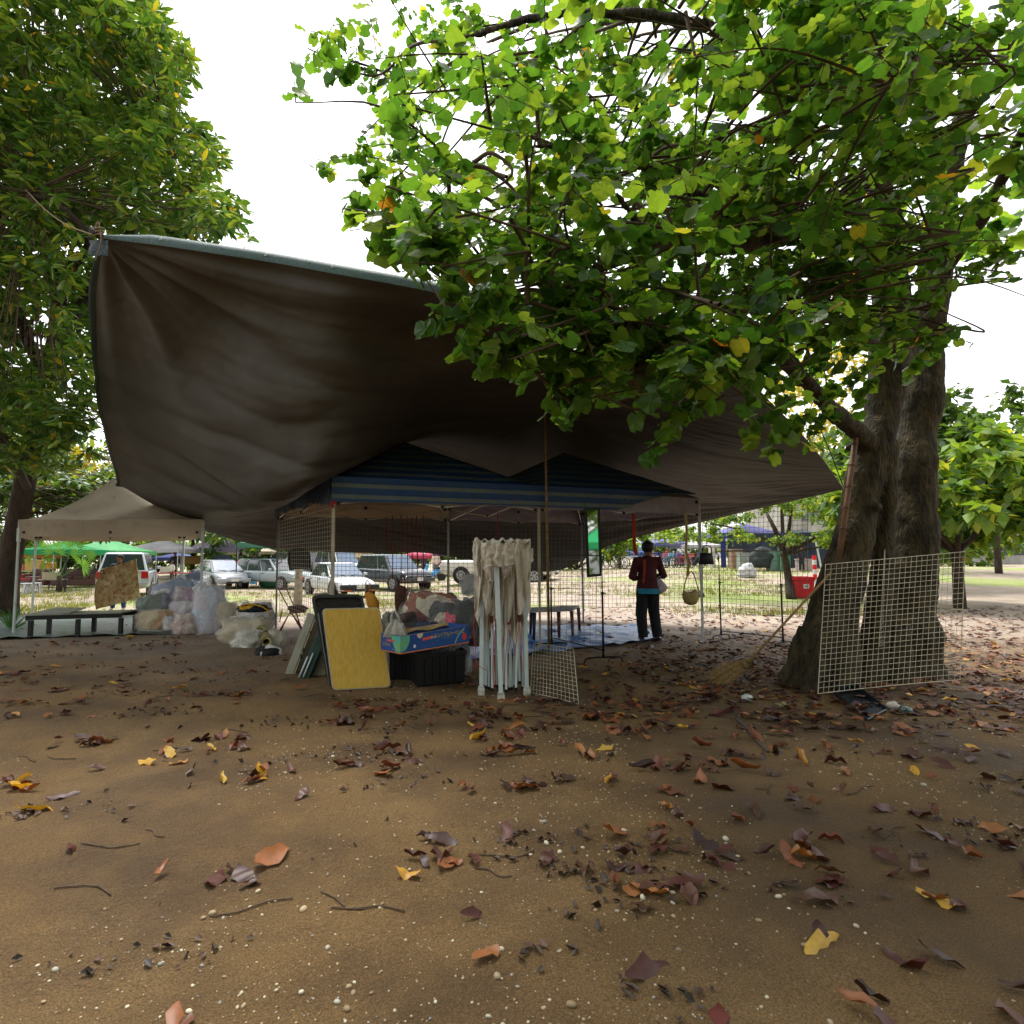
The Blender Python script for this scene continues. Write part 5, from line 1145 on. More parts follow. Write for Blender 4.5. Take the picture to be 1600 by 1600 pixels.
wire_panel('inner wire grid panel between the bamboo pole and the black rack', on(W(858, 1003, 9.3), .06), W(941, 1010, 8.9), W(941, 876, 8.9), W(858, 872, 9.3), 9, 15, .0026, wire_d, grp)
wire_panel('tall wire grid panel behind the standing person', W(908, 950, 13.0), W(1092, 948, 11.2), W(1092, 800, 11.2), W(908, 822, 13.0), 27, 20, .0030, wire_d, grp)
wire_panel('rightmost tall wire grid panel by the red bin', W(1098, 955, 10.4), W(1262, 966, 9.2), W(1262, 788, 9.2), W(1098, 800, 10.4), 23, 22, .0028, wire_d, grp)
# --- clothes rails
ironm = M('black_iron', c(30, 32, 32), c(22, 23, 24), rough=.4, metal=.5); chrome = M('dull_chrome', c(150, 152, 150), rough=.3, metal=.9)
def rack(name, label, p1, p2, ztop, zmid, fl=.28, low=.22, open_=False):
    p1, p2 = Vector(p1), Vector(p2); t = thing(name, label, 'clothes rack', (p1 + p2) / 2, world=True); d = (p2 - p1).normalized(); nrm = Vector((-d.y, d.x, 0))
    for k, p in enumerate((p1, p2)):
        mb = MB(); mb.tube([p + Vector((0, 0, .06)), p + Vector((0, 0, zmid))], .014, 8); mb.build('post', ironm, t, smooth=True)
        mb = MB(); mb.tube([p + Vector((0, 0, zmid)), p + Vector((0, 0, ztop - .08))], .009, 8); mb.build('inner_post', chrome, t, smooth=True)
        mb = MB(); mb.tube([p + Vector((0, 0, zmid - .02)), p + Vector((0, 0, zmid + .02))], .02, 8); mb.tube([p + Vector((0, 0, zmid)), p + Vector((.05, 0, zmid))], .008, 6); mb.build('height_knob', ironm, t, smooth=True)
        mb = MB(); mb.tube(smooth_path([p - nrm * fl + Vector((0, 0, .0)), p - nrm * fl * .85 + Vector((0, 0, .06)), p + Vector((0, 0, .07)), p + nrm * fl * .85 + Vector((0, 0, .06)), p + nrm * fl], 4), .012, 6); mb.build('foot', ironm, t, smooth=True)
        mb = MB(); mb.tube([p + Vector((0, 0, .06)), p + Vector((0, 0, .14))], [.028, .016], 8); mb.build('collar', ironm, t, smooth=True)
    mb = MB(); mb.tube(smooth_path([p1 + Vector((0, 0, ztop - .08)), p1 + d * .05 + Vector((0, 0, ztop)), p2 - d * .05 + Vector((0, 0, ztop)), p2 + Vector((0, 0, ztop - .08))], 4), .009, 8); mb.build('rail', ironm if open_ else chrome, t, smooth=True)
    mb = MB(); mb.tube([p1 + Vector((0, 0, low)), p2 + Vector((0, 0, low))], .009, 6); mb.build('lower_bar', ironm, t, smooth=True)
    return t
q1, q2 = G(862, 1012), G(943, 1035); rack('clothes_rack', 'empty black clothes rack beside the bamboo pole with the mirror above', q1, q2, 1.44, .93, .3, .16, True)
q1, q2 = G(1127, 998), G(1224, 1010); rack('clothes_rack', 'empty black clothes rack with chrome rail beneath the right tarpaulin corner', q1, q2, 1.56, 1.0, .25, .14)
# --- mirror
mt = thing('hanging_mirror', 'tall narrow black-framed mirror hanging from the tent roof', 'mirror', W(927, 850, 8.9), world=True)
m00, m10, m11, m01 = W(917, 902, 8.9), W(941, 900, 8.9), W(937, 793, 8.905), W(913, 793, 8.905)
mb = MB(); rim(mb, m00, m10, m11, m01, .038, .03, .008); mb.build('mirror_frame', M('black_lacquer', c(20, 20, 20), rough=.3), mt)
mm = bpy.data.materials.new('mirror_glass'); mm.use_nodes = True; mm.node_tree.nodes['Principled BSDF'].inputs['Metallic'].default_value = 1; mm.node_tree.nodes['Principled BSDF'].inputs['Roughness'].default_value = .03; mm.node_tree.nodes['Principled BSDF'].inputs['Base Color'].default_value = (.8, .82, .8, 1)
mb = MB(); add_panel(mb, *shrink(m00, m10, m11, m01, .03, 0), .008, .004); mb.build('mirror_glass', mm, mt)
for p in (m01, m11): mb = MB(); mb.tube([p + Vector((.01, 0, 0)), p + Vector((.01, 0, .12))], .003, 4); mb.build('hanging_wire', ironm, mt)
# --- hanging cords and bags
def cord(name, label, cat, pts, r, mat, y, group=None, n=5):
    mb = MB(); mb.tube(smooth_path([W(u, v, y) for u, v in pts], 4), r, n); return tag(mb.build(name, mat, smooth=True), label, cat, group)
dred = M('dark_red_cord', c(140, 32, 40), rough=.8)
for k, (u, v0, v1) in enumerate(((603, 808, 862), (613, 806, 905), (627, 805, 912), (636, 806, 930), (643, 808, 925), (651, 806, 940), (661, 804, 950))):
    cord('hanging_rope', ['leftmost red cord of the cluster behind the front left tent leg', 'second red cord from the left in the cluster', 'third red cord from the left, left of the brown bag', 'red cord hanging right above the brown cloth bag', 'red cord just right of the brown cloth bag', 'second red cord from the right in the cluster', 'rightmost red cord of the cluster, above the bedding'][k], 'cord', [(u, v0), (u + 1, (v0 + v1) / 2), (u + .5, v1)], [.006 + .004 * (i % 4 == 0) for i in range(9)], dred, 9.9, 'red cords hanging under the striped tent')
cord('hanging_rope', 'single red cord hanging just above the folded tent', 'cord', [(778, 800), (777, 825), (777, 842)], .006, dred, 9.0)
def strap(name, label, cat, pts, wpx, mat, y, kn=3):
    rows = [[W(u - wpx / 2, v, y), W(u + .5, v, y - .02), W(u + wpx / 2, v, y + .01)] for u, v in pts]; mb = MB(); mb.slab(rows, .006); return tag(mb.build(name, mat, smooth=True), label, cat)
strap('hanging_strap', 'red and orange cloth strap hanging above the standing person', 'strap', [(990, 803), (991, 830), (991, 850), (994, 866)], 5, M('red_orange_cloth', c(186, 54, 36), c(160, 40, 30), scale=12), 10.2)
strap('hanging_scarf', 'pale yellow scarf hanging beside the right tent leg', 'scarf', [(1071, 800), (1073, 830), (1072, 862), (1076, 880), (1074, 900)], 4, M('straw_cloth', c(190, 172, 110), c(160, 140, 84), scale=20), 10.3)
def hang_bag(name, label, outline, y, th, mat, handle, hr=.007, hmat=None):
    """soft bag: closed outline in pixels, bulged to thickness th"""
    n = len(outline); cu_ = sum(p[0] for p in outline) / n; cv_ = sum(p[1] for p in outline) / n
    t = thing(name, label, 'bag', W(cu_, cv_, y), world=True); mb = MB(); vs = []; fs_ = []
    rings = [(1, 0), (.85, .55), (.55, .9), (.2, 1)]
    for sgn in (-1, 1):
        o = len(vs)
        for s_, d_ in rings: vs += [W(cu_ + (u - cu_) * s_, cv_ + (v - cv_) * s_, y + sgn * d_ * th / 2 + .008 * noise.noise(Vector((u * .2, v * .2, s_ * 3)))) for u, v in outline]
        for r_ in range(3):
            for k in range(n): a = o + r_ * n + k; b = o + r_ * n + (k + 1) % n; fs_.append((a, b, b + n, a + n) if sgn < 0 else (a, a + n, b + n, b))
        fs_.append(tuple(o + 3 * n + k for k in range(n)) if sgn < 0 else tuple(o + 3 * n + k for k in range(n))[::-1])
    mb.add(vs, fs_); o = mb.build('bag_body', mat, t, smooth=True)
    for h in handle: mb = MB(); mb.tube(smooth_path([W(u, v, y) for u, v in h], 5), hr, 6); mb.build('handle', hmat or mat, t, smooth=True)
    return t
mustard = M('mustard_print', c(196, 140, 40), c(160, 104, 28), rough=.8, scale=14, grime=c(80, 50, 24), gpos=(.6, .66))
hang_bag('hanging_bag', 'mustard yellow patterned cloth bag hanging beside the lattice table', [(569,928),(575,925),(582,926),(589,934),(593,942),(592,956),(588,964),(580,960),(574,946)], 8.2, .08, mustard, [[(571,928),(571,912),(574,907),(577,912),(577,927)]], .006)
hang_bag('hanging_bag', 'dark brown patterned cloth bag hanging above the white carrier bag', [(619,918),(624,914),(632,916),(640,924),(637,932),(636,950),(637,968),(628,976),(620,968),(617,948),(616,930)], 8.5, .10, M('brown_print', c(84, 46, 28), c(52, 28, 20), rough=.8, scale=22, grime=c(120, 70, 30), gpos=(.6, .7)), [[(624,918),(625,904),(628,899),(632,904),(633,918)]], .007)
hang_bag('hanging_bag', 'sheer straw-coloured round bag hanging by the right tent leg', [(1067,922),(1073,926),(1080,925),(1087,920),(1091,926),(1092,936),(1088,944),(1079,946),(1070,943),(1066,934)], 10.25, .16, M('straw_weave', c(176, 160, 100), c(140, 122, 70), rough=.9, scale=40), [[(1068,926),(1072,905),(1080,893),(1086,903),(1091,922)]], .010)
hang_bag('handbag', 'small black handbag hooked on the right tent leg', [(1094,864),(1113,864),(1116,882),(1092,882)], 10.15, .10, M('black_leather', c(16, 16, 18), rough=.5), [[(1097,865),(1098,856),(1104,852),(1111,856),(1112,865)]], .009)
jk = M('dark_olive_cloth', c(52, 50, 46), c(38, 36, 34), rough=.9, scale=8, bump=.4)
hang_bag('hanging_jacket', 'dark olive jacket hanging on the left wire grid', [(451,862),(461,857),(467,855),(474,857),(484,862),(486,876),(486,890),(470,889),(452,891),(449,876)], 10.6, .12, jk, [[(463,858),(465,850),(468,847),(469,856)],[(476,858),(477,851)]], .008)
# --- bamboo prop, broom, dustpan, red bin
mb = MB(); a, b = on(W(1284, 1050, 7.0)), W(1338, 676, 6.55); mb.tube([a, (a + b) / 2, b], [.032, .03, .028], 10)
for k in range(12): p = a + (b - a) * ((k + .5) / 12); d = (b - a).normalized(); mb.tube([p - d * .006, p + d * .006], .036, 10)
tag(mb.build('bamboo_stake', M('old_bamboo', c(120, 84, 50), c(88, 60, 36), rough=.6, scale=9), smooth=True), 'thick brown bamboo stake leaning up against the shade tree', 'pole')
br = thing('broom', 'long-handled straw broom leaning against the tree', 'broom', G(1120, 1068), world=True)
h0, h1 = W(1168, 1036, 6.95), W(1300, 893, 6.78); mb = MB(); mb.tube([h0, h1], .014, 8); mb.build('handle', M('pale_stick', c(164, 134, 94), c(130, 104, 70), rough=.7, scale=12), br, smooth=True)
d = (h0 - h1).normalized(); tip = G(1114, 1070); straw = M('broom_straw', c(160, 130, 84), c(112, 88, 54), rough=.9, scale=40, stretch=(1, 1, 1)); mb = MB(); hh = h0 - d * .05; ax = (tip - hh); sd = ax.cross(Vector((0, 1, 0))).normalized()
for k in range(170):
    a = rng.gauss(0, .42); w_ = rng.uniform(-.35, .35); e = hh + ax * rng.uniform(.85, 1.06) + sd * a * .15 + Vector((0, w_ * .16, 0)); e.z = max(e.z, H(e.x, e.y) + .005); mb.tube([hh + sd * a * .02 + Vector((0, w_ * .03, 0)), hh + (e - hh) * .5 + sd * a * .035, e], [.004, .0035, .002], 3, cap=False)
o = mb.build('bristles', straw, br); o['kind'] = 'stuff'
mb = MB(); mb.tube([hh - ax.normalized() * .03, hh + ax * .12], [.022, .03], 10); mb.tube([hh + ax * .2, hh + ax * .24], [.042, .046], 10); mb.build('binding', M('binding_cord', c(120, 98, 64), rough=.9, scale=60), br, smooth=True)
dp = thing('dustpan', 'black plastic dustpan lying among leaves under the cream wire grid', 'dustpan', G(1345, 1118), world=True); dpm = M('dark_slate_plastic', c(38, 44, 50), c(28, 32, 38), rough=.35)
o0, o1, o2, o3 = G(1305, 1090), G(1356, 1128), G(1385, 1112), G(1335, 1082); z_ = Vector((0, 0, .01))
mb = MB(); mb.slab([[o0 + z_, o1 + z_], [o3 + z_, o2 + z_]], .006); mb.build('pan', dpm, dp)
zz = Vector((0, 0, .10)); mb = MB(); mb.slab([[o0 + z_, o1 + z_ ], [o0 + z_ + zz * .5, o1 + z_ + zz * .15]], .005); mb.slab([[o3 + z_, o2 + z_], [o3 + z_ + zz, o2 + z_ + zz * .3]], .005); mb.slab([[o0 + z_, o3 + z_], [o0 + z_ + zz * .5, o3 + z_ + zz]], .005); mb.build('rim', dpm, dp)
mb = MB(); mb.tube([o1 + z_ * 2, o2 + z_ * 2], .006, 6); mb.build('lip', M('pale_plastic_edge', c(110, 124, 130), rough=.4), dp)
mb = MB(); mb.tube([(o0 + o3) / 2 + zz * .6, (o0 + o3) / 2 + Vector((-.1, .25, .12))], .012, 6); mb.build('handle', dpm, dp)
rb = G(1254, 934); t = thing('red_bin', 'bright red lidded plastic box beside the small crooked tree', 'box', rb, rz=R(-14)); D = rb.y; s_ = F / D; wv = 30 / s_; hv = 33 / s_; redm = M('bright_red_plastic', c(206, 24, 40), c(186, 16, 34), rough=.35)
mb = MB(); vs = []
for z, f in ((0, .86), (hv * .82, 1.0)): vs += [(x * wv * f / 1, y * wv * .7 * f, z) for x, y in ((-.5, -.5), (.5, -.5), (.5, .5), (-.5, .5))]
mb.add(vs, [(0, 3, 2, 1), (4, 5, 6, 7), (0, 1, 5, 4), (1, 2, 6, 5), (2, 3, 7, 6), (3, 0, 4, 7)]); mb.build('body', redm, t, bevel=.02, world=False)
mb = MB(); mb.box(0, 0, hv * .9, wv * 1.08, wv * .78, hv * .18); mb.build('lid', redm, t, bevel=.02, world=False)
mb = MB(); mb.box(wv * .1, -wv * .35 - .01, hv * .55, wv * .26, .006, hv * .2); mb.build('label_sticker', whp, t, world=False)
mb = MB(); mb.box(wv * .1, -wv * .35 - .014, hv * .55, wv * .08, .004, hv * .06); mb.build('label_mark', M('green_print', c(60, 120, 70)), t, world=False)
mb = MB(); mb.box(wv * .5 + .005, 0, hv * .55, .006, wv * .26, hv * .36); mb.build('blue_sticker', M('pale_blue_sticker', c(150, 180, 214)), t, world=False)
pp = G(1274, 912); t = thing('marker_post', 'red and white banded marker post behind the red bin', 'post', pp, world=True); hp = 44 / F * pp.y
for k in range(6): mb = MB(); mb.tube([pp + Vector((0, 0, hp * k / 6)), pp + Vector((0, 0, hp * (k + 1) / 6))], 3.0 / F * pp.y, 10); mb.build('band', redm if k % 2 else whp, t, smooth=False)
# --- grey plastic table with dark legs, blue ground sheet
tb = thing('plastic_table', 'low grey-topped table with navy and brown legs standing on the blue sheet', 'table', G(868, 994), world=True); zt = .62
a0, a1, a2, a3 = W(815, 955, 10.2), W(895, 952, 10.6), W(906, 948, 11.4), W(828, 950, 11.0)
for p in (a0, a1, a2, a3): p.z = .52
mb = MB(); add_panel(mb, a0, a1, a2, a3, .035, .05); mb.build('table_top', M('grey_plastic', c(150, 150, 154), rough=.5), tb, bevel=.01)
for (p, m_) in ((a0, 'n'), (a0 + (a1 - a0) * .22, 'n'), (a1, 'b'), (a0 + (a1 - a0) * .72, 'b'), (a3, 'n'), (a2, 'b')):
    ctr = (a0 + a2) / 2; q_ = p + (ctr - p) * .06; mb = MB(); mb.tube([on(q_ + (q_ - ctr) * .05), q_ - Vector((0, 0, .02))], [.022, .034], 8); mb.build('leg', M('navy_plastic', c(30, 44, 66), rough=.5) if m_ == 'n' else M('brown_plastic', c(86, 42, 40), rough=.5), tb, smooth=True)
bs = M('blue_white_sheet', c(44, 112, 196), c(120, 166, 210), rough=.4, scale=3, bump=.6, bscale=9, grime=c(30, 84, 150), gpos=(.45, .6), stretch=(1, 3, 1), detail=6)
def ground_sheet(name, label, corners, mat, nx=46, ny=20, amp=.05, seed=0, fr=3):
    a, b, c_, d = [Vector(G(*p)) for p in corners]; P = []
    for i in range(ny + 1):
        row = []
        for j in range(nx + 1):
            s, t_ = j / nx, i / ny; p = a * (1 - s) * (1 - t_) + b * s * (1 - t_) + c_ * s * t_ + d * (1 - s) * t_
            e = noise.noise(Vector((s * 4, t_ * 4, seed))) * .12; p.x += e; p.y += e * 1.2 * (1 - t_)
            q_ = noise.noise(Vector((p.x * fr, p.y * fr * 1.6, seed))); q2 = noise.noise(Vector((p.x * fr * 3, p.y * fr * 3, seed)))
            row.append(Vector((p.x, p.y, H(p.x, p.y) + .012 + max(0, amp * (.5 + q_) + amp * .3 * q2))))
        P.append(row)
    mb = MB(); mb.slab(P, .003); return tag(mb.build(name, mat, smooth=True), label, 'ground sheet')
ground_sheet('blue_ground_sheet', 'crumpled blue and white sheet spread on the ground under the tent', [(700,1036),(1042,1002),(1005,980),(735,984)], bs, amp=.06)
# --- left: ground sheet, bench
gs = M('silver_green_sheet', c(120, 134, 130), c(78, 94, 90), rough=.35, scale=4, bump=.6, bscale=10, stretch=(1, 3, 1), grime=c(150, 156, 150), gpos=(.55, .65))
ground_sheet('grey_ground_sheet', 'crumpled grey-green sheet spread under the beige tent', [(-70,1000),(345,990),(330,962),(-50,962)], gs, amp=.05, seed=4)
bn = thing('low_bench', 'low black bench with pale grey top standing on the grey sheet', 'bench', G(112, 996), world=True); b0, b1 = G(42, 998), G(188, 993); bh = .40
greytop = M('pale_grey_board', c(160, 164, 152), c(136, 140, 128), rough=.45); blackw = M('black_painted_wood', c(24, 25, 27), rough=.5); ex_ = (b1 - b0); dy_ = Vector((0, .55, 0))
ob = b0 + Vector((-.05, 0, bh)); mb = MB(); obox(mb, ob, ex_ * 1.03, dy_, Vector((0, 0, .025))); mb.build('bench_top', greytop, bn, bevel=.004)
mb = MB(); obox(mb, ob + Vector((0, .0, -.075)), ex_ * 1.03, dy_ * .06, Vector((0, 0, .074))); obox(mb, ob + dy_ * .94 + Vector((0, 0, -.075)), ex_ * 1.03, dy_ * .06, Vector((0, 0, .074))); mb.build('apron', blackw, bn)
for f in (0, .03, .5, .97):
    for g_ in (0, .88):
        if f == .03: continue
        p = b0 + ex_ * f + dy_ * g_; mb = MB(); obox(mb, on(p), Vector((.07, 0, 0)), Vector((0, .06, 0)), Vector((0, 0, bh - .08))); mb.build('leg', blackw, bn, bevel=.004)
mb = MB(); p = ob + Vector((.02, .12, .03)); mb.slab([[p, p + Vector((.68, .02, .01))], [p + Vector((.10, .52, .06)), p + Vector((.66, .52, .06))]], .02)
tag(mb.build('loose_board', greytop), 'loose grey-green board lying on the left end of the black bench', 'board')
# --- left: bags of clothes under the beige tent
g2 = 'clear plastic bags of clothes piled by the beige tent'
sack('clothes_bag', 'big clear bag of blue clothes on top of the pile', 282, 945, 12.4, 92, 52, .7, [c(110, 136, 176), c(70, 98, 140), c(214, 216, 222), c(140, 156, 190)], 21, group=g2, neck=(.25, 0, .02), tilt=-.35, scale=2.6)
sack('clothes_bag', 'tall white and lilac clothes bag standing right of the pile', 326, 992, 11.6, 54, 96, .5, [c(214, 220, 230), c(206, 212, 228), c(196, 212, 232), c(206, 200, 214)], 22, group=g2, neck=(-.1, 0, .06), scale=2.4, amp=.08)
sack('clothes_bag', 'bag with a dark green and lilac quilt at the left of the pile', 243, 958, 12.1, 60, 36, .6, [c(40, 84, 66), c(50, 92, 74), c(120, 124, 160), c(196, 196, 190)], 23, group=g2, neck=(-.25, 0, -.02), tilt=-.3, scale=2.4)
sack('clothes_bag', 'bag of ochre blankets lying at the front of the pile', 243, 984, 11.6, 66, 38, .5, [c(200, 150, 84), c(190, 140, 76), c(196, 176, 130), c(150, 140, 100)], 24, group=g2, neck=(-.2, 0, .0), scale=2.2)
sack('clothes_bag', 'small bag of rose clothes beside the ochre one', 268, 986, 11.5, 26, 30, .35, [c(176, 112, 130), c(200, 190, 190), c(150, 160, 160)], 25, group=g2, neck=(0, 0, .0))
sack('clothes_bag', 'lilac clothes bag in the middle of the pile', 288, 966, 11.8, 42, 34, .5, [c(196, 186, 202), c(212, 206, 214), c(110, 120, 160)], 26, group=g2, neck=(0, 0, .02))
sack('clothes_bag', 'cream and pink clothes bag at the foot of the white leg', 289, 991, 11.45, 40, 40, .4, [c(216, 204, 192), c(222, 210, 198), c(206, 176, 168)], 27, group=g2, neck=(0, 0, .0))
sack('clothes_bag', 'bag with a crimson garment showing near the top of the pile', 290, 950, 12.0, 36, 40, .5, [c(170, 60, 90), c(200, 190, 196), c(180, 150, 170)], 28, group=g2, neck=(-.05, 0, .1))
sack('clothes_bag', 'cream bag leaning between the white bag and the sheet bundle', 352, 978, 11.6, 40, 44, .4, [c(206, 190, 160), c(214, 204, 180)], 29, filmm=film2, group=g2, neck=(-.1, 0, .05))
sack('clear_bag', 'tall pale plastic bag behind the yellow and navy cloth', 400, 990, 11.4, 60, 62, .4, [c(214, 212, 206), c(200, 196, 190)], 30, filmm=film, neck=(-.1, 0, .12), scale=3)
sack('bundle_bag', 'cream plastic bundle under the yellow and navy cloth', 386, 1008, 10.3, 84, 50, .6, [c(190, 178, 146), c(176, 160, 124), c(200, 190, 160)], 31, filmm=film2, neck=(.1, 0, .02), scale=2, amp=.12)
sack('clear_bag', 'crumpled clear plastic bag lying in front of the cream bundle', 388, 1018, 9.7, 46, 38, .4, [c(206, 204, 190), c(180, 176, 160)], 32, filmm=film, neck=(-.05, 0, .08), scale=3, amp=.2)
sack('clear_bag', 'milky plastic bag lying beside the rolled mats', 432, 1014, 9.9, 30, 34, .35, [c(212, 210, 204), c(196, 192, 180)], 33, filmm=film2, neck=(0, 0, .02))
mb = MB(); blob(mb, W(395, 951, 10.6), (.27, .22, .085), 6, .2, 3, ridged=.03); tag(mb.build('navy_cloth', patch_mat('navy_yellow_textile', [c(24, 44, 60), c(20, 36, 52), c(24, 44, 60), c(206, 160, 40)], 5, seed=3), smooth=True), 'navy cloth bundle lying on the cream plastic bundle', 'cloth')
mb = MB(); mb.slab([[W(u, v, 10.45 + dy) for u, v in ((374,953),(380,944),(396,944),(410,948),(420,955),(423,962))] for dy in (-.02, .15, .3)], .02); tag(mb.build('yellow_cloth', M('yellow_cloth', c(216, 166, 36), c(196, 140, 30), bump=.5), smooth=True), 'yellow cloth draped over the navy cloth bundle', 'cloth')
for (u0, v0, u1, v1, y0, y1, lab) in ((416, 1003, 412, 985, 9.5, 10.3, 'short rolled mat lying in front of the cream bundle'), (408, 986, 404, 976, 10.0, 10.6, 'rolled mat lying behind the first rolled mat')):
    a, b = W(u0, v0, y0), W(u1, v1, y1); t = thing('rolled_mat', lab, 'mat', a, group=None, world=True); mb = MB(); mb.tube([a, b], .085, 18, cap=False); mb.tube([a + Vector((0, .002, 0)), b], .05, 14, cap=False)
    mb.add([a + Vector((.085 * math.cos(k * .449), 0, .085 * math.sin(k * .449))) for k in range(14)] + [a + Vector((.05 * math.cos(k * .449), -.002, .05 * math.sin(k * .449))) for k in range(14)], [(k, (k + 1) % 14, 14 + (k + 1) % 14, 14 + k) for k in range(14)])
    mb.build('roll', M('straw_mat', c(176, 164, 116), c(150, 136, 90), rough=.9, scale=20), t, smooth=True)
    mb = MB(); mb.tube([a + (b - a) * .4, a + (b - a) * .48], .089, 18); mb.build('tie_band', blk, t)
mb = MB(); blob(mb, W(419, 1021, 9.05), (.20, .17, .12), 11, .1, 2, ridged=.01); tag(mb.build('helmet_bag', patch_mat('black_white_textile', [c(206, 206, 200), c(24, 22, 26), c(200, 200, 190)], 3.2, seed=9), smooth=True), 'round black and white bundle on the soil before the rolled mats', 'bundle')
# --- red folding chair behind the left tent leg
ch = thing('folding_chair', 'red metal folding chair standing behind the left tent leg', 'chair', G(452, 985), world=True); y_ = 11.6; rm = M('dull_red_metal', c(150, 62, 62), c(120, 48, 48), rough=.5)
for dy in (0, .4):
    for pts in (((434,918),(452,952),(474,990)),((446,915),(462,955),(472,985)),((462,945),(450,962),(437,992)),((440,955),(437,972))):
        mb = MB(); mb.tube([W(u, v, y_ + dy) if v < 984 else on(W(u, v, y_ + dy)) for u, v in pts], .011, 6); mb.build('chair_tube', rm, ch, smooth=True)
mb = MB(); mb.slab([[W(452, 958, y_), W(478, 956, y_)], [W(452, 950, y_ + .4), W(478, 949, y_ + .4)]], .03); mb.build('seat', rm, ch); mb = MB(); mb.slab([[W(437, 921, y_), W(447, 919, y_)], [W(437, 921, y_ + .4), W(447, 919, y_ + .4)]], .02); mb.build('backrest', rm, ch)
mb = MB(); blob(mb, W(465, 950, y_ + .1), (.18, .2, .06), 3, .2); tag(mb.build('folded_cloth', M('brick_cloth', c(120, 56, 54), c(90, 44, 42), bump=.5), smooth=True), 'brick red folded cloth on the seat of the folding chair', 'cloth')
# white-barked post behind the jacket
pw_ = G(465, 948); mb = MB(); mb.tube([pw_ - Vector((0, 0, .05)), pw_ + Vector((.02, 0, 1.0)), pw_ + Vector((.03, 0, 2.6))], [.15, .12, .10], 12)
o = mb.build('pale_trunk', M('lichen_bark', c(176, 166, 146), c(130, 120, 102), rough=.9, scale=6, bump=.6), smooth=True); tag(o, 'pale bare tree trunk behind the hanging olive jacket', 'tree')
# large black tray at the ground next to dustpan: litter
for (u, v, r_, cc, lb) in ((1395, 1108, .05, c(180, 176, 164), 'crumpled pale plastic scrap by the dustpan'), (1417, 1113, .04, c(110, 140, 140), 'round greenish scrap beside the dustpan'), (1225, 1105, .035, c(170, 160, 110), 'pale round stone at the foot of the tree'), (1018, 1012, .03, c(200, 200, 196), 'small white scrap on the ground near the person'), (1168, 1094, .045, c(200, 204, 200), 'torn white plastic scrap among the leaves')):
    mb = MB(); p = G(u, v); blob(mb, p + Vector((0, 0, r_ * .5)), (r_ * 1.2, r_, r_ * .8), u, .3, 3, 12, 8, flat=False); tag(mb.build('scrap', M('scrap_%d' % u, cc, rough=.5), smooth=True), lb, 'litter')
rt = thing('fallen_stick', 'thin curved grey stick lying on the soil before the tree', 'stick', G(1180, 1150), world=True); mb = MB(); mb.tube(smooth_path([G(u, v, .012) for u, v in ((1150,1122),(1168,1138),(1184,1158),(1200,1174))], 5), .012, 6); mb.build('stem', M('grey_stick', c(90, 82, 74), rough=.9), rt, smooth=True)
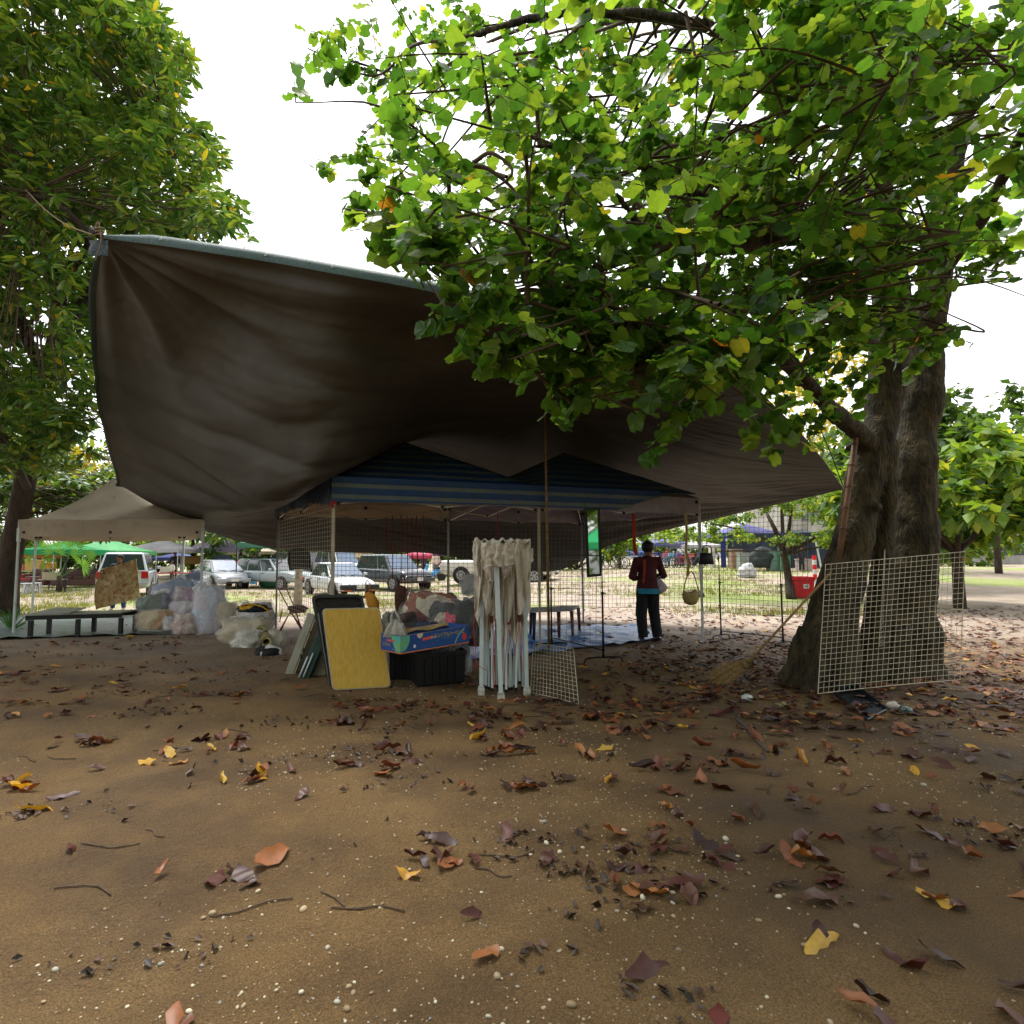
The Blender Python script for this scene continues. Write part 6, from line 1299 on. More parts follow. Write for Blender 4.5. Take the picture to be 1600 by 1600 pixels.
# ================================================================ PEOPLE
skin_m = M('skin', c(150, 104, 78), c(130, 88, 66), rough=.6); hair_m = M('black_hair', c(18, 16, 15), c(12, 11, 11), rough=.55, scale=30, bump=.5, bscale=80)
def person(label, pos, rz, h, shirt, trousers, joints=None, vox=.018, shoes=None, hat=None, hair=True, group=None, extra=None, sleeve=.55, hair_c=None):
    """figure standing at pos, front towards local -y turned by rz; joints in metres for a 1.70 m body"""
    k = h / 1.70; J = dict(head=(0, -.01, 1.585), neck=(0, .01, 1.43), chest=(0, .0, 1.27), waist=(0, 0, 1.04), hip=(0, 0, .93),
             sl=(-.185, .01, 1.38), sr=(.185, .01, 1.38), el=(-.25, .03, 1.10), er=(.25, .03, 1.10), wl=(-.20, -.12, .90), wr=(.20, -.12, .90),
             hl=(-.09, 0, .90), hr=(.09, 0, .90), kl=(-.10, -.02, .49), kr=(.10, -.02, .49), al=(-.11, .02, .09), ar=(.11, .02, .09), tl=(-.13, -.15, .035), tr=(.13, -.15, .035), face=(0, -1, -.1))
    if joints: J.update(joints)
    J = {a: Vector(b) * (k if a != 'face' else 1) for a, b in J.items()}
    t = thing('person', label, 'person', pos, rz, group)
    lk = dict(world=False)
    fd = J['face'].normalized(); sx = fd.cross(Vector((0, 0, 1))).normalized(); hd = J['head']
    b = MB(); b.ell(hd, (.078 * k, .095 * k, .118 * k), 14, 10, Matrix((sx, fd * -1, sx.cross(fd * -1))).transposed()); b.ell(hd + fd * .03 * k - Vector((0, 0, .06 * k)), (.058 * k, .06 * k, .055 * k), 10, 8)
    b.tube([hd - Vector((0, 0, .06 * k)), J['neck'] - Vector((0, 0, .03 * k))], [.055 * k, .06 * k], 10)
    b.ell(J['chest'], (.155 * k, .10 * k, .17 * k), 14, 10); b.ell(J['waist'], (.13 * k, .09 * k, .15 * k), 14, 10); b.ell(J['hip'], (.15 * k, .10 * k, .10 * k), 14, 10)
    for s in 'lr':
        b.tube([J['neck'] - Vector((0, 0, .05 * k)), J['s' + s], J['e' + s], J['w' + s]], [.05 * k, .055 * k, .040 * k, .027 * k], 8)
        w_ = J['w' + s]; d = (w_ - J['e' + s]).normalized(); hp = w_ + d * .055 * k; b.ell(hp, (.035 * k, .035 * k, .045 * k), 8, 6)
        n_ = d.cross(Vector((0, 0, 1))).normalized()
        for q in range(4): f0 = hp + n_ * (.022 * (q - 1.5) * k) + d * .03 * k; b.tube([f0, f0 + d * (.035 + .006 * (q in (1, 2))) * k, f0 + d * .05 * k - Vector((0, 0, .025 * k))], [.010 * k, .009 * k, .007 * k], 6)
        b.tube([hp + n_ * (.03 if s == 'l' else -.03) * k, hp + n_ * (.05 if s == 'l' else -.05) * k + d * .035 * k], [.011 * k, .008 * k], 6)
        b.tube([J['h' + s], J['k' + s], J['a' + s]], [.085 * k, .058 * k, .038 * k], 10); b.tube([J['a' + s], J['t' + s]], [.04 * k, .032 * k], 8)
    # face: nose, ears
    b.ell(hd + fd * .098 * k - Vector((0, 0, .012 * k)), (.012 * k, .016 * k, .02 * k), 6, 5)
    for s in (-1, 1): b.ell(hd + sx * .078 * k * s, (.012 * k, .02 * k, .03 * k), 6, 5)
    o = b.build('body', skin_m, t, world=False); remesh(o, vox * .8)
    if vox < .017:
        for s in (-1, 1):
            e = MB(); e.ell(hd + fd * .088 * k + sx * .03 * k * s + Vector((0, 0, .01 * k)), (.012 * k, .008 * k, .007 * k), 8, 6); e.build('eye', M('eye', c(30, 24, 20), rough=.2), t, world=False)
        e = MB(); e.tube([hd + fd * .092 * k - sx * .022 * k - Vector((0, 0, .055 * k)), hd + fd * .097 * k - Vector((0, 0, .056 * k)), hd + fd * .092 * k + sx * .022 * k - Vector((0, 0, .055 * k))], .006 * k, 6); e.build('mouth', M('lips', c(120, 66, 58), rough=.5), t, world=False)
    if hair:
        b = MB(); b.ell(hd + Vector((0, 0, .035 * k)) - fd * .022 * k, (.108 * k, .118 * k, .114 * k), 16, 12, Matrix((sx, fd * -1, sx.cross(fd * -1))).transposed())
        for q in range(len(b.v)):
            p = Vector(b.v[q]); dd = (p - hd).dot(fd); n_ = noise.noise(p * 30) * .006
            if dd > .05 * k and p.z < hd.z + .05 * k: p = p - fd * (dd - .05 * k)
            b.v[q] = tuple(p + (p - hd).normalized() * n_)
        b.build('hair', hair_c or hair_m, t, smooth=True, world=False, sub=1)
    if hat:
        b = MB(); b.ell(hd + Vector((0, 0, .06 * k)), (.10 * k, .11 * k, .09 * k), 12, 8); b.tube([hd + Vector((0, 0, .055 * k)), hd + Vector((0, 0, .07 * k))], .17 * k, 14); b.build('hat', hat, t, smooth=True, world=False)
    b = MB(); c0 = J['chest']; b.ell(c0 + Vector((0, 0, .03 * k)), (.190 * k, .125 * k, .165 * k), 16, 12); b.ell(J['waist'], (.178 * k, .125 * k, .20 * k), 16, 12)
    b.tube([c0, J['waist'], J['hip'] - Vector((0, 0, .04 * k))], [.15 * k, .165 * k, (.182 if vox > .017 else .195) * k], 16)
    b.tube([J['neck'] + Vector((0, 0, .01 * k)), J['neck'] - Vector((0, 0, .08 * k))], [.062 * k, .11 * k], 12)
    for s in 'lr':
        e = J['e' + s] + (J['w' + s] - J['e' + s]) * sleeve
        b.tube([J['neck'] - Vector((0, 0, .06 * k)), J['s' + s], J['e' + s], e], [.07 * k, .078 * k, .070 * k, .062 * k], 10); b.ell(J['e' + s], (.068 * k,) * 3, 8, 6)
    o = b.build('shirt', shirt, t, world=False); remesh(o, vox, .018 if vox < .017 else .012, .10)
    b = MB(); b.ell(J['hip'], (.165 * k, .118 * k, .10 * k), 14, 8)
    for s in 'lr': b.tube([J['h' + s], J['k' + s], J['a' + s] + Vector((0, 0, -.01 * k))], [(.098 if vox > .017 else .108) * k, (.082 if vox > .017 else .096) * k, (.068 if vox > .017 else .084) * k], 12)
    o = b.build('trousers', trousers, t, world=False); remesh(o, vox, .02 if vox < .017 else .01, .09)
    for s in 'lr':
        b = MB(); b.ell((J['a' + s] + J['t' + s]) / 2 - Vector((0, 0, .02 * k)), (.045 * k, .13 * k, .035 * k), 10, 8); b.build('shoe', shoes or M('dark_shoe', c(38, 34, 32), rough=.6), t, smooth=True, world=False)
    if extra: extra(t, J, k)
    return t
maroon = M('maroon_cloth', c(84, 26, 36), c(62, 18, 28), rough=.85, scale=5, bump=.3, bscale=20); darkpant = M('dark_teal_cloth', c(22, 28, 32), c(16, 20, 24), rough=.85, scale=6, bump=.3, bscale=24)
def main_extra(t, J, k):
    # orange chain pattern down the back
    om = M('orange_print', c(200, 112, 50)); om2 = M('bright_orange_embroidery', c(226, 104, 26), rough=.6)
    for i in range(11):
        z = 1.36 - i * .036; x = .10 + .02 * (i / 11) + (.006 if i % 2 else -.006); y = .134 + .018 * math.sin(math.pi * min(1, i / 9))
        mb = MB(); cc = Vector((x, y, z)) * k; mb.tube([cc + Vector((.015 * math.cos(a), 0, .024 * math.sin(a))) for a in [q * math.pi / 5 for q in range(11)]], .0042, 5, cap=False); mb.build('embroidery_link', om2, t, smooth=True, world=False)
    mb = MB(); P = [[Vector((.190 * k * math.cos(a), .190 * k * math.sin(a), (.90 - .045 * r_) * k)) for a in [q * 2 * math.pi / 30 for q in range(31)]] for r_ in range(3)]
    mb.slab(P, .004); mb.build('undershirt_hem', M('turquoise_cloth', c(40, 140, 170), rough=.8), t, smooth=True, world=False)
    mb = MB(); blob(mb, (.0, -.03 * k, .64 * k), (.05, .04, .12), 3, .1); mb.build('hanging_pouch', M('dark_red_pouch', c(92, 26, 40), rough=.7), t, smooth=True, world=False)
pm_ = G(1014, 1002)
person('person in maroon top and dark trousers standing with back turned under the tent', pm_, R(184), 1.69, maroon, darkpant,
       dict(head=(-.045, -.06, 1.565), face=(-.62, -.75, -.35), neck=(-.01, .0, 1.425), el=(-.285, -.02, 1.12), wl=(-.17, -.24, 1.06), er=(.27, .02, 1.10), wr=(.14, -.24, 1.06), kl=(-.11, -.03, .49), kr=(.12, -.01, .49), al=(-.14, .03, .085), ar=(.12, .05, .085), tl=(-.19, -.12, .035), tr=(.14, -.10, .035)), vox=.013, extra=main_extra, sleeve=.8)
hb = W(1032, 912, pm_.y - .12); 
hang_bag('patterned_pouch', 'white patterned pouch held at the side of the person in maroon', [(1026,903),(1034,906),(1044,918),(1040,924),(1031,929),(1027,920)], pm_.y - .1, .06, M('white_floral', c(196, 190, 196), c(150, 130, 150), scale=40), [[(1028,905),(1030,900),(1034,906)]], .004)
# the person carrying a stained sheet
ps = G(184, 954); person('person in jeans half hidden behind the stained cream sheet they carry', ps, R(8), 1.55, M('dark_navy_cloth', c(40, 44, 56)), M('blue_jeans', c(56, 90, 150), c(40, 66, 116)), dict(kl=(-.11, -.02, .49), kr=(.13, -.02, .49), al=(-.16, .0, .09), ar=(.17, 0, .09), tl=(-.18, -.14, .04), tr=(.2, -.14, .04), el=(-.30, -.06, 1.12), wl=(-.34, -.24, 1.15), er=(.30, -.06, 1.12), wr=(.34, -.24, 1.20)), shoes=M('white_shoe', c(210, 210, 208)))
ys = ps.y - .38; sm = M('stained_sheet', c(196, 180, 142), c(160, 132, 88), rough=.9, scale=3.5, bump=.4, grime=c(140, 90, 46), gpos=(.46, .62), detail=8)
cor = [(150, 953), (219, 933), (213, 874), (158, 890)]
P = []
for i in range(17):
    row = []
    for j in range(25):
        s, t_ = j / 24, i / 16; a, b_, c_, d_ = [Vector((*q, 0)) for q in cor]; q = a * (1 - s) * (1 - t_) + b_ * s * (1 - t_) + c_ * s * t_ + d_ * (1 - s) * t_
        dx = -6 * math.sin(math.pi * t_) * (1 - s) ** 2; row.append(W(q.x + dx + 1.2 * noise.noise(Vector((s * 5, t_ * 5, 1))), q.y + 2 * noise.noise(Vector((s * 4, t_ * 3, 7))), ys + .05 * math.sin(s * 7) + .07 * abs(math.sin(s * 4.3 + 1)) + .03 * noise.noise(Vector((s * 9, t_ * 7, 3)))))
    P.append(row)
mb = MB(); mb.slab(P, .03); tag(mb.build('stained_sheet', sm, smooth=True), 'large stained cream sheet held up in front of the silver pickup', 'sheet')
gp_ = 'shoppers and sellers among the far stalls'
for (lb, u, v, hpx, sh, trz, rz_) in (('person in a dark top bending over the clothes rail by the grey hatchback', 397, 905, 40, c(40, 44, 56), c(50, 46, 60), 60), ('person in a pale top beside the lilac tent leg', 375, 902, 38, c(190, 196, 206), c(60, 60, 80), -40),
    ('seller with dark hair standing under the white tent', 272, 905, 42, c(52, 48, 50), c(60, 50, 50), 20), ('seller in white sitting low beside the red counter', 268, 912, 34, c(210, 204, 196), c(90, 80, 74), -30),
    ('person in an orange hat and pale shirt by the blue scooter', 681, 903, 40, c(214, 196, 180), c(96, 100, 130), 10), ('rider in grey with a white helmet next to the blue scooter', 662, 903, 38, c(90, 96, 116), c(60, 64, 76), 30),
    ('cyclist in a tan shirt among the bicycles', 968, 888, 32, c(196, 150, 90), c(110, 90, 70), 40), ('person in black seated before the dark mesh stall', 1253, 893, 38, c(30, 34, 40), c(34, 40, 50), -20), ('shopper in a red shirt far behind the bicycles', 1043, 886, 26, c(170, 60, 60), c(50, 60, 90), 0)):
    p = G(u, v); h_ = min(1.75, max(1.25, hpx / F * p.y)); person(lb, p, R(rz_), h_, M('shirt_%s' % lb[:28].replace(' ', '_'), sh), M('pants_%s' % lb[:28].replace(' ', '_'), trz), vox=.026, group=gp_, hat=M('orange_hat', c(216, 110, 50)) if 'orange hat' in lb else (whp if 'helmet' in lb else None))

# ================================================================ VEHICLES
def car_paint(name, col): 
    m = M(name, col, tuple(k * .9 for k in col[:3]) + (1,), rough=.28, scale=2, coat=.6, spec=.5, grime=tuple(k * .62 for k in col[:3]) + (1,), gpos=(.6, .9)); return m
glass = M('car_glass', c(44, 54, 60), c(36, 46, 52), rough=.06, spec=.9, scale=1.5, coat=1.0); shade_glass = M('windscreen_with_sunshade', c(104, 120, 142), c(88, 104, 126), rough=.22, spec=.4, coat=.15)
tyre_m = M('tyre_rubber', c(34, 34, 34), rough=.8); rim_m = M('alloy_rim', c(168, 170, 172), rough=.35, metal=.6); dark_tr = M('dark_trim', c(30, 31, 33), rough=.55); lamp_m = M('headlight_glass', c(206, 212, 214), c(150, 156, 160), rough=.12, spec=.8, scale=20); red_l = M('tail_light', c(170, 22, 26), rough=.2); amber = M('amber_light', c(214, 104, 30), rough=.2); plate_m = M('number_plate', c(206, 206, 198), rough=.5)
def vehicle(label, front, ang, style, paint, L_=4.3, Wd=1.7, Hh=1.42, scr=glass, wr=.31, from_rear=False, group='vehicles parked on the open ground', cat='car', bumper_dark=False, name='parked_car', rim_style=6, rack=False):
    """front: ground point under the front centre; ang: heading of the car's nose from -y towards +x"""
    f = Vector((math.sin(ang), -math.cos(ang), 0)); ctr = Vector(front) - f * L_ / 2 * (-1 if from_rear else 1)
    t = thing(name, label, cat, on(ctr), math.atan2(f.y, f.x), group); K = dict(world=False)
    zb = .22 if style != 'suv' and style != 'pickup' else .34; belt = Hh * .62; hood = Hh * .60
    X = L_ / 2; w = Wd / 2
    P_ = dict(sedan=[(-X, .78, zb + .12, belt - .04), (-X + .06, .92, zb + .04, belt), (-X + .5, .98, zb, belt + .03), (-X + 1.3, 1, zb, belt + .02), (0, 1, zb, belt), (X - 1.35, 1, zb, belt - .01), (X - .7, .97, zb, hood - .08), (X - .22, .90, zb + .02, hood - .18), (X - .06, .80, zb + .06, hood - .26), (X, .72, zb + .14, hood - .34)],
              hatch=[(-X, .82, zb + .12, belt), (-X + .05, .94, zb + .04, belt + .03), (-X + .5, .99, zb, belt + .03), (0, 1, zb, belt), (X - 1.25, 1, zb, belt - .01), (X - .7, .97, zb, hood - .04), (X - .24, .90, zb + .02, hood - .13), (X - .07, .80, zb + .06, hood - .22), (X, .70, zb + .14, hood - .32)],
              suv=[(-X, .88, zb + .1, belt), (-X + .05, .96, zb, belt + .04), (-X + .5, 1, zb, belt + .03), (0, 1, zb, belt), (X - 1.3, 1, zb, belt), (X - .6, .98, zb, hood + .0), (X - .2, .93, zb + .02, hood - .06), (X - .05, .86, zb + .05, hood - .16), (X, .8, zb + .12, hood - .3)],
              pickup=[(-X, .95, zb + .1, belt - .02), (-X + .03, .97, zb + .02, belt), (-X + .5, 1, zb, belt), (0, 1, zb, belt), (X - 1.4, 1, zb, belt), (X - .6, .98, zb, hood - .04), (X - .2, .93, zb + .02, hood - .12), (X - .05, .86, zb + .05, hood - .2), (X, .8, zb + .12, hood - .32)])[style]
    prof = [(0, 1.0), (.62, .985), (.88, .955), (.965, .88), (1.0, .66), (1.0, .4), (.985, .16), (.93, .0)]
    mb = MB(); rows = []
    for (x, wf, z0, z1) in P_:
        half = [(a * w * wf, z0 + (z1 - z0) * b) for a, b in prof]; ring = [(x, y_, z_) for y_, z_ in half] + [(x, -y_, z_) for y_, z_ in half[:0:-1]]; rows.append(ring)
    n = len(rows[0]); vs = [p for r_ in rows for p in r_]; fs_ = [(i * n + k, i * n + (k + 1) % n, (i + 1) * n + (k + 1) % n, (i + 1) * n + k) for i in range(len(rows) - 1) for k in range(n)]
    fs_ += [tuple(range(n)), tuple((len(rows) - 1) * n + k for k in range(n))[::-1]]; mb.add(vs, fs_)
    cb = dict(sedan=(-X + .75, X - 1.15, -X + 1.25, X - 1.95), hatch=(-X + .10, X - .95, -X + .55, X - 1.9), suv=(-X + .04, X - 1.15, -X + .25, X - 1.85), pickup=(-X + 2.0 if Wd > 0 else 0, X - 1.15, -X + 2.2, X - 1.95))[style]
    if style == 'pickup' and rack == 'cap': cb = (-X + .04, X - 1.15, -X + .28, X - 1.95)
    z0, z1 = belt - .04, Hh - .03; wb, wt = w * .90, w * .70
    C_ = [(cb[0], z0), (cb[1], z0), (cb[3], z1), (cb[2], z1)]
    def cabin(sx, zz, wy): return Vector((sx, wy, zz))
    base = [cabin(cb[0], z0, -wb), cabin(cb[1], z0, -wb), cabin(cb[1], z0, wb), cabin(cb[0], z0, wb)]; top = [cabin(cb[2], z1, -wt), cabin(cb[3], z1, -wt), cabin(cb[3], z1, wt), cabin(cb[2], z1, wt)]
    top2 = [cabin(cb[2] + .15, Hh, -wt * .85), cabin(cb[3] - .15, Hh, -wt * .85), cabin(cb[3] - .15, Hh, wt * .85), cabin(cb[2] + .15, Hh, wt * .85)]
    o = MB(); o.v = []; o.add(base + top + top2, [(0, 1, 5, 4), (1, 2, 6, 5), (2, 3, 7, 6), (3, 0, 4, 7), (4, 5, 9, 8), (5, 6, 10, 9), (6, 7, 11, 10), (7, 4, 8, 11), (8, 9, 10, 11)])
    body = mb.build('body', paint, t, smooth=True, bevel=0, world=False); body.modifiers.new('s', 'SUBSURF').render_levels = 1
    o.build('cabin', paint, t, bevel=.05, smooth=True, world=False)
    def pane(a, b, c_, d, mt, nm, m=.07, off=.012, split=1):
        a, b, c_, d = map(Vector, (a, b, c_, d)); nn = (b - a).cross(d - a).normalized()
        mid_ = (a + c_) / 2; 
        if nn.dot(mid_ - Vector(((cb[0] + cb[1]) / 2, 0, (z0 + z1) / 2))) < 0: nn = -nn
        for q in range(split):
            s0, s1 = q / split + .02 * (q > 0), (q + 1) / split - .02 * (q < split - 1)
            def B(s, t_): return a * (1 - s) * (1 - t_) + b * s * (1 - t_) + c_ * s * t_ + d * (1 - s) * t_
            lm = m if q == 0 else .0; rm_ = m if q == split - 1 else 0
            pts = [B(s0 + lm, m * 1.1), B(s1 - rm_, m * 1.1), B(s1 - rm_, 1 - m * 1.1), B(s0 + lm, 1 - m * 1.1)]
            g_ = MB(); cc = sum(pts, Vector()) / 4
            g_.add([p + nn * off for p in pts] + [p + nn * (off - .02) for p in pts], [(0, 1, 2, 3), (0, 4, 5, 1), (1, 5, 6, 2), (2, 6, 7, 3), (3, 7, 4, 0)]); g_.build(nm, mt, t, world=False)
            g2_ = MB(); pts2 = [cc + (p - cc) * 1.07 for p in pts]; g2_.add([p + nn * (off - .006) for p in pts2] + [p + nn * (off - .03) for p in pts2], [(0, 1, 2, 3), (0, 4, 5, 1), (1, 5, 6, 2), (2, 6, 7, 3), (3, 7, 4, 0)]); g2_.build('window_seal', dark_tr, t, world=False)
    pane(base[1], base[2], top[2], top[1], scr, 'windscreen', .05); pane(base[3], base[0], top[0], top[3], glass, 'rear_window', .08)
    ns = 3 if style == 'suv' else 2
    if style == 'pickup' and rack != 'cap': ns = 2
    pane(base[0], base[1], top[1], top[0], glass, 'side_window', .06, split=ns); pane(base[2], base[3], top[3], top[2], glass, 'side_window', .06, split=ns)
    for xx in (X - .80, -X + .82 if style != 'pickup' else -X + 1.05):
        for s in (-1, 1):
            a = MB(); a.tube([(xx, s * (w * .985), wr), (xx, s * (w + .006), wr)], wr * 1.17, 24); a.build('wheel_arch', dark_tr, t, world=False)
            a = MB(); ys_ = [w * .8, w * .82, w - .01, w + .02]; a.tube([(xx, s * q, wr) for q in ys_], [wr * .93, wr, wr, wr * .9], 24)
            wh = a.build('wheel', tyre_m, t, world=False, smooth=False); r_ = MB(); r_.tube([(xx, s * (w + .0), wr), (xx, s * (w + .026), wr)], wr * .64, 20); rr_ = r_.build('rim', rim_m, wh, world=False)
            for q in range(rim_style):
                an = q * 6.283 / rim_style + .3; g_ = MB(); ca, sa = math.cos(an), math.sin(an); g_.box(xx + ca * wr * .36, s * (w + .03), wr + sa * wr * .36, wr * .2, .012, wr * .17, Matrix.Rotation(-an, 3, 'Y')); g_.build('spoke_gap', dark_tr, wh, world=False)
    fx = X - .015
    for s in (-1, 1):
        g_ = MB(); obx = [(X - .20, s * w * .80, hood - .40), (X - .03, s * w * .46, hood - .40), (X - .06, s * w * .46, hood - .27), (X - .23, s * w * .80, hood - .25)]
        g_.add([Vector(p) + Vector((.03, s * .01, 0)) for p in obx] + [Vector(p) - Vector((.1, 0, 0)) for p in obx], [(0, 1, 2, 3) if s < 0 else (3, 2, 1, 0), (0, 4, 5, 1), (1, 5, 6, 2), (2, 6, 7, 3), (3, 7, 4, 0)]); g_.build('headlight', lamp_m, t, world=False)
        g_ = MB(); g_.box(X - .06, s * w * .58, hood - .50, .10, .26, .07); g_.build('indicator', amber if bumper_dark else lamp_m, t, world=False, bevel=.01)
        g_ = MB(); g_.box(-X + .02, s * w * .80, belt - .18, .10, w * .26, .24 if style in ('suv', 'pickup') else .15); g_.build('tail_light', red_l, t, world=False, bevel=.01)
        g_ = MB(); mx_ = cb[1] - .35; g_.box(mx_, s * (w + .06), belt + .05, .10, .16, .12); g_.build('wing_mirror', paint, t, world=False, bevel=.03)
        for q in (0, 1):
            xx = cb[1] - .95 - q * .95
            if xx < -X + .8: continue
            g_ = MB(); g_.box(xx, s * (w + .004), belt - .14, .15, .03, .03); g_.build('door_handle', dark_tr, t, world=False, bevel=.008)
            g_ = MB(); g_.box(xx - .18, s * (w * 1.0 + .001), (belt + zb) / 2 + .0, .012, .012, belt - zb - .22); g_.build('door_gap', dark_tr, t, world=False)
    g_ = MB(); g_.box(X - .02, 0, hood - .34, .06, w * .84, .10); g_.build('grille', dark_tr, t, world=False, bevel=.01)
    for q in range(3): g_ = MB(); g_.box(X + .012, 0, hood - .37 + q * .03, .012, w * .8, .008); g_.build('grille_bar', rim_m, t, world=False)
    g_ = MB(); g_.box(X - .06, 0, zb + .20, .24, w * 1.86, .20); g_.build('bumper', dark_tr if bumper_dark else paint, t, world=False, bevel=.05)
    g_ = MB(); g_.box(-X + .06, 0, zb + .16, .22, w * 1.86, .18); g_.build('bumper', paint if style != 'pickup' else rim_m, t, world=False, bevel=.05)
    g_ = MB(); g_.box(X + .07, 0, zb + .10, .02, w * .9, .10); g_.build('air_intake', dark_tr, t, world=False, bevel=.01)
    g_ = MB(); g_.box(X + .075, 0, zb + .22, .012, .36, .15); g_.build('number_plate', plate_m, t, world=False)
    for s in (-1, 1): g_ = MB(); g_.tube([(cb[1] - .02, s * .12, belt + .0), (cb[1] - .14, s * .55, belt + .05)], .01, 4); g_.build('wiper', dark_tr, t, world=False)
    return t
A = lambda d: R(d)
vehicle('grey hatchback with a sunshade behind its windscreen parked beside the clothes bags', G(366, 921), A(38), 'hatch', car_paint('silver_grey_paint', c(150, 156, 162)), 4.2, 1.7, 1.40, shade_glass)
vehicle('white saloon with a dark front bumper parked behind the rear wire grid', G(563, 935), A(34), 'sedan', car_paint('white_paint', c(206, 210, 214)), 4.2, 1.66, 1.34, shade_glass, bumper_dark=True)
vehicle('dark grey off-roader parked behind the white saloon', G(655, 924), A(38), 'suv', car_paint('dark_grey_paint', c(44, 52, 60)), 4.5, 1.78, 1.66, shade_glass, wr=.36)
vehicle('white pickup with a roof rack over its bed seen side-on past the tent leg', G(868, 906), A(72), 'pickup', car_paint('ivory_paint', c(206, 202, 188)), 5.3, 1.75, 1.7, glass, wr=.35, cat='pickup', name='pickup_truck')
vehicle('silver pickup with its canopy open behind the person carrying the sheet', G(190, 938), A(203), 'pickup', car_paint('silver_paint', c(176, 182, 188)), 5.0, 1.78, 1.72, glass, wr=.36, from_rear=True, cat='pickup', name='pickup_truck', rack='cap')
vehicle('silver station wagon behind the hanging olive jacket', G(478, 921), A(58), 'suv', car_paint('silver_blue_paint', c(150, 162, 166)), 4.5, 1.72, 1.5, glass)
vehicle('grey off-roader parked behind the browsing shoppers', G(405, 908), A(-30), 'suv', car_paint('pewter_paint', c(120, 126, 128)), 4.6, 1.8, 1.75, glass, wr=.37)
vehicle('white estate car far behind the grey hatchback', G(345, 905), A(20), 'suv', car_paint('cool_white_paint', c(196, 200, 206)), 4.4, 1.7, 1.55, shade_glass)
vehicle('white minivan in the row behind the dark off-roader', G(560, 908), A(40), 'suv', car_paint('plain_white_paint', c(196, 200, 204)), 4.5, 1.75, 1.85, shade_glass)
# roof rack on the ivory pickup, canopy strut
def bike(label, base, rz, col, group, full=True):
    t = thing('bicycle', label, 'bicycle', base, rz, group); fm = M('bike_%s' % col[0], col[1], rough=.35)
    for x in (-.5, .5):
        mb = MB(); mb.tube([(x + .31 * math.cos(a), 0, .33 + .31 * math.sin(a)) for a in [k * 2 * math.pi / 20 for k in range(21)]], .02, 5, cap=False); wh = mb.build('wheel', tyre_m, t, world=False)
        mb = MB(); [mb.tube([(x, 0, .33), (x + .3 * math.cos(k * .7854), 0, .33 + .3 * math.sin(k * .7854))], .004, 3) for k in range(8)]; o = mb.build('spokes', rim_m, wh, world=False); o['kind'] = 'stuff'
    mb = MB(); mb.tube([(-.5, 0, .33), (-.05, 0, .30), (-.15, 0, .78), (-.5, 0, .33)], .015, 5); mb.tube([(-.12, 0, .68), (.34, 0, .74), (-.05, 0, .30)], .018, 5); mb.tube([(.5, 0, .33), (.36, 0, .70), (.32, 0, .90)], .016, 5); mb.build('frame', fm, t, world=False)
    mb = MB(); mb.tube([(.26, -.25, .98), (.32, -.1, .95), (.32, .1, .95), (.26, .25, .98)], .012, 5); mb.build('handlebar', dark_tr, t, world=False)
    mb = MB(); mb.ell((-.17, 0, .86), (.14, .07, .035), 8, 5); mb.build('saddle', dark_tr, t, world=False)
    if full: mb = MB(); mb.box(.5, 0, .84, .26, .28, .22); mb.build('basket', fm, t, world=False)
    return t
bg_ = 'bicycles in the row before the far canopies'
cols = [('blue', c(60, 100, 170)), ('red', c(190, 50, 60)), ('green', c(70, 150, 70)), ('violet', c(120, 90, 170)), ('white', c(200, 204, 206)), ('orange', c(220, 110, 60)), ('pink', c(210, 120, 140)), ('sky blue', c(110, 160, 200))]
bus_ = [(947,0),(957,4),(968,7),(979,4),(990,0),(1022,1),(1029,6),(1036,0),(1043,7),(1050,2),(1057,3),(1064,1),(1070,5),(1077,6),(1083,3)]
place = ['leftmost of the row beside the cyclist', 'second from the left end of the row', 'beneath the cyclist in tan', 'just right of the cyclist in tan', 'nearest the hanging orange strap', 'just right of the standing person', 'second to the right of the standing person', 'third to the right of the standing person', 'behind the straw coloured scarf, fourth from the person', 'in the middle of the right-hand group', 'right of the middle of the group', 'left of the yellow scarf', 'directly behind the yellow scarf', 'second from the right end of the row', 'at the right end of the row near the black handbag']
for k, (u, ci) in enumerate(bus_):
    p = G(u, 887.5 + (k % 3) * .4); bike('%s bicycle %s' % (cols[ci][0], place[k]), p, R(-70 + 25 * math.sin(k * 2.3) if k > 4 else 10 + 30 * math.sin(k)), cols[ci], bg_, k % 2 == 0)
sc_ = G(676, 909); t = thing('motor_scooter', 'sky blue motor scooter parked beside the dark off-roader', 'scooter', sc_, R(215)); sb = car_paint('sky_blue_paint', c(50, 150, 214))
for x in (-.6, .6): mb = MB(); mb.tube([(x, -.06, .27), (x, .06, .27)], .27, 16); mb.build('wheel', tyre_m, t, world=False)
for nm, pts, r_ in (('leg_shield', [(.58, 0, .45), (.42, 0, .75), (.34, 0, .98)], [.10, .15, .10]), ('floorboard', [(.4, 0, .38), (.0, 0, .32)], [.12, .14]), ('rear_body', [(.05, 0, .45), (-.35, 0, .62), (-.78, 0, .70)], [.13, .17, .09])): mb = MB(); mb.tube(smooth_path(pts, 4) if len(pts) > 2 else pts, [r_[0] + (r_[-1] - r_[0]) * k / 8 for k in range(9)] if len(pts) > 2 else r_, 8); mb.build(nm, sb, t, world=False, smooth=True)
mb = MB(); mb.ell((-.35, 0, .80), (.38, .13, .06), 10, 6); mb.build('seat', dark_tr, t, world=False, smooth=True); mb = MB(); mb.tube([(.28, -.32, 1.04), (.34, 0, 1.02), (.28, .32, 1.04)], .02, 6); mb.build('handlebar', dark_tr, t, world=False)
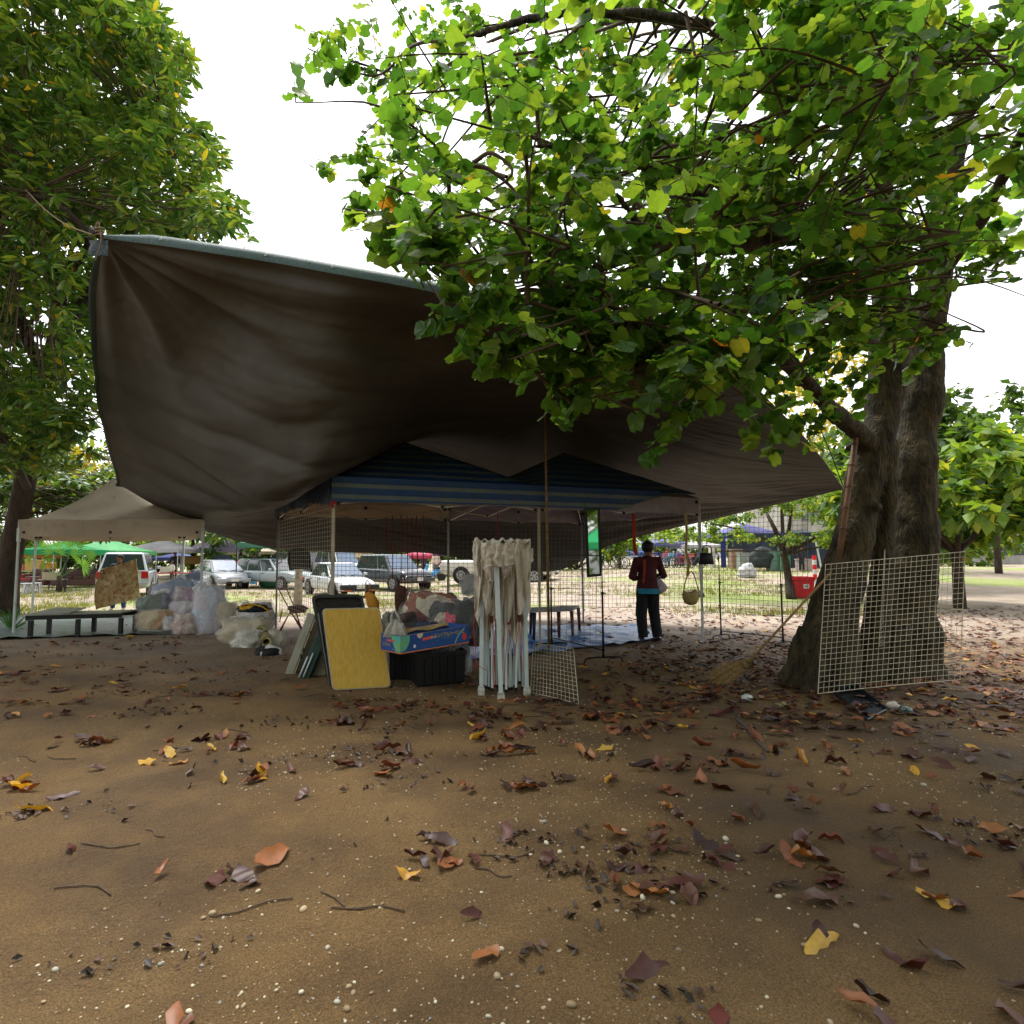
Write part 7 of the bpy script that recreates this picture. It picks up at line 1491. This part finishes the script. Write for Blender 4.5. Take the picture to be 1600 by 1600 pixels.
# ================================================================ FAR TENTS, STALLS
def far_tent(label, uL, uR, v_eave, v_peak, v_g, mat, leg_m=white_steel, dep=None, flat=0, conc=1.2, vh=.22, name='market_tent', skew=0, tr=False, n=10):
    p = G((uL + uR) / 2, v_g); y = p.y; wL, wR = W(uL, v_eave, y), W(uR, v_eave, y); wd_ = (wR - wL).length; dep = dep or wd_; g = Vector((wL.x, y, 0)); h = Vector((wR.x, y + skew, 0)); dv = Vector((0, dep, 0)) + Vector((skew * -.3, 0, 0))
    # depth scaled so that the far corners stay inside the near outline
    pk = W((uL + uR) / 2, v_peak, y + dep / 2)
    return simple_tent(name, label, (g, h, h + dv, g + dv), (wL.z + wR.z) / 2 + vh, max(pk.z, wL.z + vh + .3), vh, mat, leg_m, 'market tents on the far side', conc, legr=.025, tr=tr, n=n)
cm = lambda n_, k, tr_=.45: M(n_, k, tuple(q * .85 for q in k[:3]) + (1,), rough=.7, trans=tr_, bump=.2, bscale=6, scale=1)
greenc, lgreen, whitec, bluec = cm('green_canopy', c(50, 176, 110)), cm('pale_green_canopy', c(120, 200, 140)), cm('white_canopy', c(216, 214, 220)), cm('blue_canopy', c(110, 124, 200)); creamc, tealc, navy, pinkc = cm('cream_canopy', c(214, 204, 186)), cm('teal_canopy', c(160, 200, 206)), cm('lilac_blue_canopy', c(140, 140, 206)), cm('pink_canopy', c(216, 90, 120)); dgreen = cm('dull_green_canopy', c(90, 150, 124))
far_tent('bright green canopy seen left of the fan palm', 28, 104, 866, 846, 925, greenc, dark_tr, 3.2)
far_tent('pale green canopy seen right of the fan palm', 84, 182, 867, 842, 918, lgreen, white_steel, 4)
far_tent('white canopy standing right of the silver pickup', 184, 278, 863, 843, 908, whitec, white_steel, 4)
far_tent('lilac canopy with a sharp peak above the grey hatchback', 284, 372, 862, 832, 904, pur_can, white_steel, 3, conc=1.5)
far_tent('cream canopy behind the dull green one', 356, 424, 866, 846, 898, creamc, white_steel, 4)
far_tent('dull green canopy on thin dark legs above the shoppers', 370, 440, 855, 843, 920, dgreen, dark_tr, 3)
far_tent('small blue canopy far beneath the white one', 234, 282, 876, 863, 900, bluec, white_steel, 4)
far_tent('tan canopy far behind the white saloon', 520, 602, 876, 861, 900, cm('tan_canopy', c(196, 176, 140)), white_steel, 4)
far_tent('pink canopy behind the dark off-roader', 622, 684, 873, 860, 904, pinkc, white_steel, 4)
far_tent('small violet canopy behind the blue scooter', 676, 712, 868, 858, 902, cm('violet_canopy', c(120, 96, 150)), white_steel, 3)
far_tent('orange canopy far left behind the red cloth stall', -60, 22, 872, 850, 912, cm('orange_canopy', c(206, 130, 60)), white_steel, 4)
far_tent('pale canopy between the pink and the teal ones', 770, 850, 876, 862, 896, creamc, white_steel, 4)
far_tent('teal-white canopy behind the left bicycles', 936, 1020, 859, 843, 885, tealc, white_steel, 5)
far_tent('lilac-blue canopy behind the standing person', 1014, 1072, 852, 838, 884, navy, white_steel, 4)
far_tent('white canopy behind the black handbag', 1070, 1130, 856, 842, 884, whitec, white_steel, 4)
far_tent('low blue canopy behind the bicycles', 960, 1046, 868, 860, 883, bluec, white_steel, 4)
# stall with dark mesh walls on the right
ms = far_tent('lilac-blue canopy with dark mesh side walls behind the small crooked tree', 1132, 1236, 838, 818, 886, navy, white_steel, 4.5)
meshm = M('dark_mesh_sheet', c(44, 54, 70), c(34, 42, 54), rough=.8, scale=2, bump=.3)
pL, pR = G(1138, 887), G(1305, 889); P = [[pL + (pR - pL) * (k / 24) + Vector((0, .15 * math.sin(k * 1.7), r_ * .72)) for k in range(25)] for r_ in range(4)]
mb = MB(); mb.slab(P, .01); o = mb.build('mesh_wall', meshm, ms, smooth=True)
bl = [[G(1127 + k * 1.2, 887) + Vector((0, .12 * math.sin(k * 2), r_ * .55)) for k in range(8)] for r_ in range(5)]; mb = MB(); mb.slab(bl, .02); mb.build('curtain', M('deep_blue_curtain', c(50, 62, 130), rough=.8), ms, smooth=True)
t2 = far_tent('grey-blue canopy right of the crooked tree with a slanting pole', 1236, 1320, 842, 828, 888, cm('grey_blue_canopy', c(130, 140, 160)), white_steel, 4)
mb = MB(); mb.tube([G(1285, 896), W(1273, 838, G(1285, 896).y)], .05, 6); tag(mb.build('slanting_pole', white_steel), 'white slanting pole propping the grey-blue canopy', 'pole')
pb_ = G(1192, 892); mb = MB(); blob(mb, pb_ + Vector((0, 0, .6)), (.68, .5, .66), 3, .12, 1.4); tag(mb.build('covered_stand', M('dark_net_cover', c(46, 54, 54), c(36, 42, 44), rough=.8, bump=.4), smooth=True), 'rounded dark netted cover standing before the mesh stall', 'cover')
for (u, v, wx, hh_, cc, lb) in ((1150, 889, .6, 1.1, c(150, 120, 96), 'brown cupboard before the blue curtain'), (1165, 890, .8, .9, c(150, 156, 150), 'pale crate beside the brown cupboard'), (1208, 892, .5, 1.0, c(120, 150, 140), 'pale green box right of the netted cover'), (1226, 893, .4, 1.2, c(60, 130, 80), 'green upright panel behind the crooked trunk'), (1258, 892, .8, .6, c(170, 160, 150), 'pale box to the right of the crooked trunk'), (1113, 887, .25, 1.3, c(206, 200, 190), 'white stand left of the blue curtain')):
    p = G(u, v); mb = MB(); mb.box(p.x, p.y, p.z + hh_ / 2, wx, .5, hh_); mb.box(p.x, p.y, p.z + hh_ + .02, wx * 1.08, .54, .05); mb.box(p.x, p.y - .252, p.z + hh_ * .5, wx * .8, .02, hh_ * .8); tag(mb.build('stall_crate', M('crate_%d' % u, cc, rough=.7), bevel=.01), lb, 'crate', 'crates and stands before the mesh stall')
wp = G(1168, 902); mb = MB(); blob(mb, wp + Vector((0, 0, .22)), (.36, .3, .34), 7, .3, 2.5, ridged=.05); tag(mb.build('white_sack', M('white_crumpled_plastic', c(210, 212, 214), rough=.4, bump=.8, bscale=8), smooth=True), 'crumpled white sack lying on the far grass', 'sack')
mp_ = G(1083, 932); mb = MB(); blob(mb, mp_ + Vector((0, 0, .06)), (.32, .25, .16), 9, .25, 2.5); tag(mb.build('soil_heap', M('dark_soil', c(96, 84, 66), rough=.9, bump=.8), smooth=True), 'small dark heap of soil on the grass behind the straw bag', 'heap')
# small goods on the left: stools, sofas, tables
stw = M('white_stool_plastic', c(206, 210, 214), rough=.5)
for k, (u, v, lb) in enumerate(((38, 928, 'white plastic stool nearest the tent leg, left of three'), (47, 928, 'white plastic stool in the middle of three'), (56, 927, 'white plastic stool right of three, beside the palm'))):
    p = G(u, v); s = .20; t = thing('plastic_stool', lb, 'stool', p, .2 * k, 'white plastic stools by the fan palm'); mb = MB(); mb.box(0, 0, .44, .32, .32, .04); mb.build('seat', stw, t, bevel=.01, world=False)
    for x in (-1, 1):
        for y in (-1, 1): mb = MB(); mb.tube([(x * .19, y * .19, 0), (x * .14, y * .14, .42)], .028, sq=True); mb.build('leg', stw, t, world=False)
leather = M('brown_leather', c(92, 58, 54), c(70, 42, 40), rough=.4, scale=2)
def sofa(label, u, v, wm, rz, mat):
    p = G(u, v); t = thing('sofa', label, 'sofa', p, rz)
    for nm, b in (('base', (0, 0, .28, wm, .8, .34)), ('backrest', (0, .35, .65, wm, .22, .6)), ('armrest', (-wm / 2, 0, .42, .2, .8, .55)), ('armrest', (wm / 2, 0, .42, .2, .8, .55)), ('cushion', (-wm * .22, -.05, .50, wm * .42, .6, .14)), ('cushion', (wm * .22, -.05, .50, wm * .42, .6, .14))):
        mb = MB(); mb.box(*b); mb.build(nm, mat, t, bevel=.05, world=False)
sofa('brown leather sofa standing left of the silver pickup', 118, 918, 1.9, .1, leather); sofa('brown leather armchair behind the white stools', 58, 918, 1.1, -.1, leather)
def stall_table(label, u, v, wm, hm, top, goods, group='trestle tables piled with goods'):
    p = G(u, v); t = thing('stall_table', label, 'table', p, 0, group); mb = MB(); mb.box(0, 0, hm, wm, .8, .04); mb.build('table_top', top, t, world=False, bevel=.01)
    for x in (-1, 1):
        for y in (-1, 1): mb = MB(); mb.tube([(x * wm * .46, y * .34, 0), (x * wm * .46, y * .34, hm)], .02, sq=True); mb.build('leg', dark_tr, t, world=False)
    for (dx, sx_, sy_, sz_, cc, nm, lb) in goods:
        mb = MB(); mb.box(p.x + dx, p.y - .1, p.z + hm + .022 + sz_ / 2, sx_, sy_, sz_); mb.box(p.x + dx, p.y - .1, p.z + hm + .022 + sz_, sx_ * 1.06, sy_ * 1.06, sz_ * .12); tag(mb.build(nm, M('goods_%s' % lb[:24].replace(' ', '_'), cc, rough=.7, scale=20), bevel=.02), lb, nm.replace('_', ' '))
stall_table('trestle table under the bright green canopy', 52, 916, 2.4, .8, M('pale_top', c(190, 186, 170)), [(-.6, .4, .4, .3, c(206, 130, 110), 'box', 'pink box on the green stall table'), (.1, .8, .4, .55, c(196, 166, 96), 'wicker_chest', 'wicker chest on the green stall table'), (.9, .45, .4, .4, c(214, 140, 30), 'box', 'bright orange box on the green stall table')])
stall_table('low red-clothed table at the far left edge', 24, 926, .9, .6, M('red_tablecloth', c(196, 30, 44)), [(0, .4, .4, .2, c(196, 30, 44), 'bundle', 'red cloth bundle on the low red table')])
stall_table('red-topped counter beside the seated seller', 256, 912, 3.0, .6, M('red_tablecloth', c(196, 30, 44)), [(-.9, .5, .4, .5, c(150, 110, 80), 'basket', 'brown basket on the red counter'), (.2, .6, .4, .3, c(206, 204, 190), 'box', 'white box on the red counter')])
stall_table('table of white crates right of the fan palm', 82, 922, .9, .5, M('pale_top', c(190, 186, 170)), [(0, .6, .5, .3, c(200, 186, 160), 'crate', 'cream crate beside the palm trunk')])
stall_table('ochre stall counter under the lilac canopy', 298, 902, 2.4, .9, M('ochre_top', c(170, 130, 70)), [(0, 1.8, .5, .5, c(176, 140, 80), 'basket', 'broad ochre basket under the lilac canopy')])
p = G(395, 912); mb = MB(); mb.tube([p, p + Vector((0, 0, .36))], [.17, .24], 16); o = mb.build('bucket_body', M('sky_blue_plastic', c(50, 150, 206), rough=.4)); o.name = 'blue_bucket'; tag(o, 'bright blue bucket below the clothes rail', 'bucket')
mb = MB(); blob(mb, G(428, 918) + Vector((0, 0, .22)), (.72, .35, .34), 5, .15, 2.4, ridged=.03); tag(mb.build('mint_cloth_heap', M('mint_cloth', c(120, 200, 170), c(96, 176, 146), rough=.8, bump=.5), smooth=True), 'mint green cloth heap beside the left tent leg', 'cloth')
# clothes rail by the grey hatchback
pr = G(388, 908); t = thing('clothes_rail', 'clothes rail hung with bright garments beside the grey hatchback', 'clothes rack', pr, 0); mb = MB(); mb.tube([(-.9, 0, 0), (-.9, 0, 1.3), (.9, 0, 1.3), (.9, 0, 0)], .02, 6); mb.build('rail', dark_tr, t, world=False)
for k in range(10):
    cc = [c(60, 70, 130), c(200, 70, 80), c(110, 50, 60), c(210, 190, 190), c(60, 110, 180), c(40, 40, 50), c(220, 130, 60), c(90, 50, 110)][k % 8]; mb = MB(); x = pr.x - .8 + k * .18; mb.slab([[Vector((x + .05 * j, pr.y - .2 + .1 * i, pr.z + 1.28 - .8 * j * 0 - .85 * q_)) for i in range(4)] for j in (0,) for q_ in (0, .5, 1)], .08)
    mb.build('garment_k', M('garment_%d' % (k % 8), cc, rough=.9, bump=.5), None, smooth=True); o = bpy.data.objects[-1] if False else [q for q in C.objects if q.name.startswith('garment_k')][-1]; o.name = 'hanging_garment'; tag(o, '%s garment hanging on the far clothes rail' % ['navy', 'rose red', 'wine red', 'pale pink', 'mid blue', 'near-black', 'orange', 'purple', 'left second navy', 'right second rose'][k], 'garment', 'garments on the far clothes rail')
# concrete building behind the right tree, and another far block
def building(label, p0, p1, h, dep, mat, bays, storeys):
    p0, p1 = on(p0), on(p1); t = thing('concrete_building', label, 'building', (p0 + p1) / 2, world=True); ex = p1 - p0; ex.z = 0; d = Vector((-ex.y, ex.x, 0)).normalized() * dep
    z0 = min(p0.z, p1.z) - .3; o = Vector((p0.x, p0.y, z0)); mb = MB(); obox(mb, o, ex, d, Vector((0, 0, h))); mb.build('wall', mat, t)
    n_ = -d.normalized(); mb = MB(); obox(mb, o + Vector((0, 0, h)) - ex * .01 + n_ * .3, ex * 1.02, d * 1.05, Vector((0, 0, .35))); mb.build('roof_edge', M('pale_concrete', c(176, 174, 166), rough=.9), t)
    for s in range(storeys):
        for k in range(bays):
            a = o + ex * ((k + .25) / bays) + Vector((0, 0, 1.2 + s * (h - .8) / storeys)) + n_ * .02
            if s == storeys - 1: 
                q = MB(); obox(q, o + ex * (k / bays) + Vector((0, 0, .4)) + n_ * .03, ex.normalized() * .08, d.normalized() * .02, Vector((0, 0, h - .6))); q.build('panel_joint', M('dark_joint', c(110, 108, 102)), t)
            if s < storeys - 1: q = MB(); obox(q, a, ex * (.5 / bays), d.normalized() * .03, Vector((0, 0, 1.3))); w__ = q.build('window', glass, t)
concrete = M('weathered_concrete', c(168, 166, 160), c(140, 138, 130), rough=.9, scale=1.2, grime=c(110, 106, 98), gpos=(.5, .8), stretch=(1, 1, .4))
building('long weathered concrete building behind the right-hand tree', Vector((34, 63, 0)), Vector((92, 58, 0)), 11.4, 12, concrete, 12, 3)
# hedge of shrubs closing the far left and right
for k, (u, v, w_, h_, mt, lb) in enumerate(((-120, 905, 4, 3.2, far_dark, 'broad dark shrub at the far left behind the stalls'), (20, 898, 5, 3.4, far_green, 'green shrub behind the bright green canopy'), (150, 898, 5, 3.2, far_dark, 'dark shrub behind the pale green canopy'), (245, 896, 5, 3.4, far_green, 'green shrub behind the white canopy'), (335, 896, 5, 3.4, far_green, 'green shrub behind the lilac canopy'), (440, 896, 5, 3.2, far_dark, 'dark shrub behind the dull green canopy'), (500, 895, 5, 3.0, far_green, 'green shrub left of the tan canopy'), (610, 895, 5, 3.0, far_dark, 'dark shrub right of the tan canopy'), (730, 894, 6, 3.0, far_green, 'green shrub behind the violet canopy'), (900, 890, 7, 3.2, far_green, 'green shrub left of the teal canopy'), (1085, 883, 7, 3.6, far_green, 'green shrub behind the white canopy on the right'), (1180, 880, 6, 4.2, far_dark, 'dark shrub behind the mesh stall'), (1310, 880, 6, 4.0, far_dark, 'dark shrub right of the mesh stall'), (1500, 885, 7, 4, far_green, 'green shrub at the right edge'))):
    p = G(u, v); t = thing('shrub', lb, 'shrub', p, group='shrubs closing the far side of the market', world=True); q = MB()
    for z_ in range(5): a = z_ * 1.3; q.tube([p, p + Vector((math.cos(a) * w_ * .4, math.sin(a), h_ * .6))], [.06, .02], 5)
    q.build('stem', dark_bark, t); P_ = crown(t, [(p.x, p.y, p.z + h_ * .48, w_ * .62, 1.6, h_ * .46, 1)], 1900, QV, QF, mt, 90 + k, (2.0, 3.6))
# trees and a green stall behind the photographer (seen in the mirror, and shading the ground)
for k, (x, y, h_) in enumerate(((-9, -14, 9), (-2, -17, 10), (6, -15, 9.5), (-17, -8, 9), (14, -9, 9))):
    b = Vector((x, y, H(x, y))); t = thing('tree', ['big tree behind the photographer on the left', 'big tree straight behind the photographer', 'big tree behind the photographer on the right', 'tree far to the left behind the photographer', 'tree far to the right behind the photographer'][k], 'tree', b, world=True)
    q = MB(); q.tube([b, b + Vector((.2, 0, 3))], [.3, .2], 8); q.build('trunk', dark_bark, t, smooth=True); crown(t, [(x, y, h_ * .5, 4.8, 4, 3.6, 1)], 3600, QV, QF, far_green, 120 + k, (2.2, 3.8))

gt = [Vector(p) for p in ((5.0, -9, 0), (8.4, -9, 0), (8.4, -12, 0), (5.0, -12, 0))]
simple_tent('market_tent', 'green pop-up tent behind the photographer, seen only in the mirror', gt, 2.3, 3.3, .3, greenc, white_steel, None, 1.3, legr=.02, tr=False, n=12)
